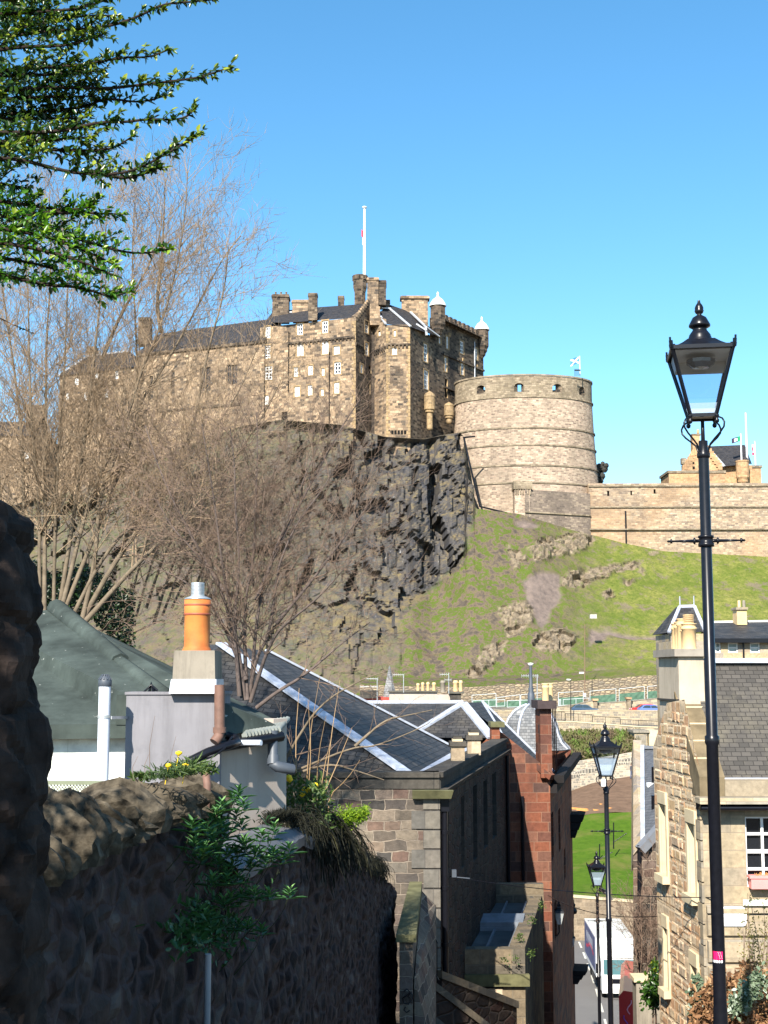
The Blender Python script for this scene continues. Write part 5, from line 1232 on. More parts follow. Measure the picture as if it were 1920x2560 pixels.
gp = [FRt.p(0, ztop), FRt.p(FRt.L, ztop), FRt.p(FRt.L, ztop + .15), FRt.p(uR, zpk + .1), FRt.p(uL, zpk), FRt.p(0, fr(1648, 1870)[1])]
mb.poly(gp, 0)
# individually projecting rock faced blocks
for row in range(62):
    z = -15.8 + row * .26; u = rnd.uniform(0, .2)
    while u < FRt.L - .35:
        w_ = rnd.uniform(.25, .6); b = min(u + w_, FRt.L - .3)
        ok = not any(h[0] - .12 < b and u < h[1] + .12 and h[2] - .25 < z + .25 and z < h[3] + .25 for h in gh)
        if z > ztop - .1:
            f_ = max(0, (z + .25 - ztop) / (zpk - ztop)); ok = ok and z + .25 < zpk and u > f_ * uL and b < FRt.L - f_ * (FRt.L - uR)
        if ok and b - u > .15:
            d_ = rnd.uniform(.008, .03); g = .014
            mb.hexa([FRt.p(u + g, z + g, .002), FRt.p(b - g, z + g, .002), FRt.p(b - g, z + .25 - g, .002), FRt.p(u + g, z + .25 - g, .002)], [FRt.p(u + g + .04, z + .05, d_ * rnd.uniform(.6, 1.2)), FRt.p(b - g - .04, z + .05, d_ * rnd.uniform(.6, 1.2)), FRt.p(b - g - .04, z + .2, d_ * rnd.uniform(.6, 1.2)), FRt.p(u + g + .04, z + .2, d_ * rnd.uniform(.6, 1.2))], 0, False)
        u = b + .01
for k in range(38):                                    # quoins on the near corner
    z = -15.6 + k * .4; w_ = .30 if k % 2 else .2
    if z > ztop - .5: break
    mb.hexa([FRt.p(FRt.L - w_, z, .002), FRt.p(FRt.L + .01, z, .002), FRt.p(FRt.L + .01, z + .37, .002), FRt.p(FRt.L - w_, z + .37, .002)], [FRt.p(FRt.L - w_, z, .05), FRt.p(FRt.L + .01, z, .05), FRt.p(FRt.L + .01, z + .37, .05), FRt.p(FRt.L - w_, z + .37, .05)], 2)
mb.build('gable_wall', [M['rough_face'], M['dress'], M['ashlar_mid']], rb)
for i, h in enumerate(gh):
    a, b, c, d = h
    mb = MB()
    for p0, p1, q0, q1, pr in ((a - .1, b + .1, c - .16, c, .16), (a - .08, b + .08, d, d + .26, .06), (a - .1, a, c, d, .045), (b, b + .1, c, d, .045)):
        mb.hexa([FRt.p(p0, q0, .003), FRt.p(p1, q0, .003), FRt.p(p1, q1, .003), FRt.p(p0, q1, .003)], [FRt.p(p0, q0, pr), FRt.p(p1, q0, pr), FRt.p(p1, q1, pr), FRt.p(p0, q1, pr)])
    mb.build('window_surround', M['dress'], rb)
    window(rb, FRt, (a, b, c, d), 1, 2, .04, .06, .2, M['greenpaint'] if i == 2 else M['white'], M['greenpaint'] if i == 2 else M['blind'])
# ashlar front with sash window
mb = MB()
wn_ = FA.sz(1864, 2215); wt = FA.sz(1864, 2042)[1]
wu0, wu1 = FA.sz(1864, 2100)[0], FA.sz(1864, 2100)[0] + 1.06
wz0, wz1 = FA.sz(1864, 2218)[1], wt
z_str = FA.sz(1800, 2262)[1]
wall(mb, FA, 0, FA.L, -16, zco - .25, [(wu0, wu1, wz0, wz1)], .24, 0)
# string course and plinth of channelled blocks below
mb.hexa([FA.p(.02, z_str - .14, .003), FA.p(FA.L, z_str - .14, .003), FA.p(FA.L, z_str, .003), FA.p(.02, z_str, .003)], [FA.p(.02, z_str - .14, .12), FA.p(FA.L, z_str - .14, .12), FA.p(FA.L, z_str - .03, .1), FA.p(.02, z_str - .03, .1)], 0)
for k in range(12):
    z = z_str - .6 - k * .5
    mb.hexa([FA.p(.02, z, .003), FA.p(FA.L, z, .003), FA.p(FA.L, z + .44, .003), FA.p(.02, z + .44, .003)], [FA.p(.04, z + .03, .07), FA.p(FA.L, z + .03, .07), FA.p(FA.L, z + .41, .07), FA.p(.04, z + .41, .07)], 0)
mb.prism([(XW + .3, 24.2 * SC + .4), (XW + 14, 24.2 * SC + .4), (XW + 14, 28.4 * SC), (XW + .1, 28.4 * SC)], -16, zea - .5, 0)
mb.build('front_wall', M['ashlar_mid'], rb)
window(rb, FA, (wu0, wu1, wz0, wz1), 3, 4, .05, .035, .12)
mb = MB()                                              # cornice, blocking course
mb.hexa([FA.p(-.12, zco - .26, .0), FA.p(FA.L, zco - .26, .0), FA.p(FA.L, zco - .26, .14), FA.p(-.12, zco - .26, .14)], [FA.p(-.12, zco - .12, .0), FA.p(FA.L, zco - .12, .0), FA.p(FA.L, zco - .12, .4), FA.p(-.12, zco - .12, .4)], 1)
mb.hexa([FA.p(-.14, zco - .118, .0), FA.p(FA.L, zco - .118, .0), FA.p(FA.L, zco - .118, .46), FA.p(-.14, zco - .118, .46)], [FA.p(-.14, zco, .0), FA.p(FA.L, zco, .0), FA.p(FA.L, zco, .42), FA.p(-.14, zco, .42)], 0)
mb.hexa([FA.p(.445, zco + .003, -.3), FA.p(FA.L, zco + .003, -.3), FA.p(FA.L, zco + .003, .06), FA.p(.445, zco + .003, .06)], [FA.p(.445, zea, -.3), FA.p(FA.L, zea, -.3), FA.p(FA.L, zea, .06), FA.p(.445, zea, .06)], 0)
mb.tube([FA.p(-.1, zco - .2, .36), FA.p(1.6, zco - .2, .36), FA.p(1.75, zco - .12, .36), FA.p(2.0, zco - .25, .36), FA.p(2.3, zco - .3, .36)], .05, 6, 1)
mb.build('cornice', [M['ashlar_mid'], M['iron']], rb)
mb = MB()                                              # slate roof with lead ridge and gutter
y0_, yr = 24.2 * SC + .3, 26.35 * SC
mb.poly([Vector((XW + .42, y0_, zea - .06)), Vector((XW + 14, y0_, zea - .06)), Vector((XW + 14, yr, zri)), Vector((XW + .42, yr, zri))])
mb.poly([Vector((XW + 14, yr, zri)), Vector((XW + 14, 28.4 * SC, zea)), Vector((XW + .42, 28.4 * SC, zea)), Vector((XW + .42, yr, zri))])
rf = mb.build('roof', M['slate_r'], rb)
mb = MB(); mb.bar((XW + .45, yr, zri + .03), (XW + 14, yr, zri + .03), .3, .1); mb.bar((XW + .5, y0_ + .02, zea - .03), (XW + 14, y0_ + .02, zea - .03), .16, .1); mb.bar((XW + .47, y0_ + .05, zea), (XW + .47, y0_ + .5, zea + .5), .1, .06); mb.build('lead_ridge', M['flash'], rf)
mb = MB()                                              # sloping skew copes from cornice to chimney
zs0, zs1 = zea - .05, zpk + .1
B = [Vector((XW - .06, 24.2 * SC - .1, zs0 - .5)), Vector((XW + .43, 24.2 * SC - .1, zs0 - .5)), Vector((XW + .43, 26.0 * SC, zs1 - .5)), Vector((XW - .06, 26.0 * SC, zs1 - .5))]
T = [Vector((XW - .06, 24.2 * SC - .12, zs0 + .12)), Vector((XW + .44, 24.2 * SC - .12, zs0 + .12)), Vector((XW + .44, 26.0 * SC, zs1 + .15)), Vector((XW - .06, 26.0 * SC, zs1 + .15))]
mb.hexa(B, T)
for k in range(1, 5):
    f_ = k / 5; a = T[0].lerp(T[3], f_); b = T[1].lerp(T[2], f_); mb.bar(a + Vector((0, 0, .01)), b + Vector((0, 0, .01)), .025, .03, 1)
k_ = Vector((XW, 24.2 * SC, 0)); mb.box((k_.x - .052, k_.y - .09, zco + .004), (k_.x + .43, k_.y + .6, zea - .08))
mb.build('skew', [plain('brown_cope_stone', (.18, .14, .085), .9, .4, 2.5), M['dress']], rb)
# chimney
cy0, cy1 = 25.7 * SC, 27.2 * SC
zc0, zc1 = zpk - .35, P(1710, 1642, 26.0).z
mb = MB(); 
cb0 = [Vector((XW - .02, cy0, zc0)), Vector((XW + .52, cy0, zc0)), Vector((XW + .52, cy1, zc0)), Vector((XW - .1, cy1, zc0))]
cb1 = [v + Vector((0, 0, zc1 - zc0)) for v in cb0]
mb.hexa(cb0, cb1, 0)
cp0 = [cb1[0] + Vector((-.1, -.1, .003)), cb1[1] + Vector((.1, -.1, .003)), cb1[2] + Vector((.1, .1, .003)), cb1[3] + Vector((-.1, .1, .003))]
mb.hexa(cp0, [v + Vector((0, 0, .16)) for v in cp0], 1)
mb.bar(cb0[0] + Vector((-.03, -.02, .42)), cb0[3] + Vector((-.03, 0, .42)), .05, .04, 2)
ch = mb.build('chimney', [plain('pale_rendered_chimney', (.46, .39, .30), .9, .14, 1.5, streak=.45), plain('chimney_cope', (.28, .25, .21), .9, .2, 4), M['iron']], rb)
for k, (yy, r_, hh) in enumerate(((25.9, .15, .55), (26.2, .10, .50), (26.45, .12, .68), (26.7, .115, .62), (26.95, .12, .6))):
    c = Vector((XW + .27, yy * SC, zc1 + .16)); mb = MB()
    mb.lathe(c, [(r_ * 1.1, 0), (r_, .05), (r_, hh * .75), (r_ * 1.18, hh * .78), (r_ * 1.18, hh * .83), (r_, hh * .86), (r_, hh * .95), (r_ * 1.15, hh * .97), (r_ * 1.15, hh), (.02, hh)], 16)
    if k == 0:
        for q in range(5): mb.lathe(c, [(r_ * .8, hh + q * .042), (r_ * .8, hh + q * .042 + .022)], 12)
        mb.lathe(c, [(r_ * .6, hh), (r_ * .6, hh + .22), (.01, hh + .22)], 10, 1)
    mb.build('chimney_pot', [M['pot_cream'], M['ashlar_dark']], ch)
# window box, wall plaques
mb = MB(); a = FA.p(wu0 + .02, wz0 + .0, .04); mb.box((a.x, a.y - .2, a.z), (a.x + 1.4, a.y, a.z + .24), 0); mb.box((a.x - .03, a.y - .22, a.z + .2), (a.x + 1.42, a.y - .003, a.z + .25), 0)
for k in range(60):
    x = a.x + rnd.uniform(.1, 1.1); y = a.y - rnd.uniform(.03, .17); mb.tube([(x, y, a.z + .22), (x + rnd.uniform(-.05, .05), y, a.z + .27 + rnd.uniform(0, .05))], .006, 4, 1)
tag(mb.build('window_box', [M['pinkbox'], M['orange']]), 'pink window box under the sash window of the sandstone house', 'window box')
mb = MB(); a0_, b0_ = FA.at(1790, 2313), FA.at(1862, 2265); r_ = .07; x0, x1, z0, z1 = a0_.x, b0_.x, a0_.z, b0_.z; yq = FA.A.y - .075
lp = []
for cx, cz, s0 in ((x1 - r_, z1 - r_, 0), (x0 + r_, z1 - r_, 90), (x0 + r_, z0 + r_, 180), (x1 - r_, z0 + r_, 270)):
    for k in range(5): a = R(s0 + k * 22.5); lp.append((cx + r_ * math.cos(a), cz + r_ * math.sin(a)))
mb.hexa([Vector((x, yq, z)) for x, z in lp], [Vector((x, yq - .03, z)) for x, z in lp])
tag(mb.build('white_sign', M['signwhite']), 'blank white sign with rounded corners low on the sandstone house', 'sign')
mb = MB(); a0_, b0_ = FA.at(1853, 2261), FA.at(1960, 2246); mb.box((a0_.x, FA.A.y - .16, a0_.z), (b0_.x, FA.A.y - .125, b0_.z)); tag(mb.build('name_board', plain('pale_board', (.60, .64, .52), .6, .05, 2)), 'long pale board under the pink window box', 'sign')

# slate roofed neighbour beyond the gable, with bare climber on its wall
nb = thing('slate_roofed_neighbour', (P(1625, 2300, 34).x, P(1625, 2300, 34).y, -20), 'narrow slate roof with two black pipes and pale skew beyond the sandstone gable', 'building')
mb = MB()
skA = [P(1583, 1850, 42), P(1604, 1850, 42), P(1606, 2108, 33.5), P(1583, 2138, 33.5)]
mb.hexa([v + Vector((0, .35, -.5)) for v in skA], skA, 0)
mb.build('skew', [M['ashlar_pale']], nb)
mb = MB(); ra = [P(1604, 1872, 41.5), P(1668, 1872, 41.5), P(1668, 2050, 33.8), P(1606, 2112, 33.4)]
mb.poly(ra, 0)
rf = mb.build('roof', M['slate_new'], nb)
mb = MB(); mb.bar(P(1606, 1865, 41.4), P(1607, 2110, 33.4), .12, .08, 0); mb.bar(P(1600, 2125, 33.2), P(1668, 2050, 33.4), .3, .22, 1); mb.bar(P(1603, 1868, 41.4), P(1668, 1868, 41.4), .16, .1, 1); mb.build('lead_flashing', [M['flash'], plain('dark_lead', (.16, .17, .19), .6, .2, 3)], rf)
for y0, y1, Y in ((1920, 1962, 37.5), (1993, 2045, 35.4)):
    mb = MB(); b = P(1634, y1, Y); tp = P(1633, y0, Y - .6); mb.tube([b, Vector((b.x, b.y - .05, tp.z))], .06, 8, 0); mb.box((b.x - .2, b.y - .12, b.z - .14), (b.x + .16, b.y + .15, b.z + .06), 1); mb.build('vent_pipe', [M['iron'], M['white']], nb)
mb = MB(); Fn = Fac((1583, 33.3), (1680, 33.3)); 
mb.poly([Fn.at(1583, 2700), Fn.at(1680, 2700), Fn.at(1680, 2046), Fn.at(1603, 2122), Fn.at(1583, 2142)], 0)
mb.prism([(Fn.A.x, Fn.A.y + .05), (Fn.B.x, Fn.B.y + .05), (Fn.B.x + 1, Fn.B.y + 9), (Fn.A.x + 1.95, Fn.A.y + 9)], -20, Fn.at(1583, 2165).z, 0)
mb.build('wall', M['rubble_lit'], nb)
mb = MB(); mb.tube([Fn.at(1597, 2112) + Vector((0, -.1, 0)), Fn.at(1597, 2460) + Vector((0, -.1, 0))], .06, 8); mb.build('downpipe', M['iron'], nb)
mb = MB(); a, b = P(1590, 2455, 31.5), P(1660, 2455, 31.5); mb.box((a.x, a.y, -20), (b.x + .6, a.y + .5, a.z), 0); mb.box((a.x - .06, a.y - .06, a.z + .003), (b.x + .6, a.y + .56, a.z + .1), 1); tag(mb.build('low_garden_wall', [M['cement'], M['dress']]), 'low pale garden wall under the leafy plant by the gable', 'wall')

# far right buildings behind
fb = thing('pavilion_roof_building', (P(1725, 1640, 58).x, P(1725, 1640, 58).y, -10), 'steep pavilion roof with pale lead edges behind the cream chimney pots', 'building')
Yb = 58
b_ = [P(1672, 1581, Yb), P(1762, 1579, Yb)]; b2 = [v + Vector((0, 4.0, 0)) for v in b_]
t_ = [P(1700, 1516, Yb + 1.6), P(1735, 1515, Yb + 1.6)]; t2 = [v + Vector((0, 1, 0)) for v in t_]
mb = MB(); mb.hexa([b_[0], b_[1], b2[1], b2[0]], [t_[0], t_[1], t2[1], t2[0]]); rf = mb.build('roof', M['slate'], fb)
mb = MB(); mb.bar(b_[0] + Vector((0, -.05, 0)), t_[0], .16, .1); mb.bar(b_[1] + Vector((0, -.05, 0)), t_[1], .16, .1); mb.bar(t_[0], t_[1], .2, .14); mb.tube([t_[0], t_[0] + Vector((0, 0, .5))], .03, 5); mb.tube([t_[1], t_[1] + Vector((0, 0, .5))], .03, 5); mb.build('lead_edge', M['flash'], rf)
mb = MB(); a = P(1677, 1584, Yb + .1); mb.box((a.x, a.y, -10), (P(1758, 1584, Yb + .1).x, a.y + 3.6, a.z)); mb.build('wall', M['ashlar_pale'], fb)
bt = thing('long_slate_building', (P(1850, 1650, 64).x, P(1850, 1650, 64).y, -10), 'long low slate roofed building with cream chimney and curtained windows at the far right', 'building')
Ff = Fac((1766, 64), (2060, 64)); ze_ = Ff.sz(1850, 1598)[1]
mb = MB(); hw = holes_px(Ff, [(1788, 1607, 1802, 1632), (1820, 1607, 1845, 1632), (1875, 1607, 1900, 1632)])
wall(mb, Ff, 0, Ff.L, -10, ze_, hw, .2, 0); mb.prism([(p.x, p.y) for p in (Ff.p(0, 0, -.5), Ff.p(Ff.L, 0, -.5), Ff.p(Ff.L, 0, -7), Ff.p(0, 0, -7))], -10, ze_ - .1, 0)
zs_ = Ff.sz(1850, 1649)[1]; mb.hexa([Ff.p(0, zs_ - .1, .003), Ff.p(Ff.L, zs_ - .1, .003), Ff.p(Ff.L, zs_, .003), Ff.p(0, zs_, .003)], [Ff.p(0, zs_ - .1, .2), Ff.p(Ff.L, zs_ - .1, .2), Ff.p(Ff.L, zs_, .2), Ff.p(0, zs_, .2)], 1)
u, za = Ff.sz(1857, 1603); mb.tube([Ff.p(u, za, .08), Ff.p(u, za - .95, .08)], .05, 6, 2)
mb.build('wall', [M['ashlar_pale'], M['white'], M['iron']], bt)
for h in hw:
    window(bt, Ff, h, 1, 2, .05, .07, .12, M['white'], plain('net_curtain', (.34, .42, .42), .7, .1, 3))
mb = MB(); e0, e1 = Ff.p(-.1, ze_, .35), Ff.p(Ff.L, ze_, .35); k0_, k1_ = P(1766, 1556, 68), P(2060, 1551, 68); mb.poly([e0, e1, k1_, k0_], 0); mb.poly([k1_, k0_, k0_ + Vector((0, 5, -2)), k1_ + Vector((0, 5, -2))], 0); mb.bar(k0_, k1_, .25, .14, 1); mb.bar(e0 + Vector((0, 0, -.08)), e1 + Vector((0, 0, -.08)), .15, .22, 2)
mb.build('roof', [M['slate'], M['white'], M['iron']], bt)
mb = MB(); pbox(mb, 1842, 1868, 1522, 1562, 67, .9, 0); pbox(mb, 1840, 1870, 1518, 1524, 66.9, 1.1, 1); ch = mb.build('chimney', [M['pot_cream'], M['ashlar_mid']], bt)
for px, m in ((1848, 'pot_cream'), (1860, 'cement')):
    c = P(px, 1518, 67.3); mb = MB(); mb.lathe(c, [(.09, 0), (.075, .38), (.01, .39)], 10); mb.build('chimney_pot', M[m], ch)
# ------------------------------------------------------------------ street, terraces up to the hill
def sheet(name, rows, mat_, sub=1, bumpy=0, us=None):
    """surface through rows of (list of points)"""
    mb = MB()
    for ra, rb_ in zip(rows, rows[1:]):
        for k in range(len(ra) - 1):
            mb.poly([ra[k], ra[k + 1], rb_[k + 1], rb_[k]])
    o = mb.build(name, mat_, recenter=False); return struct(o)
t = NT('asphalt'); p = t.pos(); nz = t.noise(p, 40, 4, .7); n2 = t.noise(p, .6, 5, .6)
M['asphalt'] = t.fin(t.mix(n2, t.mix(nz, (.085, .08, .078), (.15, .142, .135)), t.mix(nz, (.13, .122, .115), (.19, .18, .168))), .9, .2)
def grassmat(name, a, b, c):
    t = NT(name); p = t.pos(); n1 = t.noise(p, .25, 4, .6); n2 = t.noise(p, 1.6, 8, .82)
    k = t.mix(t.ramp(n2, [(.3, 0), (.7, 1)]), a, b); k = t.mix(t.ramp(n1, [(.5, 0), (.66, .8)]), k, c); t.bump(n2, .6, .15)
    return t.fin(k, .95, .1)
M['lawn'] = grassmat('lawn_grass', (.036, .082, .005), (.085, .145, .012), (.14, .135, .035))
M['soil'] = plain('brown_soil', (.15, .095, .062), .95, .3, 1.2, bump=.5)
M['bank'] = grassmat('scrubby_bank', (.12, .10, .04), (.09, .13, .02), (.17, .12, .085))
M['cream_rubble'] = stone('new_cream_rubble', [(.52, .42, .30), (.60, .51, .38), (.46, .37, .26), (.30, .27, .22)], (.56, .47, .36), .62, .26, .03, .12, bump=.6, bd=.05, fine=6)
M['grey_cope'] = stone('upright_cope_stones', [(.20, .18, .15), (.27, .24, .2), (.14, .13, .11)], (.55, .47, .36), .45, .6, .06, .05, bump=.6, bd=.05)
M['old_wall'] = stone('old_retaining_wall', [(.24, .185, .125), (.31, .24, .165), (.19, .15, .105)], (.30, .24, .17), .7, .3, .02, .06, soot=(.10, .085, .07), soot_amt=.5, soot_scale=.4, bump=.5, bd=.05)
M['terrace'] = stone('terrace_wall_stone', [(.36, .29, .19), (.44, .36, .25), (.30, .24, .17), (.24, .21, .17)], (.42, .35, .25), .8, .32, .03, .1, soot=(.14, .12, .09), soot_amt=.5, soot_scale=.3, bump=.5, bd=.05)
M['dry_rubble'] = stone('dry_rubble_wall', [(.30, .24, .155), (.20, .17, .13), (.38, .30, .19), (.26, .2, .14)], (.15, .12, .09), .9, .42, .05, .3, rub=True, bump=1, bd=.15, fine=3)
M['marking'] = plain('worn_road_paint', (.55, .53, .46), .85, .2, 4)
M['fence'] = plain('galvanised_fence', (.50, .54, .54), .45, .15, 4)
M['mesh_green'] = plain('green_fence_netting', (.085, .16, .11), .9, .35, 1.5)

mb = MB(); xs = [-12, 60]; mb.poly([(-20, 60, ROAD_Z), (60, 60, ROAD_Z), (60, 98.8 * SC, ROAD_Z), (-20, 98.8 * SC, ROAD_Z)]); struct(mb.build('road', M['asphalt'], recenter=False))
mb = MB()
for i in range(9):                                     # broken centre line
    y0 = 2285 + 0; Ya = 71 + i * 3.6; a = P(1510 - (Ya - 71) * 2.72, 1690, Ya); b = P(1510 - (Ya + 2.1 - 71) * 2.72, 1690, Ya + 2.1)
    zm = ROAD_Z + .004; d = Vector((b.x - a.x, b.y - a.y, 0)).normalized(); n_ = Vector((-d.y, d.x, 0)) * .075
    mb.poly([Vector((a.x, a.y, zm)) - n_, Vector((a.x, a.y, zm)) + n_, Vector((b.x, b.y, zm)) + n_, Vector((b.x, b.y, zm)) - n_])
struct(mb.build('road_marking', M['marking'], recenter=False))
# stepped lane going down between the buildings
mb = MB(); n = 62; y0, y1 = 8.8, 64.0
for k in range(n):
    ya, yb = y0 + (y1 - y0) * k / n, y0 + (y1 - y0) * (k + 1) / n; z = -3.15 - 17.75 * (k + 1) / n; zu = -3.15 - 17.75 * k / n
    xa, xb = -1.0 + ya * .1, 7.5 + ya * .08
    mb.poly([(xa, ya, z), (xb, ya, z), (xb, yb, z), (xa, yb, z)]); mb.poly([(xa, ya, zu), (xb, ya, zu), (xb, ya, z), (xa, ya, z)])
M['paving'] = stone('lane_paving', [(.16, .145, .125), (.2, .18, .15), (.13, .12, .105)], (.08, .07, .06), .9, .6, .015, .02, bump=.3)
struct(mb.build('steps', M['paving'], recenter=False))

def longwall(name, pts_top, zbot, thick, mats, label, cope=None, cat='wall', copeh=.14, copep=.08):
    """wall following a list of top points (front edge)"""
    mb = MB()
    for a, b in zip(pts_top, pts_top[1:]):
        d = Vector((b.x - a.x, b.y - a.y, 0)).normalized(); n_ = Vector((-d.y, d.x, 0)) * thick; f_ = Vector((d.y, -d.x, 0))
        zb0, zb1 = (zbot, zbot) if not hasattr(zbot, '__call__') else (zbot(a), zbot(b))
        mb.hexa([Vector((a.x, a.y, zb0)), Vector((b.x, b.y, zb1)), Vector((b.x, b.y, zb1)) + n_, Vector((a.x, a.y, zb0)) + n_], [a, b, b + n_, a + n_], 0)
        if cope: mb.hexa([a + f_ * copep + Vector((0, 0, .003)), b + f_ * copep + Vector((0, 0, .003)), b + n_ - f_ * copep + Vector((0, 0, .003)), a + n_ - f_ * copep + Vector((0, 0, .003))], [a + f_ * copep + Vector((0, 0, copeh)), b + f_ * copep + Vector((0, 0, copeh)), b + n_ - f_ * copep + Vector((0, 0, copeh)), a + n_ - f_ * copep + Vector((0, 0, copeh))], 1)
    return tag(mb.build(name, mats), label, cat)
longwall('retaining_wall', [P(1330, 2238, 99), P(1425, 2243, 99), P(1500, 2249, 99), P(1590, 2257, 99), P(1800, 2268, 99)], -21.1, .5, [M['old_wall'], M['dress']], 'old stone retaining wall with pale cope between the road and the green lawn', True)
lawn_top = [(1330, 2060), (1425, 2047), (1480, 2034), (1540, 2030), (1590, 2032), (1700, 2040), (1820, 2045)]
lawn_bot = [(1330, 2237), (1425, 2242), (1480, 2246), (1540, 2250), (1590, 2256), (1700, 2262), (1820, 2268)]
rows = []
for j in range(13):
    f_ = j / 12; rows.append([P(xa + (xb - xa) * f_, ya + (yb - ya) * f_, 99.4 + (127 - 99.4) * f_) + Vector((0, 0, .3 * noise.noise(Vector((xa * .02, j * .4, 0))))) for (xa, ya), (xb, yb) in zip(lawn_bot, lawn_top)])
sheet('lawn', rows, M['lawn'])
soil_top = [(1330, 1990), (1422, 1978), (1480, 1958), (1540, 1946), (1590, 1940), (1700, 1935), (1820, 1932)]
rows = [[P(xa + (xb - xa) * f_, ya + (yb - ya) * f_, 127 + 16 * f_) + Vector((0, 0, .25 * noise.noise(Vector((xa * .05, f_ * 9, 2))))) for (xa, ya), (xb, yb) in zip(lawn_top, soil_top)] for f_ in (0, .15, .3, .45, .6, .8, 1.0)]
sheet('soil_bank', rows, M['soil'])
# stacked timber planks
for k, (xa, ya, xb, yb, Y, w_) in enumerate([(1425, 2021, 1480, 2026, 129.5, .35), (1440, 2024, 1520, 2033, 128.6, .4), (1500, 2012, 1588, 2020, 131, .3), (1520, 2021, 1590, 2029, 129, .4), (1484, 2026, 1560, 2033, 128.3, .3), (1533, 2001, 1588, 2006, 134, .3), (1566, 1983, 1600, 1986, 137, .3)]):
    mb = MB(); a, b = P(xa, ya, Y), P(xb, yb, Y)
    for q in range(3): mb.bar(a + Vector((0, .28 * q, .02 * q)), b + Vector((.2 * (q % 2), .28 * q, .02 * q)), .22, .1 + .05 * (q % 2))
    lab = ['leftmost stack of orange planks at the lawn edge', 'orange plank stack lying just left of the tall lamp post on brown soil', 'orange plank stack right of the lamp post, upper of the pair', 'long orange plank stack at the lawn edge right of the lamp post', 'short orange plank stack crossing behind the lamp post', 'single orange plank stack halfway up the brown soil', 'small orange plank pile nearest the cream rubble wall'][k]
    tag(mb.build('timber_stack', M['orange']), lab, 'planks', 'planks on the brown soil')
# curved cream rubble wall in two tiers
tp = [(1330, 1950, 143), (1422, 1950, 143), (1450, 1939, 144), (1490, 1927, 145), (1540, 1914, 146), (1590, 1905, 147), (1750, 1890, 148)]
longwall('rubble_wall', [P(*q) for q in tp], lambda v: v.z - 3.5, .6, [M['cream_rubble'], M['grey_cope']], 'lower tier of the curved cream rubble wall with upright dark cope stones', True, copeh=.55, copep=.03)
up = [(1330, 1925, 147), (1422, 1914, 147), (1470, 1906, 148), (1530, 1897, 149), (1590, 1886, 150), (1750, 1870, 151)]
longwall('rubble_wall', [P(*q) for q in up], lambda v: v.z - 3.5, .6, [M['cream_rubble'], M['cream_rubble']], 'upper tier of the curved cream rubble wall below the scrubby bank', True, copeh=.3, copep=.03)
rows = [[P(x_, yb_ + (yt_ - yb_) * f_, 150.5 + 14 * f_) + Vector((0, 0, .5 * noise.noise(Vector((x_ * .03, f_ * 6, 5))))) for x_, yb_, yt_ in ((1330, 1920, 1838), (1422, 1911, 1836), (1480, 1902, 1834), (1540, 1893, 1840), (1590, 1884, 1850), (1700, 1876, 1850), (1800, 1868, 1845))] for f_ in (0, .15, .3, .45, .6, .8, 1)]
sheet('scrub_bank', rows, M['bank'])
longwall('terrace_wall', [P(1330, 1806, 166), P(1440, 1806, 166), P(1520, 1812, 166), P(1600, 1818, 166), P(1720, 1822, 166)], lambda v: v.z - 4, .6, [M['terrace'], M['dress']], 'pale lower terrace wall carrying the black railing above the scrubby bank', True)
rows = [[P(x_, y_, 166.6) , P(x_ + 90, y_ + 5, 166.6)] for x_, y_ in ((1330, 1806),)]
mb = MB(); mb.poly([P(1330, 1806, 166.5), P(1720, 1822, 166.5), P(1720, 1815, 178), P(1330, 1803, 178)]); struct(mb.build('terrace', M['paving'], recenter=False))
longwall('road_parapet', [P(1180, 1779, 178), P(1400, 1778, 178), P(1500, 1776, 178), P(1660, 1777, 178), P(1800, 1780, 178)], lambda v: v.z - 6, .5, [M['terrace'], M['dress']], 'stone parapet wall of the upper road, hiding the lower halves of the cars', True, copeh=.07)
mb = MB(); mb.poly([P(1150, 1790, 178.6), P(1900, 1790, 178.6), P(1900, 1783, 199), P(1150, 1783, 199)]); struct(mb.build('upper_road', M['asphalt'], recenter=False))
UPZ = P(1500, 1786.5, 189).z
# railing panels on the terrace wall
for k, (xa, ya, xb, yb) in enumerate([(1395, 1779, 1412, 1780), (1414, 1783, 1480, 1787), (1482, 1790, 1550, 1794), (1552, 1799, 1645, 1803)]):
    mb = MB(); Y = 166.3; n = max(3, int((xb - xa) / 4))
    hb = 24
    a, b = P(xa, ya, Y), P(xb, yb, Y); a2, b2 = P(xa, ya + hb, Y), P(xb, yb + hb, Y)
    mb.bar(a, b, .07, .07); mb.bar(a2 + Vector((0, 0, .15)), b2 + Vector((0, 0, .15)), .05, .05)
    for q in range(n + 1):
        f_ = q / n; mb.bar(a.lerp(b, f_), a2.lerp(b2, f_) + Vector((0, 0, -.2 if q in (0, n) else .15)), .06 if q in (0, n, n // 2) else .022, .06 if q in (0, n, n // 2) else .022)
    tag(mb.build('railing', M['iron']), ['short end railing panel beside the red chimney stack', 'black railing panel with the lower street light pole in front', 'middle black railing panel above the tall lamp finial', 'longest black railing panel, above the small lean-to'][k], 'railing', 'railings on the terrace wall')
mb = MB(); pbox(mb, 1586, 1620, 1830, 1900, 158, 4, 0); pbox(mb, 1583, 1624, 1826, 1832, 157.8, 4.3, 1); pbox(mb, 1622, 1648, 1826, 1900, 158, 4, 2); pbox(mb, 1589, 1616, 1838, 1900, 157.95, .1, 3)
tag(mb.build('lean_to', [M['terrace'], M['cement'], M['dress'], M['cement']]), 'small lean-to shed with grey door beyond the slate roof ridge', 'shed')
mb = MB(); pbox(mb, 1536, 1547, 1848, 1858, 160, 1.5); pbox(mb, 1549, 1560, 1847, 1858, 160.5, 1.5); tag(mb.build('timber_pallets', M['orange']), 'two pale orange pallets standing on the scrubby bank', 'pallets')
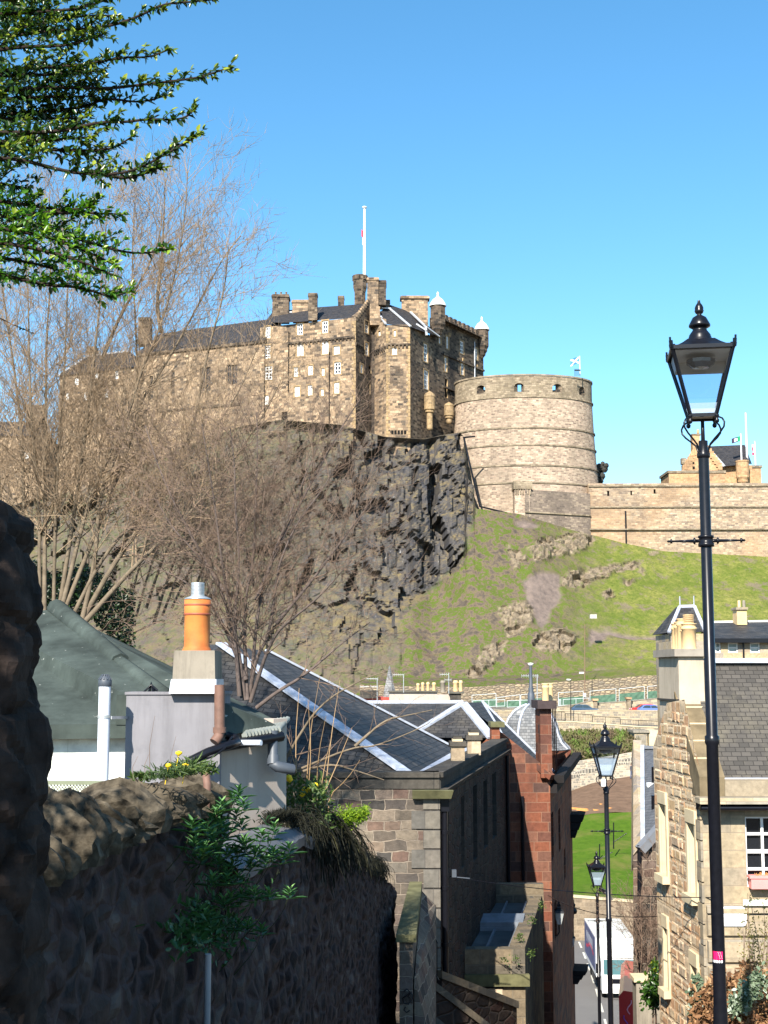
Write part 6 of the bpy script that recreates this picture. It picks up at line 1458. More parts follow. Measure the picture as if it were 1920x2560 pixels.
# walls, piers and netting fence behind the upper road
longwall('boundary_wall', [P(1180, 1778, 199), P(1390, 1768, 199), P(1440, 1762, 199), P(1478, 1752, 199), P(1488, 1750, 199)], lambda v: UPZ - .5, .5, [M['terrace'], M['cement']], 'rising stone boundary wall left of the dark blue car', True)
longwall('boundary_wall', [P(1491, 1759, 199.5), P(1570, 1754, 199.5), P(1572, 1752, 199.5)], lambda v: UPZ - .5, .5, [M['terrace'], M['cement']], 'low stone boundary wall between two stone piers behind the parked cars', True)
longwall('boundary_wall', [P(1580, 1753, 199.5), P(1640, 1747, 199.5), P(1800, 1738, 199.5)], lambda v: UPZ - .5, .5, [M['terrace'], M['cement']], 'stone boundary wall behind the red and blue cars', True)
for px, y0, lab in ((1489, 1747, 'dark stone pier right of the dark blue car'), (1573, 1743, 'stone pier with an orange cap beside the red car')):
    mb = MB(); pbox(mb, px - 5, px + 5, y0 + 4, 1790, 198.8, 1.2, 0); pbox(mb, px - 7, px + 7, y0, y0 + 5, 198.6, 1.5, 1); tag(mb.build('stone_pier', [M['old_wall'], M['sandstone']]), lab, 'pier', 'piers of the boundary wall')
pans = [(1180, 1738, 1240, 1734), (1242, 1744, 1300, 1737), (1302, 1737, 1372, 1730), (1396, 1732, 1458, 1728), (1475, 1728, 1540, 1722), (1548, 1722, 1611, 1716), (1619, 1716, 1690, 1711)]
plab = ['leftmost netting fence panel above the slate ridge', 'netting fence panel above the hipped dormer end', 'netting fence panel left of the dome finial', 'netting fence panel beside the slim street light', 'netting fence panel right of the tall brown pole', 'netting fence panel above the stone pier with orange cap', 'netting fence panel at the sandstone chimney']
for k, (xa, ya, xb, yb) in enumerate(pans):
    Y = 203; H = 32; mb = MB(); A_, B_ = P(xa, ya, Y), P(xb, yb, Y); A2, B2 = P(xa, ya + H, Y), P(xb, yb + H, Y)
    for q0, q1 in ((A_, B_), (A2, B2), (A_, A2), (B_, B2)): mb.tube([q0, q1], .05, 5)
    o = tag(mb.build('fence_panel', M['fence']), plab[k], 'fence panel', 'temporary fence panels below the rubble wall')
    nb_ = MB(); f0, f1 = .4, .98
    for i in range(14):
        for j in range(8):
            a = A_.lerp(B_, i / 14); b = A_.lerp(B_, (i + 1) / 14); c_ = A2.lerp(B2, i / 14); d_ = A2.lerp(B2, (i + 1) / 14)
            g0, g1 = f0 + (f1 - f0) * j / 8, f0 + (f1 - f0) * (j + 1) / 8
            w0 = Vector((0, .04 * math.sin(i * 1.7 + j), 0))
            nb_.poly([a.lerp(c_, g0) + w0, b.lerp(d_, g0) + w0, b.lerp(d_, g1) + w0, a.lerp(c_, g1) + w0])
    nb_.build('netting', M['mesh_green'], o)
for k, (xa, ya, xb, yb) in enumerate([(1182, 1752, 1262, 1749), (1268, 1752, 1330, 1750), (1397, 1749, 1402, 1749), (1408, 1749, 1472, 1745)]):
    Y = 200.5; H = 16; mb = MB(); A_, B_ = P(xa, ya, Y), P(xb, yb, Y); A2, B2 = P(xa, ya + H, Y), P(xb, yb + H, Y)
    for q0, q1 in ((A_, B_), (A2, B2), (A_, A2), (B_, B2), (A_.lerp(B_, .5), A2.lerp(B2, .5))): mb.tube([q0, q1], .05, 5)
    tag(mb.build('low_barrier', M['fence']), ['low metal barrier at the far left above the slate ridge', 'low metal barrier left of the dome', 'narrow low metal barrier just right of the red chimney', 'low metal barrier above the dark blue car'][k], 'barrier', 'low barriers by the upper road')
wall_top = [(900, 1712, 207), (1100, 1717, 207), (1180, 1718, 207), (1250, 1712, 207), (1390, 1706, 207), (1440, 1702, 207), (1540, 1695, 207), (1600, 1690, 207), (1690, 1686, 207), (1900, 1680, 207)]
longwall('rubble_retaining_wall', [P(*q) for q in wall_top], lambda v: v.z - 6.6, 1.2, [M['dry_rubble']], 'long dry rubble retaining wall along the foot of the castle hill')
mb = MB()
rw = []
for x_, y_, Y_ in wall_top: rw.append((P(x_, y_, 207.6), P(x_, y_ - 22, 214.5)))
for (a, b), (c_, d_) in zip(rw, rw[1:]): mb.poly([a, c_, d_, b])
o = mb.build('grass_verge', M['hill'], recenter=False); struct(o)
mb = MB()
fb_ = [(1180, 1768), (1400, 1764), (1470, 1761), (1540, 1756), (1611, 1749), (1690, 1744)]
rw = []
for x_ in (900, 1180, 1400, 1470, 1540, 1611, 1690, 1900):
    q = P(x_, interp(x_, fb_), 203); q.z -= .06; a = P(x_, 1690, 199.9); a.z = UPZ + .02; b = q + Vector((0, 4.6, .1)); rw.append((a, q, b))
for A3, B3 in zip(rw, rw[1:]): mb.poly([A3[0], B3[0], B3[1], A3[1]]); mb.poly([A3[1], B3[1], B3[2], A3[2]])
struct(mb.build('pavement', M['paving'], recenter=False))
mb = MB(); pbox(mb, 1448, 1460, 1680, 1687, 213, .15, 0); tag(mb.build('hill_sign', M['white']), 'small white sign board beside the tall brown pole', 'sign')
q = P(1482, 1540, 226); mb = MB(); mb.box((q.x - .6, q.y - .9, q.z - .5), (q.x + .6, q.y + .1, q.z + .25)); tag(mb.build('inspection_box', plain('grey_box', (.42, .42, .38), .8, .2, 3)), 'small grey box set in the grass slope', 'box')
# street lights and pole by the upper road
def streetlight(px, y0, y1, Y, r, arm, label, m):
    mb = MB(); b, tp_ = P(px, y1, Y), P(px, y0, Y); mb.tube([b, tp_], [r, r * .6], 6)
    o = tag(mb.build('street_light', m), label, 'street light')
    if arm:
        h = MB(); h.bar(tp_, tp_ + Vector((arm, -.1, .05)), .12, .1); h.bar(tp_ + Vector((arm * .5, -.08, 0)), tp_ + Vector((arm * 1.5, -.12, .02)), .35, .18); h.build('lamp_head', M['white'], o)
streetlight(1427, 1699, 1800, 176, .075, -.4, 'slim black street light pole in front of the dark blue car', M['iron'])
streetlight(1462, 1560, 1765, 201, .09, 0, 'tall thin brown pole rising in front of the grass slope', plain('brown_pole', (.20, .13, .09), .8, .2, 2))
mb = MB(); pbox(mb, 1458, 1465, 1733, 1742, 200.7, .15); tag(mb.build('pole_notice', M['white']), 'white notice fixed low on the tall brown pole', 'notice')

for px, y0, y1, lab in ((1534, 2056, 2122, 'thin black pole on the lawn right of the middle lamp post'), (1499, 2110, 2160, 'thin black pole on the lawn left of the middle lamp post')):
    mb = MB(); b = P(px, y1, 112); tp_ = P(px, y0, 112); mb.tube([b, tp_], [.06, .05], 6); mb.tube([tp_.lerp(b, .75), tp_.lerp(b, .45) + Vector((1.2, 0, .1))], .04, 5); tag(mb.build('lawn_pole', M['iron']), lab, 'pole', 'poles on the lawn')

# ------------------------------------------------------------------ vehicles
M['tyre'] = plain('tyre_rubber', (.015, .015, .015), .85, .2, 8)
M['rim'] = plain('wheel_rim', (.3, .3, .31), .4, .1, 8, metal=.7)
M['headlamp'] = plain('headlamp_glass', (.55, .58, .6), .1, .05, 8)
M['carglass'] = plain('car_window_glass', (.03, .045, .05), .06, .1, 2, spec=.7)
def paint(name, c):
    t = NT(name); t.fin(t.mix(t.noise(t.pos(), 2, 3), mul(c, .92), mul(c, 1.06)), .3, .5); t.b.inputs['Coat Weight'].default_value = .6; t.b.inputs['Coat Roughness'].default_value = .06; return t.m
def wheel(parent, x, y, r=.3, w=.2):
    mb = MB(); n = 18
    prof = [(r * .6, -w / 2), (r * .95, -w / 2), (r, -w * .35), (r, w * .35), (r * .95, w / 2), (r * .6, w / 2)]
    mb.lathe((0, 0, 0), prof, n)
    Mx = Matrix.Translation((x, y, r)) @ Matrix.Rotation(R(90), 4, 'X')
    mb.v = [tuple(Mx @ Vector(v)) for v in mb.v]
    return mb
def car(loc, rz, body_c, label, estate=False, name='parked_car'):
    o = thing(name, Vector((0, 0, 0)), label, 'car', 'cars parked on the upper road')
    L, W, H = 4.1, 1.68, 1.45
    prof = [(-2.05, .35), (-2.05, .62), (-1.98, .82), (-1.15, .93), (-.45, 1.38), (-.2, 1.43), (1.05, 1.45), (1.35, 1.38), (1.95, .98) if not estate else (1.9, 1.0), (2.05, .85), (2.05, .35)]
    mb = MB(); n = len(prof)
    ins = lambda z: W / 2 - max(0, (z - .9)) * .32
    for i in range(n):
        j = (i + 1) % n; a, b = prof[i], prof[j]
        mb.poly([(a[0], -ins(a[1]), a[1]), (b[0], -ins(b[1]), b[1]), (b[0], ins(b[1]), b[1]), (a[0], ins(a[1]), a[1])], 0, smooth=False)
    for sg in (-1, 1):
        mb.poly([(x, sg * ins(z), z) for x, z in (prof if sg < 0 else reversed(prof))], 0)
    mb.build('body', paint(name + '_paint', body_c), o)
    for sg in (-1, 1):
        g = MB()
        for q in ([(-.98, .95), (-.42, 1.33), (.25, 1.36), (.25, .95)], [(.32, .95), (.32, 1.36), (1.0, 1.37), (1.3, 1.3), (1.62, .98)]):
            g.poly([(x, sg * (ins(z) + .006), z) for x, z in (q if sg < 0 else reversed(q))])
        g.build('side_window', M['carglass'], o)
    for xs_, nm in ((((-1.1, .95), (-.5, 1.35)), 'windscreen'), (((1.42, 1.34), (1.88, 1.02)), 'rear_window')):
        g = MB(); (xa, za), (xb, zb2) = xs_; k = -.03 if nm == 'windscreen' else .03
        g.poly([(xa + k, -ins(za) + .08, za + .02), (xb + k, -ins(zb2) + .08, zb2 + .02), (xb + k, ins(zb2) - .08, zb2 + .02), (xa + k, ins(za) - .08, za + .02)]); g.build(nm, M['carglass'], o)
    for x in (-1.3, 1.3):
        for y in (-.76, .76):
            w_ = wheel(o, x, y).build('wheel', M['tyre'], o)
    for y in (-.6, .6):
        g = MB(); g.box((-2.07, y - .18, .62), (-1.98, y + .18, .78)); g.build('headlight', M['headlamp'], o)
    o.location = loc; o.rotation_euler = (0, 0, rz)
    return o
def cpos(px, Y): q = P(px, 1690, Y); return Vector((q.x, q.y, UPZ + .15))
car(cpos(1458, 188), R(182), (.03, .06, .11), 'dark blue hatchback parked between the street light and the dark pier')
car(cpos(1606, 191), R(3), (.55, .03, .03), 'red car parked behind the blue car beside the stone pier')
car(cpos(1627, 186), R(183), (.10, .16, .50), 'bright blue hatchback parked in front of the red car')
# white box lorry on the lower road
tk = thing('box_lorry', Vector((0, 0, 0)), 'white box lorry with dark blue curtain side parked on the lower road', 'lorry')
PW = paint('lorry_white_paint', (.78, .78, .76)); CB = plain('blue_curtain_side', (.07, .075, .16), .6, .3, 1)
mb = MB(); mb.box((-1.28, 2.05, .95), (1.28, 9.2, 3.5), 0); mb.build('box_body', PW, tk)
mb = MB()                                              # curtain side with faded lettering and a red swoosh
mb.box((-1.3, 2.6, 1.25), (-1.284, 9.0, 3.4), 0)
for k in range(5): mb.box((-1.308, 4.0 + k * .8, 2.55), (-1.302, 4.45 + k * .8, 3.0), 1); mb.box((-1.308, 4.1 + k * .8, 2.3), (-1.302, 4.25 + k * .8, 2.55), 1)
for k in range(10): y = 3.4 + k * .45; z = 2.05 + .25 * math.sin(k * .5); mb.poly([(-1.306, y, z), (-1.306, y + .45, z + .06), (-1.306, y + .45, z + .26), (-1.306, y, z + .2)], 2)
mb.build('curtain_side', [CB, plain('faded_lettering', (.38, .38, .42), .7, .1, 2), M['flag_red']], tk)
mb = MB()
cab = [(-.05, .45), (-.05, 1.25), (.0, 1.5), (.28, 2.5), (.6, 2.62), (1.85, 2.62), (1.85, .45)]
for i in range(len(cab)):
    a, b = cab[i], cab[(i + 1) % len(cab)]; mb.poly([(-1.15, a[0], a[1]), (1.15, a[0], a[1]), (1.15, b[0], b[1]), (-1.15, b[0], b[1])])
for sg in (-1, 1): mb.poly([(sg * 1.15, y, z) for y, z in (cab if sg > 0 else reversed(cab))])
mb.box((-1.1, .35, 2.6), (1.1, 2.0, 3.1)); mb.poly([(-1.1, .2, 2.6), (1.1, .2, 2.6), (1.1, .9, 3.2), (-1.1, .9, 3.2)])
cb_ = mb.build('cab', PW, tk)
g = MB(); g.poly([(-1.02, -.0, 1.55), (1.02, -.0, 1.55), (1.0, .25, 2.45), (-1.0, .25, 2.45)]); g.build('windscreen', plain('green_tinted_screen', (.06, .13, .13), .08, .2, 1.2, spec=.7), cb_)
g = MB(); g.poly([(-1.155, .3, 1.6), (-1.155, 1.3, 1.6), (-1.155, 1.3, 2.3), (-1.155, .45, 2.3)]); g.build('side_window', M['carglass'], cb_)
g = MB(); g.box((-1.15, -.1, .4), (1.15, .02, .72), 0); g.box((-.75, -.075, 1.0), (.75, -.04, 1.3), 1); g.build('bumper', [PW, M['iron']], cb_)
for x in (-.9, .9):
    g = MB(); g.box((x - .2, -.13, .5), (x + .2, -.08, .68)); g.build('headlight', M['headlamp'], cb_)
for x in (-1.4, 1.4):
    g = MB(); g.box((x - .1, .15, 1.6), (x + .1, .3, 2.2)); g.build('mirror', M['iron'], cb_)
for x in (-.95, .95):
    for y in (.75, 5.9, 7.3):
        w_ = wheel(tk, y, 0, .46, .3); w_.v = [(x + v[1], v[0], v[2]) for v in w_.v]; w_.build('wheel', M['tyre'], tk)
mb = MB(); mb.box((-.5, .5, .5), (.5, 9, .95)); mb.box((-1.26, 3, .35), (-1.2, 5, .8)); mb.build('chassis', M['iron'], tk)
q = P(1533, 1690, 81.2); tk.location = (q.x, q.y, ROAD_Z); tk.rotation_euler = (0, 0, R(-2.5))
# red bus, mostly hidden by the sandstone gable
bs = thing('red_bus', Vector((0, 0, 0)), 'red double deck bus with flower and swirl decoration beside the lorry', 'bus')
RP = paint('bus_red_paint', (.40, .02, .02))
mb = MB()
W2, H2, L2_ = 1.15, 4.1, 7.8
lp = [(-W2, .35), (-W2, 3.9), (-W2 + .25, 4.2), (0, H2), (W2 - .25, 4.2), (W2, 3.9), (W2, .35)]
for i in range(len(lp)):
    a, b = lp[i], lp[(i + 1) % len(lp)]; mb.poly([(a[0], 0, a[1]), (b[0], 0, b[1]), (b[0], L2_, b[1]), (a[0], L2_, a[1])])
mb.poly([(x, 0, z) for x, z in lp]); mb.poly([(x, L2_, z) for x, z in reversed(lp)])
mb.build('body', RP, bs)
for z0, z1 in ((1.3, 2.0), (2.75, 3.45)):
    g = MB(); g.poly([(-W2 + .65, -.012, z0), (W2 - .2, -.012, z0), (W2 - .2, -.012, z1), (-W2 + .65, -.012, z1)] if z0 < 2 else [(-.3, -.012, z0 + .6), (1.05, -.012, z0 + .6), (1.05, -.012, z1 + .45), (-.3, -.012, z1 + .45)]); g.build('rear_window', M['carglass'], bs)
    for k in range(4):
        g = MB(); y = .8 + k * 1.75; g.poly([(-W2 - .012, y, z0), (-W2 - .012, y, z1), (-W2 - .012, y + 1.45, z1), (-W2 - .012, y + 1.45, z0)]); g.build('side_window', M['carglass'], bs)
deco = [plain('yellow_decoration', (.65, .28, .03), .6, .1, 2), plain('violet_decoration', (.16, .05, .30), .6, .1, 2), plain('pink_decoration', (.62, .25, .30), .6, .1, 2)]
g = MB()
for k in range(7):
    a = 2 * math.pi * k / 7; c_ = (.35, 2.55)
    g.poly([(c_[0], -.016, c_[1]), (c_[0] + .34 * math.cos(a - .25), -.016, c_[1] + .34 * math.sin(a - .25)), (c_[0] + .5 * math.cos(a), -.016, c_[1] + .5 * math.sin(a)), (c_[0] + .34 * math.cos(a + .25), -.016, c_[1] + .34 * math.sin(a + .25))], 0)
for x0, z0, ph, mm in ((-.8, 2.2, 0, 1), (-.95, 1.2, 1, 1), (.2, 2.05, 2, 2), (-.6, 3.0, 3, 2), (.0, .7, 1.5, 1)):
    pts_ = [Vector((x0 + .12 * math.sin(k * .9 + ph), -.02, z0 + k * .12)) for k in range(7)]; g.tube(pts_, .035, 4, mm)
g.build('decoration', deco, bs)
for x in (-1, 1):
    for y in (1.6, 6.2):
        w_ = wheel(bs, y, 0, .5, .3); w_.v = [(x + v[1], v[0], v[2]) for v in w_.v]; w_.build('wheel', M['tyre'], bs)
q = P(1583, 1690, 66.5); bs.location = (q.x, q.y, ROAD_Z); bs.rotation_euler = (0, 0, R(-11))

# ------------------------------------------------------------------ lamp posts
M['lampglass'] = glassmat('lantern_glass', (.80, .87, .97), .10)
M['frost'] = plain('frosted_glass_band', (.55, .60, .60), .4, .1, 3)
M['cream_in'] = plain('cream_reflector', (.78, .72, .64), .6, .1, 3)
M['lens'] = plain('dark_lamp_lens', (.05, .06, .07), .15, .2, 8)
def lamp_post(height, label, pale_share=.18):
    o = thing('lamp_post', Vector((0, 0, 0)), label, 'lamp post', 'lamp posts down the steps')
    k = .604e-3 * 1.0
    H = height; z = lambda v: H - 1.05 - (v - 1680) * k          # zoom rows to metres: lantern bottom at H-1.05
    z = lambda v: H + (160 - v) * k * 1.06
    mb = MB(); bot = z(2080)
    mb.lathe((0, 0, 0), [(.11, 0), (.11, .5), (.085, .6), (.075, .65), (.06, .9), (.049, 1.2), (.046, z(5650) - .02), (.056, z(5650)), (.056, z(5650) + .05), (.044, z(5650) + .06), (.042, bot - .05)], 16)
    mb.lathe((0, 0, 0), [(.043, bot - .06), (.052, bot - .05), (.052, bot - .02), (.036, bot), (.036, bot + .08), (.016, bot + .085), (.014, z(1680))], 14)
    mb.build('pole', M['iron'], o)
    lb = z(3200)
    mb = MB(); mb.lathe((0, 0, lb), [(.045, -.05), (.062, -.045), (.062, -.02), (.054, -.015), (.054, .02), (.062, .025), (.062, .04), (.045, .045)], 16)
    for sg in (-1, 1):
        mb.tube([(sg * .05, 0, lb), (sg * .08, 0, lb), (sg * .083, 0, lb), (sg * .095, 0, lb), (sg * .10, 0, lb), (sg * .26, 0, lb), (sg * .262, 0, lb), (sg * .275, 0, lb), (sg * .277, 0, lb), (sg * .295, 0, lb), (sg * .302, 0, lb)], [.014, .014, .026, .026, .013, .007, .018, .018, .009, .009, .002], 8)
    mb.build('ladder_bar', M['iron'], o)
    # lantern
    mb = MB(); rows = [(15, 160), (22, 195), (45, 225), (58, 260), (55, 285), (62, 295), (50, 325), (25, 345), (40, 355), (90, 385), (115, 430), (142, 480), (140, 500), (110, 515), (92, 530), (95, 550), (128, 590), (132, 600), (142, 610), (142, 625), (152, 640), (152, 655), (165, 675), (170, 690)]
    mb.lathe((0, 0, 0), [(r_ * k, z(v)) for r_, v in reversed(rows)], 20)
    def sq(r_, v): return [Vector((sx_ * r_ * k, sy_ * r_ * k, z(v))) for sx_, sy_ in ((-1, -1), (1, -1), (1, 1), (-1, 1))]
    prev = sq(400, 832)
    for r_, v in ((300, 785), (240, 745), (175, 690)):
        nx_ = sq(r_, v)
        for i in range(4): mb.poly([prev[i], prev[(i + 1) % 4], nx_[(i + 1) % 4], nx_[i]])
        prev = nx_
    rf = mb.build('hood', M['iron'], o)
    mb = MB(); tops, bots = sq(385, 850), sq(165, 1655)
    for i in range(4):
        j = (i + 1) % 4
        mb.bar(tops[i], bots[i], .022, .022); mb.bar(sq(398, 838)[i], sq(398, 838)[j], .018, .03); mb.bar(bots[i], bots[j], .02, .028)
        a = tops[i]; d_ = Vector((a.x, a.y, 0)).normalized()
        for w_, h_, off in ((.035, .03, .0), (.022, .06, .012), (.012, .085, .02)): mb.bar(a + d_ * off, a + d_ * (off + .006) + Vector((0, 0, h_)), w_, w_)
        mb.lathe(bots[i] + d_ * .004, [(.004, -.07), (.016, -.062), (.02, -.045), (.012, -.032), (.012, -.02), (.02, -.012), (.018, .0)], 8)
    mb.build('frame', M['iron'], o)
    mb = MB(); gt, gb_ = sq(372, 858), sq(160, 1650)
    for i in range(4): j = (i + 1) % 4; mb.poly([gt[i], gt[j], gb_[j], gb_[i]])
    mb.build('glazing', M['lampglass'], o)
    mb = MB(); a_, b_ = sq(362, 870), sq(322, 1040)
    for i in range(1, 4): j = (i + 1) % 4; mb.poly([a_[i], a_[j], b_[j], b_[i]])
    mb.poly(sq(362, 872), 0)
    mb.poly(list(reversed(sq(150, 1648))), 0)
    mb.build('reflector_band', M['cream_in'], o)
    mb = MB(); mb.lathe((0, 0, 0), [(.02, z(1040)), (110 * k, z(1030)), (190 * k, z(975)), (195 * k, z(930)), (.01, z(925))], 10, 0, smooth=False); mb.build('lamp_unit', M['lens'], o)
    if pale_share:
        mb = MB(); f0 = 1650 - pale_share * 790; rr_ = lambda v: 372 - (372 - 160) * (v - 858) / (1650 - 858) - 6
        a_, b_ = sq(rr_(f0), f0), sq(rr_(1645), 1645)
        for i in range(4): j = (i + 1) % 4; mb.poly([a_[i], a_[j], b_[j], b_[i]])
        t_ = mb.build('frosted_panel', M['frostglass'], o)  # pale sheet behind the lower panes, standing in for their white reflection
    mb = MB()
    for i in range(4):
        d_ = Vector((bots[i].x, bots[i].y, 0)).normalized()
        path = [(60, 2150), (62, 2080), (85, 2005), (140, 1945), (205, 1880), (248, 1820), (255, 1765), (232, 1715), (195, 1690), (170, 1690)]
        mb.tube([d_ * (r_ * k * 1.42) + Vector((0, 0, z(v))) for r_, v in path], .0075, 6)
    mb.build('scroll_brackets', M['iron'], o)
    return o
t = NT('frosted_lantern_glass'); tr = t.n('BsdfTransparent'); t.fin((.62, .66, .66), .5); mx = t.n('MixShader'); mx.inputs[0].default_value = .55
t.t.links.new(tr.outputs[0], mx.inputs[1]); t.t.links.new(t.b.outputs[0], mx.inputs[2]); t.t.links.new(mx.outputs[0], t.out.inputs[0]); M['frostglass'] = t.m
def put_lamp(o, px, ytop, Y, height):
    q = P(px, ytop, Y); o.location = (q.x, q.y, q.z - height)
HL = 6.6
lp1 = lamp_post(HL, 'nearest and largest black lamp post, with a pink sticker low on its pole')
put_lamp(lp1, 1747, 751, 9.4, HL); lp1.rotation_euler = (0, 0, R(-9))
lp2 = lamp_post(9.4, 'middle black lamp post, standing in front of the green lawn', .62)
put_lamp(lp2, 1512, 1806, 22.2, 9.4)
lp3 = lamp_post(9.4, 'smallest and farthest black lamp post, overlapping the pole of the middle one', .75)
put_lamp(lp3, 1491, 2127, 35.2, 9.4)
lpx = lp1.location
mb = MB(); rr_ = .0485; zc = P(1792, 2387, 9.4).z                          # pink sticker wrapped on the pole
def wrap(a0, a1, z0, z1, m, r_):
    n = 6
    for k in range(n):
        a, b = R(a0 + (a1 - a0) * k / n), R(a0 + (a1 - a0) * (k + 1) / n)
        mb.poly([(lpx.x + r_ * math.sin(a), lpx.y - r_ * math.cos(a), z0), (lpx.x + r_ * math.sin(b), lpx.y - r_ * math.cos(b), z0), (lpx.x + r_ * math.sin(b), lpx.y - r_ * math.cos(b), z1), (lpx.x + r_ * math.sin(a), lpx.y - r_ * math.cos(a), z1)], m)
wrap(-75, 25, zc - .03, zc + .032, 0, rr_); wrap(-75, 25, zc - .05, zc - .032, 1, rr_)
for a0 in (-20, -2): 
    for k in range(5): wrap(a0 + k * 4, a0 + k * 4 + 3, zc + .025 - k * .011, zc + .031 - k * .011, 1, rr_ + .001)
tag(mb.build('sticker', [plain('pink_sticker', (.75, .01, .13), .5, .1, 5), M['signwhite']]), 'pink and white sticker on the nearest lamp post', 'sticker')
mb = MB(); q = P(1508, 1955, 22.1); mb.box((q.x - .05, q.y - .08, q.z - .07), (q.x + .03, q.y - .06, q.z + .06)); tag(mb.build('lantern_notice', M['signwhite']), 'small white notice under the lantern of the middle lamp post', 'notice')
mb = MB(); q = P(1497, 2222, 35); mb.bar(q, q + Vector((.28, -.1, -.12)), .09, .1, 0); mb.bar(q + Vector((.2, -.1, -.05)), q + Vector((.32, -.12, -.3)), .1, .12, 1); tag(mb.build('camera_housing', [M['iron'], M['pipe_blue']]), 'small camera housing clamped to the farthest lamp post', 'camera')
# wall lanterns on the red building
def wall_lantern(px, y0, y1, Y, lit, label):
    q = P(px, y1, Y); tp_ = P(px, y0, Y); s_ = (tp_.z - q.z) / 1.05
    o = thing('wall_lantern', Vector((0, 0, 0)), label, 'wall lantern', 'wall lanterns on the red building')
    mb = MB(); mb.lathe((0, 0, 0), [(.28, .55), (.24, .62), (.12, .7), (.13, .74), (.1, .8), (.1, .86), (.04, .9), (.05, .95), (.01, 1.05)] if lit else [(.02, 0), (.2, .05), (.26, .2), (.24, .32), (.1, .5), (.13, .55), (.14, .7), (.08, .74), (.04, .85), (.05, .9), (.01, 1.05)], 12 if not lit else 4, smooth=not lit); mb.build('hood', M['iron'], o)
    if lit:
        mb = MB(); mb.lathe((0, 0, 0), [(.12, .08), (.25, .54)], 4, smooth=False); mb.build('glazing', M['frostglass'], o)
    mb = MB(); mb.tube([(0, 0, .06), (0, 0, -.25), (-.1, 0, -.4), (-.9, 0, -.35)], .03, 6); mb.build('bracket', M['iron'], o)
    o.location = q; o.scale = (s_, s_, s_); return o
wall_lantern(1398, 2250, 2315, 43.5, True, 'nearest wall lantern with white glass on the shaded red wall')
wall_lantern(1430, 2322, 2369, 54, True, 'wall lantern with white glass lowest on the red wall corner')
wall_lantern(1434, 2247, 2286, 56, False, 'round black bell shaped wall lantern without visible glass')
# overhead cables
def cable(a, b, sag, label):
    mb = MB(); a, b = P(*a), P(*b); mb.tube([a.lerp(b, k / 24) + Vector((0, 0, -sag * 4 * (k / 24) * (1 - k / 24))) for k in range(25)], .012, 4); tag(mb.build('cable', M['iron']), label, 'cable', 'cables over the lane')
cable((1120, 2190, 28.6), (1800, 2244, 24.0), .12, 'upper black cable crossing the lane to the sandstone house')
cable((1370, 2238, 41.7), (1650, 2290, 27.5), .25, 'lower black cable crossing behind the lamp posts')

# ------------------------------------------------------------------ person by the cream wall
def person(loc, label):
    o = thing('person', Vector((0, 0, 0)), label, 'person')
    me = bpy.data.meshes.new('person'); J = [(0, 0, .92), (0, .01, 1.15), (0, .02, 1.38), (0, .0, 1.5), (0, -.02, 1.62), (0, -.02, 1.74), (.1, 0, .85), (.11, -.03, .48), (.11, .02, .08), (.11, -.1, .03), (-.1, 0, .85), (-.12, .03, .48), (-.12, .1, .08), (-.12, -.02, .03), (.2, .02, 1.4), (.26, .04, 1.12), (.25, -.08, .88), (.25, -.11, .8), (-.2, .02, 1.4), (-.26, .04, 1.12), (-.25, -.08, .88), (-.25, -.11, .8)]
    E = [(0, 1), (1, 2), (2, 3), (3, 4), (4, 5), (0, 6), (6, 7), (7, 8), (8, 9), (0, 10), (10, 11), (11, 12), (12, 13), (2, 14), (14, 15), (15, 16), (16, 17), (2, 18), (18, 19), (19, 20), (20, 21)]
    rad = [.15, .14, .17, .06, .1, .07, .1, .07, .05, .04, .1, .07, .05, .04, .075, .055, .04, .04, .075, .055, .04, .04]
    me.from_pydata(J, E, []); ob = bpy.data.objects.new('body', me); col.objects.link(ob); ob.parent = o
    sk = ob.modifiers.new('skin', 'SKIN'); ss = ob.modifiers.new('sub', 'SUBSURF'); ss.levels = ss.render_levels = 1
    for v, r_ in zip(me.skin_vertices[0].data, rad): v.radius = (r_, r_)
    me.skin_vertices[0].data[0].use_root = True
    t = NT('dark_jacket_and_jeans'); sx = t.n('SeparateXYZ'); tc = t.n('TexCoord'); t.put(sx.inputs[0], tc.outputs['Object'])
    c = t.ramp(t.math('DIVIDE', sx.outputs[2], 2.0), [(0, (.03, .03, .03)), (.04, (.05, .08, .16)), (.45, (.05, .05, .07)), (.755, (.35, .2, .14))], 'CONSTANT'); me.materials.append(t.fin(c, .85))
    mb = MB(); mb.lathe((0, -.02, 1.62), [(.105, .02), (.11, .08), (.09, .14), (.01, .17)], 10); mb.build('hair', plain('brown_hair', (.05, .035, .025), .9, .2, 9), o)
    o.location = loc; o.rotation_euler = (0, 0, R(60)); return o
q = P(1579, 1947, 142); person(Vector((q.x, q.y, q.z)), 'person in dark jacket and blue jeans standing at the foot of the cream rubble wall')
# ------------------------------------------------------------------ foreground walls
def ledge(px): return 6840.0 / (1260.0 - px)           # depth of the lane-side wall line at a pixel column
def wx(Y): return -2.28 + .1 * Y
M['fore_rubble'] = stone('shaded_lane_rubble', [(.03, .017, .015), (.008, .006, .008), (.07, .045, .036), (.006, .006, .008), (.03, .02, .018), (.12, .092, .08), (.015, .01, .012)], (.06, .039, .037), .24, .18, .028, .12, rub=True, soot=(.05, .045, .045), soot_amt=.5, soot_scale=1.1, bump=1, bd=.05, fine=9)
M['fore_rubble2'] = M['fore_rubble']
M['cope_rock'] = plain('weathered_cope_rock', (.085, .07, .05), .95, .85, 11, bump=1)
M['pillar_rock'] = plain('dark_weathered_stone', (.03, .022, .019), .95, .85, 6, bump=1)
M['bark'] = plain('grey_brown_bark', (.17, .135, .095), .9, .4, 6, bump=.3)
M['twig_tan'] = plain('pale_tan_twigs', (.32, .235, .155), .9, .25, 3)
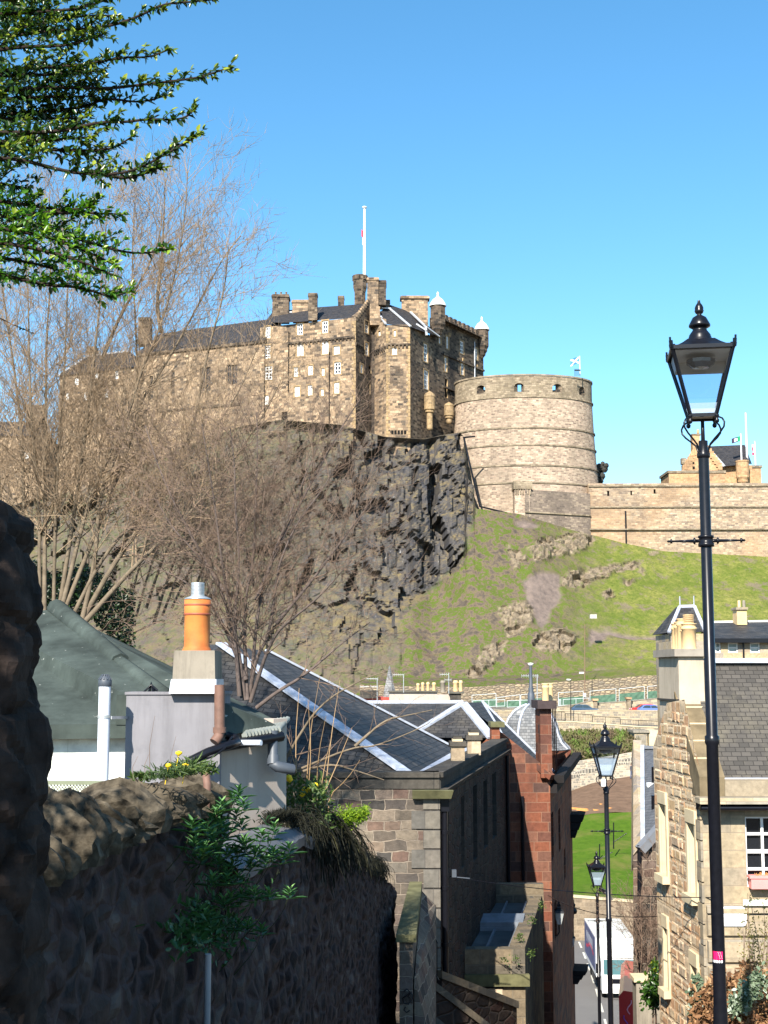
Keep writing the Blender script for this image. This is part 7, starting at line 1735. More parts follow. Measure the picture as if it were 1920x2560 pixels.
M['twig_purple'] = plain('purple_brown_twigs', (.20, .14, .105), .9, .3, 5)
M['sucker'] = plain('straw_coloured_shoots', (.36, .24, .13), .85, .2, 4)
def rough_wall(name, Y0, Y1, topf, zbot, parent=None, ds=.05, amp=.05, thick=.45, mat_=None):
    """lane-side wall face with stones standing out of the plane, its top and its far end"""
    n = int((Y1 - Y0) / ds); v = []; f = []; uv = []; sm = []
    m_ = 70; L = 0; mb = MB()
    grid = []
    for i in range(n + 1):
        Y = Y0 + (Y1 - Y0) * i / n; zt = topf(Y); row = []
        for j in range(m_ + 1):
            g = j / m_; z = zt + (zbot - zt) * g ** 1.6
            d, p_ = noise.voronoi(Vector((Y * 3.2, z * 4.4, 1.7)))
            h = min(1, (d[1] - d[0]) * 3.2) * amp * .7 + noise.fractal(Vector((Y * 7, z * 7, 0)), 1, 2, 3) * .012 + noise.noise(Vector((Y * 1.3, z * 1.1, 0))) * amp * 1.2
            row.append((Vector((wx(Y) + h, Y * SC, z)), (Y * SC, z)))
        grid.append(row)
    for i in range(n):
        for j in range(m_):
            q = [grid[i][j], grid[i][j + 1], grid[i + 1][j + 1], grid[i + 1][j]]
            mb.poly([a[0] for a in q], 0, [a[1] for a in q], True)
        a, b = grid[i][0][0], grid[i + 1][0][0]
        mb.poly([a, b, b - Vector((thick, 0, 0)), a - Vector((thick, 0, 0))], 1)
    for j in range(m_):
        a, b = grid[n][j][0], grid[n][j + 1][0]; mb.poly([a, b, b - Vector((thick, 0, 0)), a - Vector((thick, 0, 0))], 0)
        a, b = grid[0][j][0], grid[0][j + 1][0]; mb.poly([b, a, a - Vector((thick, 0, 0)), b - Vector((thick, 0, 0))], 0)
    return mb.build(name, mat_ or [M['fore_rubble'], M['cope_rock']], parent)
topA = lambda Y: interp(Y, [(3.5, -.93), (6, -.96), (7.2, -.94), (8, -.93), (9.8, -1.03)])
wA = thing('rubble_wall', (wx(7) , 7 * SC, -6), 'near rubble stone wall in shade, topped by jagged upright cope stones', 'wall')
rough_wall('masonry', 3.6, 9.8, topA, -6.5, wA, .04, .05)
mb = MB(); Y = 4.2; r2 = random.Random(3); kk = 0
while Y < 9.75:                                        # jagged boulder cope
    w_ = r2.uniform(.12, .27); h_ = r2.uniform(.18, .34) * (1.1 if Y < 7 else .9); sd = Vector((kk * 3.1, 5, 0)); kk += 1
    c = Vector((wx(Y + w_ / 2) - .19, (Y + w_ / 2) * SC, topA(Y) - .04)); lean = Vector((r2.uniform(-.05, .1), r2.uniform(-.2, .02), 0)); nu, nv = 14, 8; g = []
    for i in range(nv + 1):
        t_ = i / nv; row = []
        for k in range(nu):
            a = 2 * math.pi * k / nu; q = Vector((math.copysign(abs(math.cos(a)) ** .7, math.cos(a)), math.copysign(abs(math.sin(a)) ** .7, math.sin(a)), 0)); rr_ = (1 - t_ ** 3.2) ** .6 if t_ < 1 else 0
            rr_ *= 1 + .42 * noise.fractal(q * 1.1 + Vector((0, 0, t_ * 1.6)) + sd, 1, 2, 3)
            row.append(c + Vector((q.x * .29 * rr_, q.y * w_ * .6 * rr_, h_ * t_ * (1 + .25 * noise.noise(q + sd)))) + lean * t_ ** 1.5)
        g.append(row)
    for i in range(nv):
        for k in range(nu): j = (k + 1) % nu; mb.poly([g[i][k], g[i][j], g[i + 1][j], g[i + 1][k]], 0, None, True)
    Y += w_ * .82
mb.build('cope_stones', M['cope_rock'], wA)
topB = lambda Y: interp(Y, [(9.7, -1.52), (11, -1.58), (13.2, -1.70), (15.9, -2.14), (19, -2.9), (22, -3.55), (24.9, -4.25)])
wB = thing('rubble_wall', (wx(17), 17 * SC, -12), 'lower rubble wall stepping down the lane, draped with dark hanging grass', 'wall')
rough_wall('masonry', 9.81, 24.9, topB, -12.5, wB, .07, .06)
mb = MB()
pr = None
for k in range(40):                                    # broad smooth cope slab on the upper part
    Y = 9.85 + k * .1; z = topB(Y) + .02; x = wx(Y)
    ring = [Vector((x + .12, Y * SC, z - .14)), Vector((x + .13, Y * SC, z - .03)), Vector((x + .0, Y * SC, z + .07)), Vector((x - .3, Y * SC, z + .10)), Vector((x - .5, Y * SC, z))]
    ring = [q + Vector((noise.noise(q * 2) * .03, 0, noise.noise(q * 3) * .03)) for q in ring]
    if pr: 
        for a in range(4): mb.poly([pr[a], ring[a], ring[a + 1], pr[a + 1]], 0, None, True)
    pr = ring
mb.build('cope_slab', plain('dark_blue_grey_cope', (.10, .10, .11), .7, .4, 3, bump=.4), wB)
mb = MB(); a = Vector((wx(8.9) + .1, 8.9 * SC, 0)); mb.tube([P(505, 1925, 9.2), P(515, 1935, 9.05), P(518, 1960, 9.0), P(515, 2040, 9.0), P(512, 2090, 9.0)], .03, 8)
tag(mb.build('rusty_pipe', M['pipe_brown']), 'rusty orange pipe bending down over the end of the cope stones', 'pipe')
mb = MB(); q0, q1 = P(520, 2385, 8.0), P(520, 2600, 8.0); mb.tube([q0, Vector((q0.x, q0.y, q1.z))], .022, 8); tag(mb.build('wall_pipe', plain('pale_grey_pipe', (.30, .28, .28), .6, .15, 4)), 'thin pale vertical pipe low on the shaded lane wall', 'pipe')
# rough pillar at the left edge
ED = [(1195, 30), (1230, 52), (1265, 68), (1350, 78), (1500, 93), (1560, 98), (1640, 100), (1700, 88), (1760, 84), (1800, 104), (1900, 112), (1960, 116), (2060, 122), (2140, 128), (2200, 118), (2300, 126), (2400, 122), (2500, 116), (2700, 118)]
mb = MB(); YPl = 3.9; n = 60; rings = []
ED2 = [(P(0, y, YPl).z, P(x, y, YPl).x) for y, x in ED]; ED2.sort()
nz_ = 150; z0, z1 = -2.6, P(0, 1188, YPl).z
for j in range(nz_ + 1):
    z = z0 + (z1 - z0) * j / nz_; xe = interp(z, ED2); tt = max(0, (z - (z1 - .12)) / .12); rr_ = .42 * (1 - tt ** 3 * .55); cx = xe - .42 - .10
    ring = []
    for k in range(n):
        a = 2 * math.pi * k / n; p0 = Vector((cx + rr_ * math.copysign(abs(math.cos(a)) ** .55, math.cos(a)), YPl * SC + .3 + .3 * math.copysign(abs(math.sin(a)) ** .55, math.sin(a)), z))
        d, _ = noise.voronoi(Vector((p0.x * 3.0, p0.y * 3.0, p0.z * 4.2)))
        h = min(1, (d[1] - d[0]) * 5) * .034 - .034 + noise.fractal(p0 * 4.5, .8, 2.2, 6) * .03
        out = Vector((math.cos(a), math.sin(a), 0)); ring.append(p0 + out * h)
    rings.append(ring)
for j in range(nz_):
    for k in range(n):
        k2 = (k + 1) % n; mb.poly([rings[j][k], rings[j][k2], rings[j + 1][k2], rings[j + 1][k]], 0, [(k * .04, j * .03), (k * .04 + .04, j * .03), (k * .04 + .04, j * .03 + .03), (k * .04, j * .03 + .03)], True)
mb.poly(rings[-1])
tag(mb.build('stone_pillar', M['pillar_rock']), 'rough dark stone pillar at the left edge of the picture', 'pillar')
# pier with saddle cope and graffiti
pw = thing('coped_wall', (P(1020, 2450, 22).x, P(1020, 2450, 22).y, -14), 'short wall with flat sloping cope, scrawled with black graffiti, at the end of the lane wall', 'wall')
ca_, cb2, cc_, cd_ = P(994, 2318, 21.5), P(1036, 2318, 21.5), P(1055, 2204, 26.4), P(1024, 2204, 26.4)
mb = MB(); mb.hexa([Vector((v.x, v.y, -14)) for v in (ca_ + Vector((.03, .04, 0)), cb2 + Vector((-.03, .04, 0)), cc_, cd_)], [v + Vector((0, 0, -.25)) for v in (ca_ + Vector((.03, .04, 0)), cb2 + Vector((-.03, .04, 0)), cc_, cd_)], 0)
mb.hexa([v + Vector((0, 0, -.25)) for v in (ca_ + Vector((-.03, -.03, 0)), cb2 + Vector((.03, -.03, 0)), cc_, cd_)], [ca_ + Vector((-.03, -.03, -.12)), cb2 + Vector((.03, -.03, -.12)), cc_, cd_], 1)
mb.hexa([Vector((cb2.x + .0, cb2.y + .15, -14)), Vector((cb2.x + .35, cb2.y + .15, -14)), Vector((cc_.x + .3, cc_.y, -14)), Vector((cc_.x, cc_.y, -14))], [Vector((cb2.x + .0, cb2.y + .15, cb2.z - .9)), Vector((cb2.x + .35, cb2.y + .15, cb2.z - 2.2)), Vector((cc_.x + .3, cc_.y, cc_.z - .5)), Vector((cc_.x, cc_.y, cc_.z - .2))], 0)
mb.build('masonry', [M['rubble_lit'], M['moss']], pw)
mb = MB(); c = P(1017, 2495, 21.45)
sq_ = [(-.06, .10), (.0, .15), (.06, .10), (.0, .04), (-.07, .0), (-.05, -.09), (.03, -.10), (.08, -.03), (.02, .03), (.06, .08), (.1, .06), (.1, -.02)]
mb.tube([c + Vector((x, -.0, z)) for x, z in sq_], .012, 5); sq2 = [(-.02, -.14), (-.05, -.2), (.0, -.24), (.05, -.2)]; mb.tube([c + Vector((x, 0, z)) for x, z in sq2], .012, 5)
mb.build('graffiti', M['iron'], pw)
mb = MB()                                              # thin railing beyond the pier
for k in range(7): a = P(1072 + k * 3.4, 2312 + k * 7, 25.5); mb.tube([a, a + Vector((0, 0, -.75))], .012, 4)
mb.tube([P(1070, 2308, 25.5), P(1094, 2358, 25.5)], .02, 5); mb.tube([P(1072, 2400, 25.5), P(1096, 2450, 25.5)], .02, 5)
tag(mb.build('stair_railing', M['iron']), 'small iron stair railing between the coped wall and the rubble building', 'railing')

# ------------------------------------------------------------------ leaves and bare branches
def leaves(name, L, mat_, parent=None):
    """L: list of (position, direction, up, length, width, tint)"""
    A = np.array([[*p, *d, *u, l, w, t_] for p, d, u, l, w, t_ in L])
    p, d, u = A[:, 0:3], A[:, 3:6], A[:, 6:9]; l, w, t_ = A[:, 9:10], A[:, 10:11], A[:, 11]
    d = d / (np.linalg.norm(d, axis=1, keepdims=True) + 1e-9); s = np.cross(d, u); s /= (np.linalg.norm(s, axis=1, keepdims=True) + 1e-9); nn = np.cross(s, d)
    B = p; T = p + d * l - nn * l * .12; c1 = p + d * l * .33; c2 = p + d * l * .70 - nn * l * .04
    L1 = c1 + s * w * .48 + nn * w * .16; R1 = c1 - s * w * .48 + nn * w * .16; L2_ = c2 + s * w * .36 + nn * w * .12; R2 = c2 - s * w * .36 + nn * w * .12
    n = len(A); V = np.stack([B, L1, L2_, T, R2, R1], 1).reshape(-1, 3)
    F_ = (np.arange(n)[:, None, None] * 6 + np.array([[0, 1, 2, 3], [0, 3, 4, 5]])[None]).reshape(-1)
    me = bpy.data.meshes.new(name)
    o = bpy.data.objects.new(name, me)
    if parent is not None: o.parent = parent; V = V - np.array(world_loc(parent))
    else:
        lo, hi = V.min(0), V.max(0); c = np.array([(lo[0] + hi[0]) / 2, (lo[1] + hi[1]) / 2, lo[2]]); o.location = c; V = V - c
    me.vertices.add(len(V)); me.vertices.foreach_set('co', V.astype(np.float32).ravel())
    me.loops.add(n * 8); me.loops.foreach_set('vertex_index', F_.astype(np.int32)); me.polygons.add(n * 2)
    me.polygons.foreach_set('loop_start', np.arange(0, n * 8, 4, dtype=np.int32)); me.polygons.foreach_set('loop_total', np.full(n * 2, 4, dtype=np.int32))
    me.update(calc_edges=True)
    at = me.attributes.new('rnd', 'FLOAT', 'POINT'); at.data.foreach_set('value', np.repeat(t_, 6).astype(np.float32))
    me.materials.append(mat_); col.objects.link(o); return o
def rv(r_, s=1.0):
    while True:
        v = Vector((r_.uniform(-1, 1), r_.uniform(-1, 1), r_.uniform(-1, 1)))
        if .01 < v.length < 1: return v.normalized() * s
def polypath(pts, step):
    out = [pts[0].copy()]
    for a, b in zip(pts, pts[1:]):
        n = max(1, int((b - a).length / step))
        for k in range(1, n + 1): out.append(a.lerp(b, k / n))
    return out
def smooth(pts, n=3):
    P_ = [Vector(p) for p in pts]
    for _ in range(n):
        q = [P_[0]]
        for a, b in zip(P_, P_[1:]): q += [a.lerp(b, .25), a.lerp(b, .75)]
        q.append(P_[-1]); P_ = q
        if len(P_) > 60: break
    return P_
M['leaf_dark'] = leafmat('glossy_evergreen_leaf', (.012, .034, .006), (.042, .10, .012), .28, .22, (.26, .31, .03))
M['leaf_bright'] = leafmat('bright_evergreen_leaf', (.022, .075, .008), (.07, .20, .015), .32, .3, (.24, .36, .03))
M['ivy'] = leafmat('ivy_leaf', (.005, .013, .005), (.014, .034, .009), .4, .1, (.025, .055, .012))
M['buddleia'] = leafmat('grey_green_leaf', (.03, .085, .034), (.075, .18, .06), .5, .25, (.20, .36, .12))
M['shoot'] = leafmat('yellow_green_leaf', (.05, .10, .008), (.16, .26, .012), .5, .3, (.30, .40, .02))
M['daffleaf'] = leafmat('dull_green_blade', (.03, .06, .02), (.08, .13, .03), .5, .25, (.15, .2, .05))
M['deadleaf'] = leafmat('dry_brown_leaf', (.10, .045, .02), (.30, .155, .07), .8, .2, (.42, .26, .13))
M['hanggrass'] = leafmat('dark_hanging_grass', (.006, .007, .004), (.018, .018, .008), .8, .1, (.10, .095, .04))
M['greywhite_leaf'] = leafmat('silvery_leaf', (.07, .11, .06), (.17, .22, .14), .6, .2, (.45, .5, .42))

# overhanging evergreen at top left
r5 = random.Random(11)
ev = thing('evergreen_tree', (-3.0, 1.6, -1.7), 'overhanging glossy small leaved evergreen branches against the sky at the upper left', 'tree')
BR = [[(-160, 110), (-60, 95), (100, 80), (266, 70), (350, 38), (409, 17), (463, 6), (535, -4)], [(-60, 175), (80, 168), (200, 155), (310, 150), (370, 142), (415, 120)], [(-60, 228), (150, 222), (270, 224), (347, 208), (424, 204), (500, 198), (568, 170)], [(-40, 288), (150, 280), (216, 270), (270, 252), (347, 251), (420, 237)], [(-40, 332), (150, 325), (247, 312), (309, 299), (370, 293), (455, 297), (486, 279)], [(-40, 372), (180, 380), (278, 378), (333, 349)], [(-160, 385), (-60, 392), (40, 402), (154, 420), (216, 428), (293, 443), (347, 420), (436, 368), (496, 340)], [(216, 428), (293, 443), (330, 450), (372, 427), (393, 413)], [(-90, 452), (-30, 456), (65, 466)], [(-60, 522), (77, 552), (174, 590), (250, 613), (310, 628), (360, 633), (423, 618)], [(60, 545), (120, 537), (190, 533), (260, 535), (307, 534)], [(-60, 672), (0, 687), (115, 710), (193, 718), (262, 741), (276, 746), (320, 724)], [(-50, 600), (100, 625), (200, 650), (285, 690)], [(-60, 40), (80, 32), (200, 20), (300, -8)], [(-60, 130), (60, 122), (160, 112), (260, 92)], [(-60, 195), (60, 190), (160, 185), (250, 178)], [(-60, 255), (40, 252), (140, 250), (230, 240)], [(-60, 305), (60, 303), (200, 298)], [(-60, 350), (80, 352), (230, 345)], [(-60, 565), (60, 580), (150, 600), (240, 640), (290, 660)], [(-60, 495), (60, 505), (150, 520), (230, 525)], [(-60, 640), (60, 655), (150, 680)], [(-50, 10), (60, 4), (160, -10)], [(-60, 80), (60, 60), (180, 45), (290, 30)]]
mb = MB(); LD_, LB_ = [], []
K = 4 * SC / F * 1.0                                     # metres per photo pixel at depth 4
for bi, b in enumerate(BR):
    yo = r5.uniform(-.35, .35); pts = smooth([P(x, y, 4 + yo * .5) + Vector((0, r5.uniform(-.03, .03), 0)) for x, y in b], 2)
    L = [0]
    for a, c in zip(pts, pts[1:]): L.append(L[-1] + (c - a).length)
    tot = L[-1]; mb.tube(pts, [.0075 * (1 - .75 * l / tot) + .0012 for l in L], 5)
    low = sum(q[1] for q in b) / len(b) > 500
    step = .011
    path = polypath(pts, step); nP = len(path)
    def put(p, d, bright, size=1.0):
        tint = r5.random() * (.72 if not bright else 1.0)
        if bright and r5.random() < .75: tint = r5.uniform(.8, 1)
        up = Vector((r5.uniform(-.4, .4), r5.uniform(-.9, .1), r5.uniform(.2, 1)))
        ln = r5.uniform(.013, .036) * size
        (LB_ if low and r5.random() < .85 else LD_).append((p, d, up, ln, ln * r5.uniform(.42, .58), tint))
    for i, p in enumerate(path):
        f_ = i / nP; d = (path[min(i + 1, nP - 1)] - path[max(i - 1, 0)]).normalized()
        px_, py_ = proj(p)
        dens = 1.0 if px_ > 300 else 1.5
        for q in range(3):
            put(p + rv(r5, .004), (d * r5.uniform(.1, .9) + rv(r5, .8)), f_ > .93)
        # upright side shoots
        if r5.random() < (.34 if px_ > 280 else .48):
            ln = r5.uniform(.03, .085) * (1.0 if px_ > 250 else 1.5) * (1 - .45 * f_); s_d = (Vector((r5.uniform(.0, .6), r5.uniform(-.6, .6), .75)) * (1 if r5.random() < .82 else -.4) + d * .75).normalized()
            e = p + s_d * ln; mb.tube([p, p + s_d * ln * .5 + rv(r5, .004), e], [.0022, .0016, .001], 3, cap=False)
            n = int(ln / .005)
            for q in range(n):
                g = q / max(1, n - 1); pp = p.lerp(e, g); put(pp, s_d * r5.uniform(.2, .8) + rv(r5, .85), g > .6 and r5.random() < .8, .92)
            for q in range(4): put(e, s_d + rv(r5, .5), r5.random() < .85, .85)
    for q in range(6): put(pts[-1], (pts[-1] - pts[-3]).normalized() + rv(r5, .5), True, .8)
for k in range(6500):                                   # inner foliage, denser towards the trunk
    x = 330 * r5.random() ** 1.5 - 60; y = r5.uniform(-30, 430) if r5.random() < .68 else r5.uniform(470, 730)
    lim = 330 - 40 * math.sin(y * .045) if y < 440 else 250 - 40 * math.sin(y * .05)
    if y > 440: lim = min(lim, 60 + (y - 455) * 1.9)
    if x > lim or noise.noise(Vector((x * .007, y * .034, 3))) < -.04 + max(0, x) / 700: continue
    p = P(x, y, 4.25 + r5.uniform(-.35, .45)); ln = r5.uniform(.020, .034)
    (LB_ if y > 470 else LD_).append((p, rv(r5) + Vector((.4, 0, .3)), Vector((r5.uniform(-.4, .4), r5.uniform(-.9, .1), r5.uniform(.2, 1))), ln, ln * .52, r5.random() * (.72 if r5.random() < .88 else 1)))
# unseen crown leaves added left of and behind the view to shade the pillar
for k in range(5200):
    v = rv(r5) * (r5.random() ** .4); p = Vector((-2.75 + v.x * .95, 1.0 + v.y * 1.5, 2.15 + v.z * 1.5)); LD_.append((p, rv(r5), rv(r5), .085, .06, r5.random() * .7))
for k in range(2600):                                   # unseen leaves added left of the view to dapple the cope with shade
    b = BR[int(r5.random() * len(BR))]; p = Vector((-1.42 - r5.random() ** .8 * 2.0, 4.3 + r5.uniform(-.6, .6), P(0, b[0][1], 4).z + r5.gauss(-.15, .12))); LD_.append((p, rv(r5), rv(r5), .06, .035, r5.random()))
for q0 in ((-2.4, 3.2, 1.6), (-2.2, 3.9, 2.2), (-2.2, 3.9, 1.4), (-2.5, 2.4, 2.8)):
    mb.tube([Vector((-3.0, 1.6, .3)), Vector((-2.8, 2.2, 1.2)), Vector(q0)], [.05, .03, .012], 6)
mb.tube([Vector((-3.0, 1.6, -1.7)), Vector((-3.02, 1.6, -.5)), Vector((-2.98, 1.6, .6)), Vector((-2.8, 1.3, 2.2))], [.11, .09, .07, .03], 8)
mb.build('branches', plain('dark_evergreen_bark', (.03, .022, .018), .9, .3, 20), ev)
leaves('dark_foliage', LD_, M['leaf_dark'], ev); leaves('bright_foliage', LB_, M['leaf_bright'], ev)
mb = MB(); mb.tube([P(-20, 786, 4.6), P(30, 810, 4.6), P(70, 828, 4.6), P(95, 838, 4.6)], [.004, .003, .002, .001], 4); o = mb.build('dead_twig', M['twig_purple'], ev)
leaves('twig_leaves', [(P(50 + k * 5, 815 + k * 2.6, 4.6), rv(r5), rv(r5), .018, .009, .1) for k in range(8)], M['leaf_dark'], ev)

# bare trees
def bare_tree(name, stems, label, seed, Y, r0, mats, spread, dens, twl, levels=3, upb=.5, group=None, jit=1.0, fine=.0035):
    r_ = random.Random(seed); base = P(*stems[0][0], Y)
    o = thing(name, base, label, 'tree', group)
    tk_, tw_, fn_ = MB(), MB(), MB()
    def twig(p, d, L, r1, lev):
        n = 4 if lev < 3 else 3; pts = [p]; q = p.copy(); dd = d.normalized()
        for k in range(n):
            dd = (dd + rv(r_, .26) + Vector((0, 0, upb * .22))).normalized(); q = q + dd * (L / n); pts.append(q)
        rad = [r1 * (1 - .8 * k / n) for k in range(n + 1)]
        (tw_ if lev < 3 else fn_).tube(pts, rad, 4 if lev < 2 else 3, cap=False)
        if lev >= levels + 1: return
        m_ = int(L * dens[min(lev, len(dens) - 1)] * r_.uniform(.8, 1.3))
        for k in range(m_):
            t_ = r_.uniform(.15, 1); i = min(n - 1, int(t_ * n)); pp = pts[i].lerp(pts[i + 1], t_ * n - i); ax = (pts[i + 1] - pts[i]).normalized()
            side = rv(r_); side = (side - ax * side.dot(ax)).normalized()
            twig(pp, ax * r_.uniform(.6, 1) + side * r_.uniform(.45, .95) * spread, L * r_.uniform(.32, .6), max(fine * .7, r1 * .5), lev + 1)
    for st in stems:
        yo = r_.uniform(-.9, .9) * jit
        pts = smooth([P(x, y, Y + yo * (i / (len(st) - 1)) ) + Vector((0, r_.uniform(-.1, .1) * jit, 0)) for i, (x, y) in enumerate(st)], 2)
        L = [0]
        for a, b in zip(pts, pts[1:]): L.append(L[-1] + (b - a).length)
        rs = r0 * r_.uniform(.7, 1.05); rad = [rs * (1 - .88 * (l / L[-1]) ** .8) + .003 for l in L]
        tk_.tube(pts, rad, 7)
        nb_ = int(L[-1] * dens[0])
        for k in range(nb_):
            t_ = r_.uniform(.12, 1) ** .9; l = t_ * L[-1]; i = max(j for j in range(len(L) - 1) if L[j] <= l + 1e-9); pp = pts[i].lerp(pts[i + 1], (l - L[i]) / max(1e-6, L[i + 1] - L[i])); ax = (pts[i + 1] - pts[i]).normalized()
            side = rv(r_); side = (side - ax * side.dot(ax)).normalized()
            twig(pp, ax * r_.uniform(.5, .9) + side * r_.uniform(.5, 1) * spread, twl * r_.uniform(.5, 1.2) * (1 - .45 * t_), max(fine, rad[i] * .35), 1)
    tk_.build('trunk', mats[0], o); tw_.build('branches', mats[1], o); fn_.build('twigs', mats[2] if len(mats) > 2 else mats[1], o)
    return o
ST1 = [[(133, 1540), (135, 1400), (140, 1280), (145, 1180), (155, 1000), (162, 850), (168, 740), (172, 640), (176, 540)],
       [(112, 1540), (113, 1230), (115, 1000), (118, 850), (126, 720), (130, 600), (126, 490)],
       [(150, 1500), (175, 1330), (200, 1200), (212, 1090), (222, 1000), (240, 850), (255, 740), (262, 600), (272, 480)],
       [(158, 1520), (215, 1260), (270, 1140), (330, 1020), (350, 930), (395, 840), (430, 720), (462, 560), (470, 430)],
       [(200, 1555), (300, 1380), (420, 1230), (480, 1080), (520, 880), (560, 740), (572, 620)],
       [(205, 1550), (238, 1400), (250, 1230), (285, 1150), (350, 1000), (420, 900), (510, 740), (560, 640), (602, 590)],
       [(70, 1500), (60, 1300), (58, 1100), (40, 950), (20, 830), (5, 700), (2, 560)],
       [(100, 1500), (95, 1250), (80, 1050), (75, 900), (70, 760), (60, 620), (62, 520)],
       [(165, 1520), (230, 1350), (300, 1180), (340, 1060), (345, 900), (338, 780), (330, 640), (335, 520)],
       [(210, 1560), (330, 1420), (440, 1320), (560, 1180), (650, 1050), (700, 960)],
       [(180, 1540), (260, 1380), (380, 1260), (480, 1150), (590, 1000), (640, 880)],
       [(20, 1500), (0, 1250), (-20, 1000), (-30, 800), (-25, 650)],
       [(403, 830), (392, 760), (404, 660), (410, 560), (414, 450)], [(255, 900), (300, 780), (370, 680), (400, 590), (405, 510)]]
bare_tree('bare_tree', ST1, 'tall many stemmed bare tree behind the green roof, reaching above the hall', 21, 21, .05, [M['bark'], M['twig_tan'], M['twig_tan']], .92, [9, 5.8, 3.8, 3], 2.1, 2, .5, fine=.0055)
ST2 = [[(605, 1745), (590, 1640), (575, 1560), (555, 1480), (525, 1430), (480, 1370), (430, 1320), (390, 1250)],
       [(612, 1750), (592, 1600), (570, 1500), (555, 1400), (535, 1250), (520, 1150), (505, 1060)],
       [(618, 1750), (610, 1620), (612, 1500), (635, 1400), (640, 1250), (645, 1130), (642, 1030)],
       [(620, 1750), (640, 1640), (672, 1590), (690, 1450), (702, 1400), (740, 1310), (800, 1230), (845, 1160)],
       [(625, 1755), (680, 1590), (740, 1540), (800, 1490), (880, 1400)], [(640, 1770), (700, 1725), (760, 1690), (850, 1610), (925, 1555)],
       [(600, 1740), (585, 1560), (600, 1400), (590, 1280), (585, 1150), (575, 1070)], [(625, 1740), (640, 1560), (665, 1430), (720, 1300), (760, 1200), (800, 1100)],
       [(615, 1700), (560, 1560), (500, 1480), (440, 1440), (390, 1420)], [(690, 1560), (780, 1450), (870, 1330), (940, 1240)], [(640, 1500), (700, 1350), (780, 1200), (860, 1060), (900, 1000)], [(560, 1480), (470, 1330), (400, 1180), (360, 1060)]]
bare_tree('bare_tree', ST2, 'smaller purplish bare tree right of the orange chimney pot, in front of the dark rock', 5, 16.5, .032, [plain('grey_twig_bark', (.115, .09, .08), .9, .3, 8), M['twig_purple'], M['twig_purple']], .95, [9.5, 6.8, 4.4, 4], 1.6, 2, .2, fine=.0045)
bare_tree('bare_tree', [[(640, 1990), (700, 1945), (767, 1915), (887, 1866), (933, 1868), (1026, 1832), (1072, 1808)], [(700, 1950), (820, 1905), (900, 1930), (960, 1950)], [(680, 1960), (740, 1850), (800, 1760), (900, 1700), (960, 1680)], [(887, 1866), (960, 1800), (1010, 1790), (1080, 1775)]], 'low bare branches with red buds crossing in front of the hipped slate roof', 9, 15.5, .022, [M['bark'], M['twig_purple'], M['twig_purple']], .9, [5, 4, 3], .7, 1, .2, jit=.3)
ST3 = [[(320 + i * 22, 1560 - (i % 3) * 20), (345 + i * 30, 1420 - i * 8), (390 + i * 40, 1290 - i * 12), (430 + i * 48, 1180 - i * 10)] for i in range(9)]
bare_tree('bare_tree', ST3, 'thicket of fine tan branches between the two bare trees in front of the crag', 31, 24, .035, [M['bark'], M['twig_tan'], M['twig_purple']], .9, [6, 6, 5], 1.8, 2, .25, fine=.005)
# suckers and low shrubs at the house corner
r6 = random.Random(17)
mb = MB()
for x0, x1, y1 in ((742, 725, 1870), (744, 748, 1720), (765, 800, 1690), (790, 815, 1790), (800, 830, 1840), (808, 880, 1820), (812, 850, 1700), (735, 705, 1900), (770, 770, 1750), (822, 900, 1900)):
    a, b = P(x0, 1990, 15.2 + r6.uniform(-.5, .5)), P(x1, y1, 15.2); mb.tube(smooth([a + Vector((0, 0, -.3)), a, a.lerp(b, .5) + rv(r6, .05), b], 1), [.009, .009, .008, .007, .006, .005, .003], 5)
tag(mb.build('young_shoots', M['sucker']), 'upright straw coloured shoots right of the beige house wall', 'shrub')
Ls = []; mb = MB()
for k in range(110):
    x, y = r6.uniform(722, 815), r6.uniform(1950, 2080); p = P(x, y, 14.6 + r6.uniform(-.6, .6)); 
    if k % 3 == 0: b = P(x + r6.uniform(-8, 8), 2085, 14.6); mb.tube([b, p], [.008, .004], 4)
    for q in range(9): Ls.append((p + rv(r6, .08), rv(r6) + Vector((0, 0, .5)), rv(r6), r6.uniform(.05, .1), .03, r6.random() * (.75 if r6.random() < .7 else 1)))
sh = thing('green_shrub', P(765, 2085, 14.6), 'leafy green shrub with thin dark stems beside the beige house corner', 'shrub')
mb.build('stems', M['twig_purple'], sh); leaves('foliage', Ls, M['daffleaf'], sh)
mb = MB()
for x, y in ((763, 1975), (768, 1976), (755, 1987), (788, 1965), (722, 1945), (724, 1950)):
    c = P(x, y, 14.2); mb.lathe(c, [(.005, -.03), (.045, 0), (.03, .03), (.005, .04)], 7)
M['yellow'] = plain('yellow_petals', (.85, .55, .01), .7, .1, 9)
mb.build('yellow_flowers', M['yellow'], sh)
Ls = []
for k in range(1500):
    u = r6.random(); x = 815 + u * 100 + r6.uniform(-8, 8); yc = 2062 - u * 30; y = yc + r6.gauss(0, 16 * (1 - .5 * u)); p = P(x, y, 15.4 + r6.uniform(-.4, .4))
    Ls.append((p, rv(r6) + Vector((.8, 0, .2)), Vector((0, -.3, 1)), r6.uniform(.04, .075), .022, r6.random()))
tag(leaves('broom_bush', Ls, M['shoot']), 'bright yellow green bush in front of the rubble building wall', 'bush')
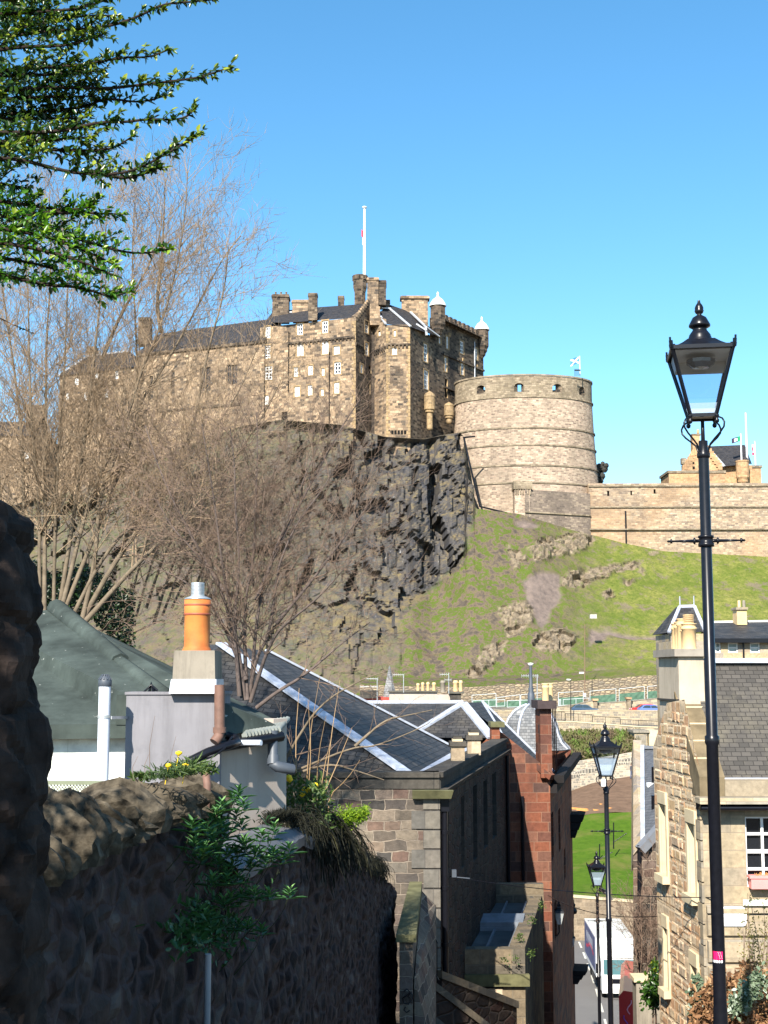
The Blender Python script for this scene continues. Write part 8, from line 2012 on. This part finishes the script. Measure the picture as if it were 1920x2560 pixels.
# hanging grass on the lower wall
Ls = []
for k in range(4600):
    u = r6.random(); Y = 13.0 + u * 9.5; z = topB(Y) + .1; x = wx(Y) + r6.uniform(-.4, .08)
    ln = r6.uniform(.1, .34) * (1 + 2.2 * math.exp(-((u - .24) / .17) ** 2) * r6.random()); n = 4; p = Vector((x, Y * SC, z + r6.uniform(-.05, .14)))
    d = Vector((r6.uniform(.0, .35), r6.uniform(-.3, .3), r6.uniform(-.2, .35))).normalized(); t_ = r6.random() * (.7 if r6.random() < .85 else 1)
    for q in range(n):
        Ls.append((p, d, Vector((r6.uniform(-1, 1), r6.uniform(-1, 1), .3)), ln / n * 1.3, .009, t_)); p = p + d * (ln / n); d = (d + Vector((r6.uniform(-.3, .25), r6.uniform(-.3, .3), -.9))).normalized()
o = leaves('hanging_grass', Ls, M['hanggrass']); tag(o, 'dark mat of dry grass hanging over the lower lane wall', 'grass', kind='stuff')
Ls = []
for k in range(1600):
    u = r6.random(); x, y = 672 + u * 90 + r6.uniform(-6, 6), 2058 - 10 * math.sin(u * 3.1) + r6.uniform(-8, 8); p = P(x, y, ledge(min(x, 745)) + .25)
    Ls.append((p, Vector((r6.uniform(-.6, .6), r6.uniform(-.6, .6), .7)), rv(r6), r6.uniform(.05, .12), .012, r6.random() * .7))
tag(leaves('wall_top_grass', Ls, M['hanggrass']), 'dark grass tufts along the wall foot under the beige house wall', 'grass', kind='stuff')
# ivy behind the green roof
Ls = []
for k in range(3600):
    u = r6.random(); x = 85 + u * 250; y = r6.uniform(1400 + 60 * u, 1500 + 110 * u) + 20 * math.sin(u * 9); p = P(x, y, 22.6 + r6.uniform(-.8, .8)); Ls.append((p, rv(r6), rv(r6) + Vector((0, -1, .6)), r6.uniform(.05, .09), .055, r6.random()))
tag(leaves('ivy_bush', Ls, M['ivy']), 'dark ivy mass among the tree stems just above the green roof', 'ivy')
# buddleia on the lane wall
Zb = lambda x, y: (x / 2.183, 1860 + y / 2.183)
RO = [(1300, 260), (1210, 330), (1180, 380), (1130, 460), (1060, 540), (1230, 480), (1290, 380), (1180, 560), (1120, 570), (1330, 530), (1240, 590), (1290, 580), (1340, 560), (1430, 500), (1500, 460), (1400, 590), (1490, 590), (1580, 570), (1190, 640), (1270, 660), (1370, 660), (1160, 740), (1240, 740), (1300, 730), (1390, 810), (1320, 820), (1470, 820), (1260, 840), (1580, 810), (1300, 980), (1350, 990), (1430, 1010), (1220, 860), (1120, 930), (1150, 420), (1320, 440), (1330, 330), (1210, 440), (1050, 440), (1230, 700), (1450, 640), (1540, 620), (1100, 620), (1160, 500), (1270, 300)]
bd = thing('buddleia', P(530, 2330, 8.6), 'buddleia with pointed green leaf rosettes growing out of the shaded lane wall', 'shrub')
Ls = []; mb = MB(); root = P(520, 2330, 8.7)
for x, y in RO:
    px_, py_ = Zb(x, y); Y = min(ledge(px_) - .5, 9.6) + r6.uniform(-.25, .15); p = P(px_, py_, Y)
    mid = p + Vector((-.05, .02, -.16)); mb.tube(smooth([p + Vector((-.22, .06, -.36)), mid, p], 1), [.005, .004, .0035, .003, .002], 4)
    for tier in range(4):
        for q in range(4):
            a = R(90 * q + 45 * tier + r6.uniform(-20, 20)); el = .25 + .28 * tier
            d = Vector((math.cos(a), math.sin(a), el)); ln = r6.uniform(.10, .165) * (1.1 - .2 * tier)
            Ls.append((p + Vector((0, 0, -.05 + .022 * tier)), d, Vector((0, 0, 1)), ln, ln * .28, min(1, r6.random() * .45 + .2 * tier)))
for k in range(500):
    x, y = r6.gauss(1120, 100), r6.gauss(1010, 70); px_, py_ = Zb(x, y); p = P(px_, py_, ledge(px_) - .2 + r6.uniform(-.2, .1)); Ls.append((p, rv(r6) + Vector((0, -.2, .2)), rv(r6), r6.uniform(.05, .1), .03, r6.random() * .25))
for k in range(120):
    x, y = r6.uniform(1020, 1500), r6.uniform(380, 900); px_, py_ = Zb(x, y); p = P(px_, py_, min(ledge(px_) - .2, 9.6)); Ls.append((p, rv(r6), rv(r6), r6.uniform(.05, .09), .022, r6.random() * .3))
mb.build('stems', plain('dark_green_stem', (.03, .04, .018), .8, .2, 9), bd); leaves('foliage', Ls, M['buddleia'], bd)
# weeds and dandelions on the cope
Ls = []; mb = MB()
for k in range(420):
    x = r6.gauss(430, 38) if k % 2 else r6.gauss(470, 16); y = 1948 - (x - 400) * .18 + r6.uniform(-6, 6); p = P(x, y, 8.2 + r6.uniform(-.25, .25)); ln = r6.uniform(.06, .15); d = Vector((r6.uniform(-.7, .7), r6.uniform(-.5, .5), r6.uniform(.3, 1))); t_ = r6.random()
    for q in range(2): Ls.append((p, d, rv(r6), ln * .6, .009, t_ * (.6 if x < 450 else 1))); p = p + d.normalized() * ln * .5; d = d + Vector((0, 0, -.6))
for k in range(160):
    x = r6.uniform(330, 370) if k % 2 else r6.uniform(500, 540); y = 1946 if k % 2 else 1925; p = P(x, y + r6.uniform(-8, 6), 8.3); Ls.append((p, rv(r6) + Vector((0, 0, .4)), rv(r6), .05, .02, r6.random()))
wd = thing('wall_weeds', P(440, 1945, 8.2), 'grass tuft with yellow dandelions growing on the jagged cope stones', 'weeds')
leaves('blades', Ls, M['daffleaf'], wd)
for x, y in ((447, 1884), (464, 1915), (421, 1915)):
    c = P(x, y, 8.1); mb = MB(); mb.lathe(c, [(.004, -.015), (.024, 0), (.022, .012), (.004, .018)], 10); mb.tube([c, c + Vector((-.02, 0, -.12))], .003, 4); mb.build('dandelion', M['yellow'], wd)
mb = MB()
for x, y in ((375, 1880), (387, 1790), (440, 1840), (345, 1890)): a = P(x - 12, 1945, 8.2); b = P(x, y, 8.2); mb.tube([a, a.lerp(b, .5) + Vector((-.02, 0, 0)), b], [.003, .002, .001], 3)
mb.build('dry_stalks', M['twig_purple'], wd)

# right foreground shrubs, climber, potted plant
r8 = random.Random(8)
db = thing('dead_bracken_bush', P(1850, 2640, 13), 'big rusty brown dry bush at the lower right corner behind the nearest lamp post', 'bush')
Ls = []; mb = MB()
for k in range(7500):
    u = r8.random(); x = 1730 + u * 260; top_ = 2470 - 50 * math.sin(min(1, u * 1.3) * 2.2) + 14 * math.sin(x * .09); y = top_ + (r8.random() ** .8) * 190; p = P(x, y, 13.3 + r8.uniform(-.7, .7) + (y - 2500) * -.003)
    Ls.append((p, rv(r8) + Vector((0, 0, -.2)), rv(r8) + Vector((0, -.6, .4)), r8.uniform(.05, .10), r8.uniform(.02, .045), r8.random()))
for k in range(60): x = r8.uniform(1750, 1960); a, b = P(x, 2640, 13.3), P(x + r8.uniform(-40, 40), 2460 + r8.uniform(-30, 40), 13.3); mb.tube([a, a.lerp(b, .5) + rv(r8, .06), b], [.008, .006, .003], 4)
mb.build('stems', M['twig_purple'], db); leaves('foliage', Ls, M['deadleaf'], db)
Ls = []
for k in range(620):
    u = r8.random(); x = 1835 + u * 70 + r8.gauss(0, 10); y = 2520 - u * 75 + r8.gauss(0, 14); p = P(x, y, 12.4); Ls.append((p, rv(r8), rv(r8) + Vector((0, -1, .5)), .06, .035, r8.random()))
for k in range(260):
    y = 2440 + r8.random() * 130; p = P(1738 + r8.gauss(0, 6) + (y - 2440) * .02, y, 13); Ls.append((p, rv(r8), rv(r8) + Vector((-1, -.6, .3)), .06, .035, r8.random()))
tag(leaves('silver_leaf_shrub', Ls, M['greywhite_leaf']), 'silvery green foliage threading through the rusty brown bush', 'shrub')
mb = MB(); Ls = []
tw = thing('thin_stemmed_shrub', P(1890, 2480, 14.5), 'thin upright stems with sparse olive leaves in front of the ashlar wall', 'shrub')
for k in range(26):
    x0 = r8.uniform(1845, 1960); a, b = P(x0, 2480, 14.5), P(x0 + r8.uniform(-30, 30), r8.uniform(2230, 2400), 14.5 + r8.uniform(-.4, .4)); pts = smooth([a, a.lerp(b, .5) + rv(r8, .12), b], 2); mb.tube(pts, [.007 - .005 * i / len(pts) for i in range(len(pts))], 4)
    for q in range(34): t_ = r8.uniform(.2, 1); i = min(len(pts) - 2, int(t_ * (len(pts) - 1))); Ls.append((pts[i] + rv(r8, .07), rv(r8), rv(r8), r8.uniform(.025, .05), .016, r8.random()))
mb.build('stems', M['twig_purple'], tw); leaves('foliage', Ls, leafmat('olive_leaf', (.10, .10, .02), (.20, .18, .04), .6, .3, (.32, .2, .06)), tw)
bare_tree('bare_climber', [[(1600, 2470), (1606, 2350), (1600, 2250), (1612, 2180)], [(1610, 2470), (1630, 2360), (1625, 2260), (1632, 2190), (1636, 2150)], [(1605, 2480), (1618, 2400), (1640, 2330), (1644, 2250)], [(1600, 2460), (1590, 2380), (1575, 2300), (1545, 2270), (1510, 2262)], [(1612, 2480), (1600, 2440), (1570, 2420)], [(1606, 2350), (1580, 2280), (1560, 2230)]], 'bare brown climber spread over the wall left of the sandstone gable', 3, 32.6, .025, [M['twig_purple'], M['twig_purple'], M['twig_purple']], .9, [10, 9, 7], 1.0, 2, .3, jit=.15, fine=.006)
Ls = []
for k in range(700):
    x, y = r8.gauss(1637, 14), r8.gauss(2478, 20); p = P(x, y, 29.5 + r8.uniform(-.3, .3)); Ls.append((p, rv(r8), rv(r8) + Vector((-.5, -1, .6)), .13, .06, r8.random() * .8))
for k in range(160): p = P(r8.gauss(1638, 7), r8.uniform(2400, 2460), 29.5); Ls.append((p, rv(r8), rv(r8), .1, .05, r8.random()))
pl = thing('leafy_wall_plant', P(1637, 2520, 29.5), 'dark glossy leafy plant at the foot of the sandstone gable above the garden wall', 'plant')
leaves('foliage', Ls, M['leaf_dark'], pl); mb = MB(); mb.tube([P(1640, 2560, 29.5), P(1638, 2500, 29.5), P(1620, 2450, 29.5)], [.03, .02, .01], 5); mb.tube([P(1632, 2560, 29.5), P(1634, 2500, 29.5)], .02, 5); mb.build('stems', M['twig_purple'], pl)
# weeds on the annexe and bank scrub
Ls = []
for x0, y0, Y, n in ((1331, 2300, 33.5, 60), (1352, 2265, 36, 70), (1299, 2345, 31.5, 60), (1330, 2385, 31, 60), (1262, 2400, 30.7, 30), (1290, 2398, 30.7, 30)):
    for k in range(n): Ls.append((P(x0 + r8.gauss(0, 5), y0 + r8.gauss(0, 6), Y), rv(r8) + Vector((0, 0, .4)), rv(r8), .07, .028, r8.random()))
tag(leaves('gutter_weeds', Ls, M['daffleaf']), 'small green weeds sprouting along the edge of the flat roofed annexe', 'weeds')
Ls = []
for k in range(9000):
    u = r8.random(); v = r8.random(); x = 1400 + u * 200; y = 1905 - v * 68 - u * 18 * (1 - v); p = P(x, y, 150.5 + 14 * v); n_ = noise.noise(Vector((x * .03, y * .05, 0)))
    Ls.append((p + Vector((0, 0, r8.uniform(0, .7))), rv(r8) + Vector((0, 0, .6)), rv(r8), .45, .2, min(1, max(0, .4 + n_ + r8.uniform(-.3, .3)))))
o = leaves('bank_undergrowth', Ls, leafmat('bank_scrub_leaf', (.14, .095, .06), (.11, .14, .03), .8, .2, (.12, .22, .03))); tag(o, 'brown and green undergrowth on the bank above the cream rubble wall', 'undergrowth', kind='stuff')
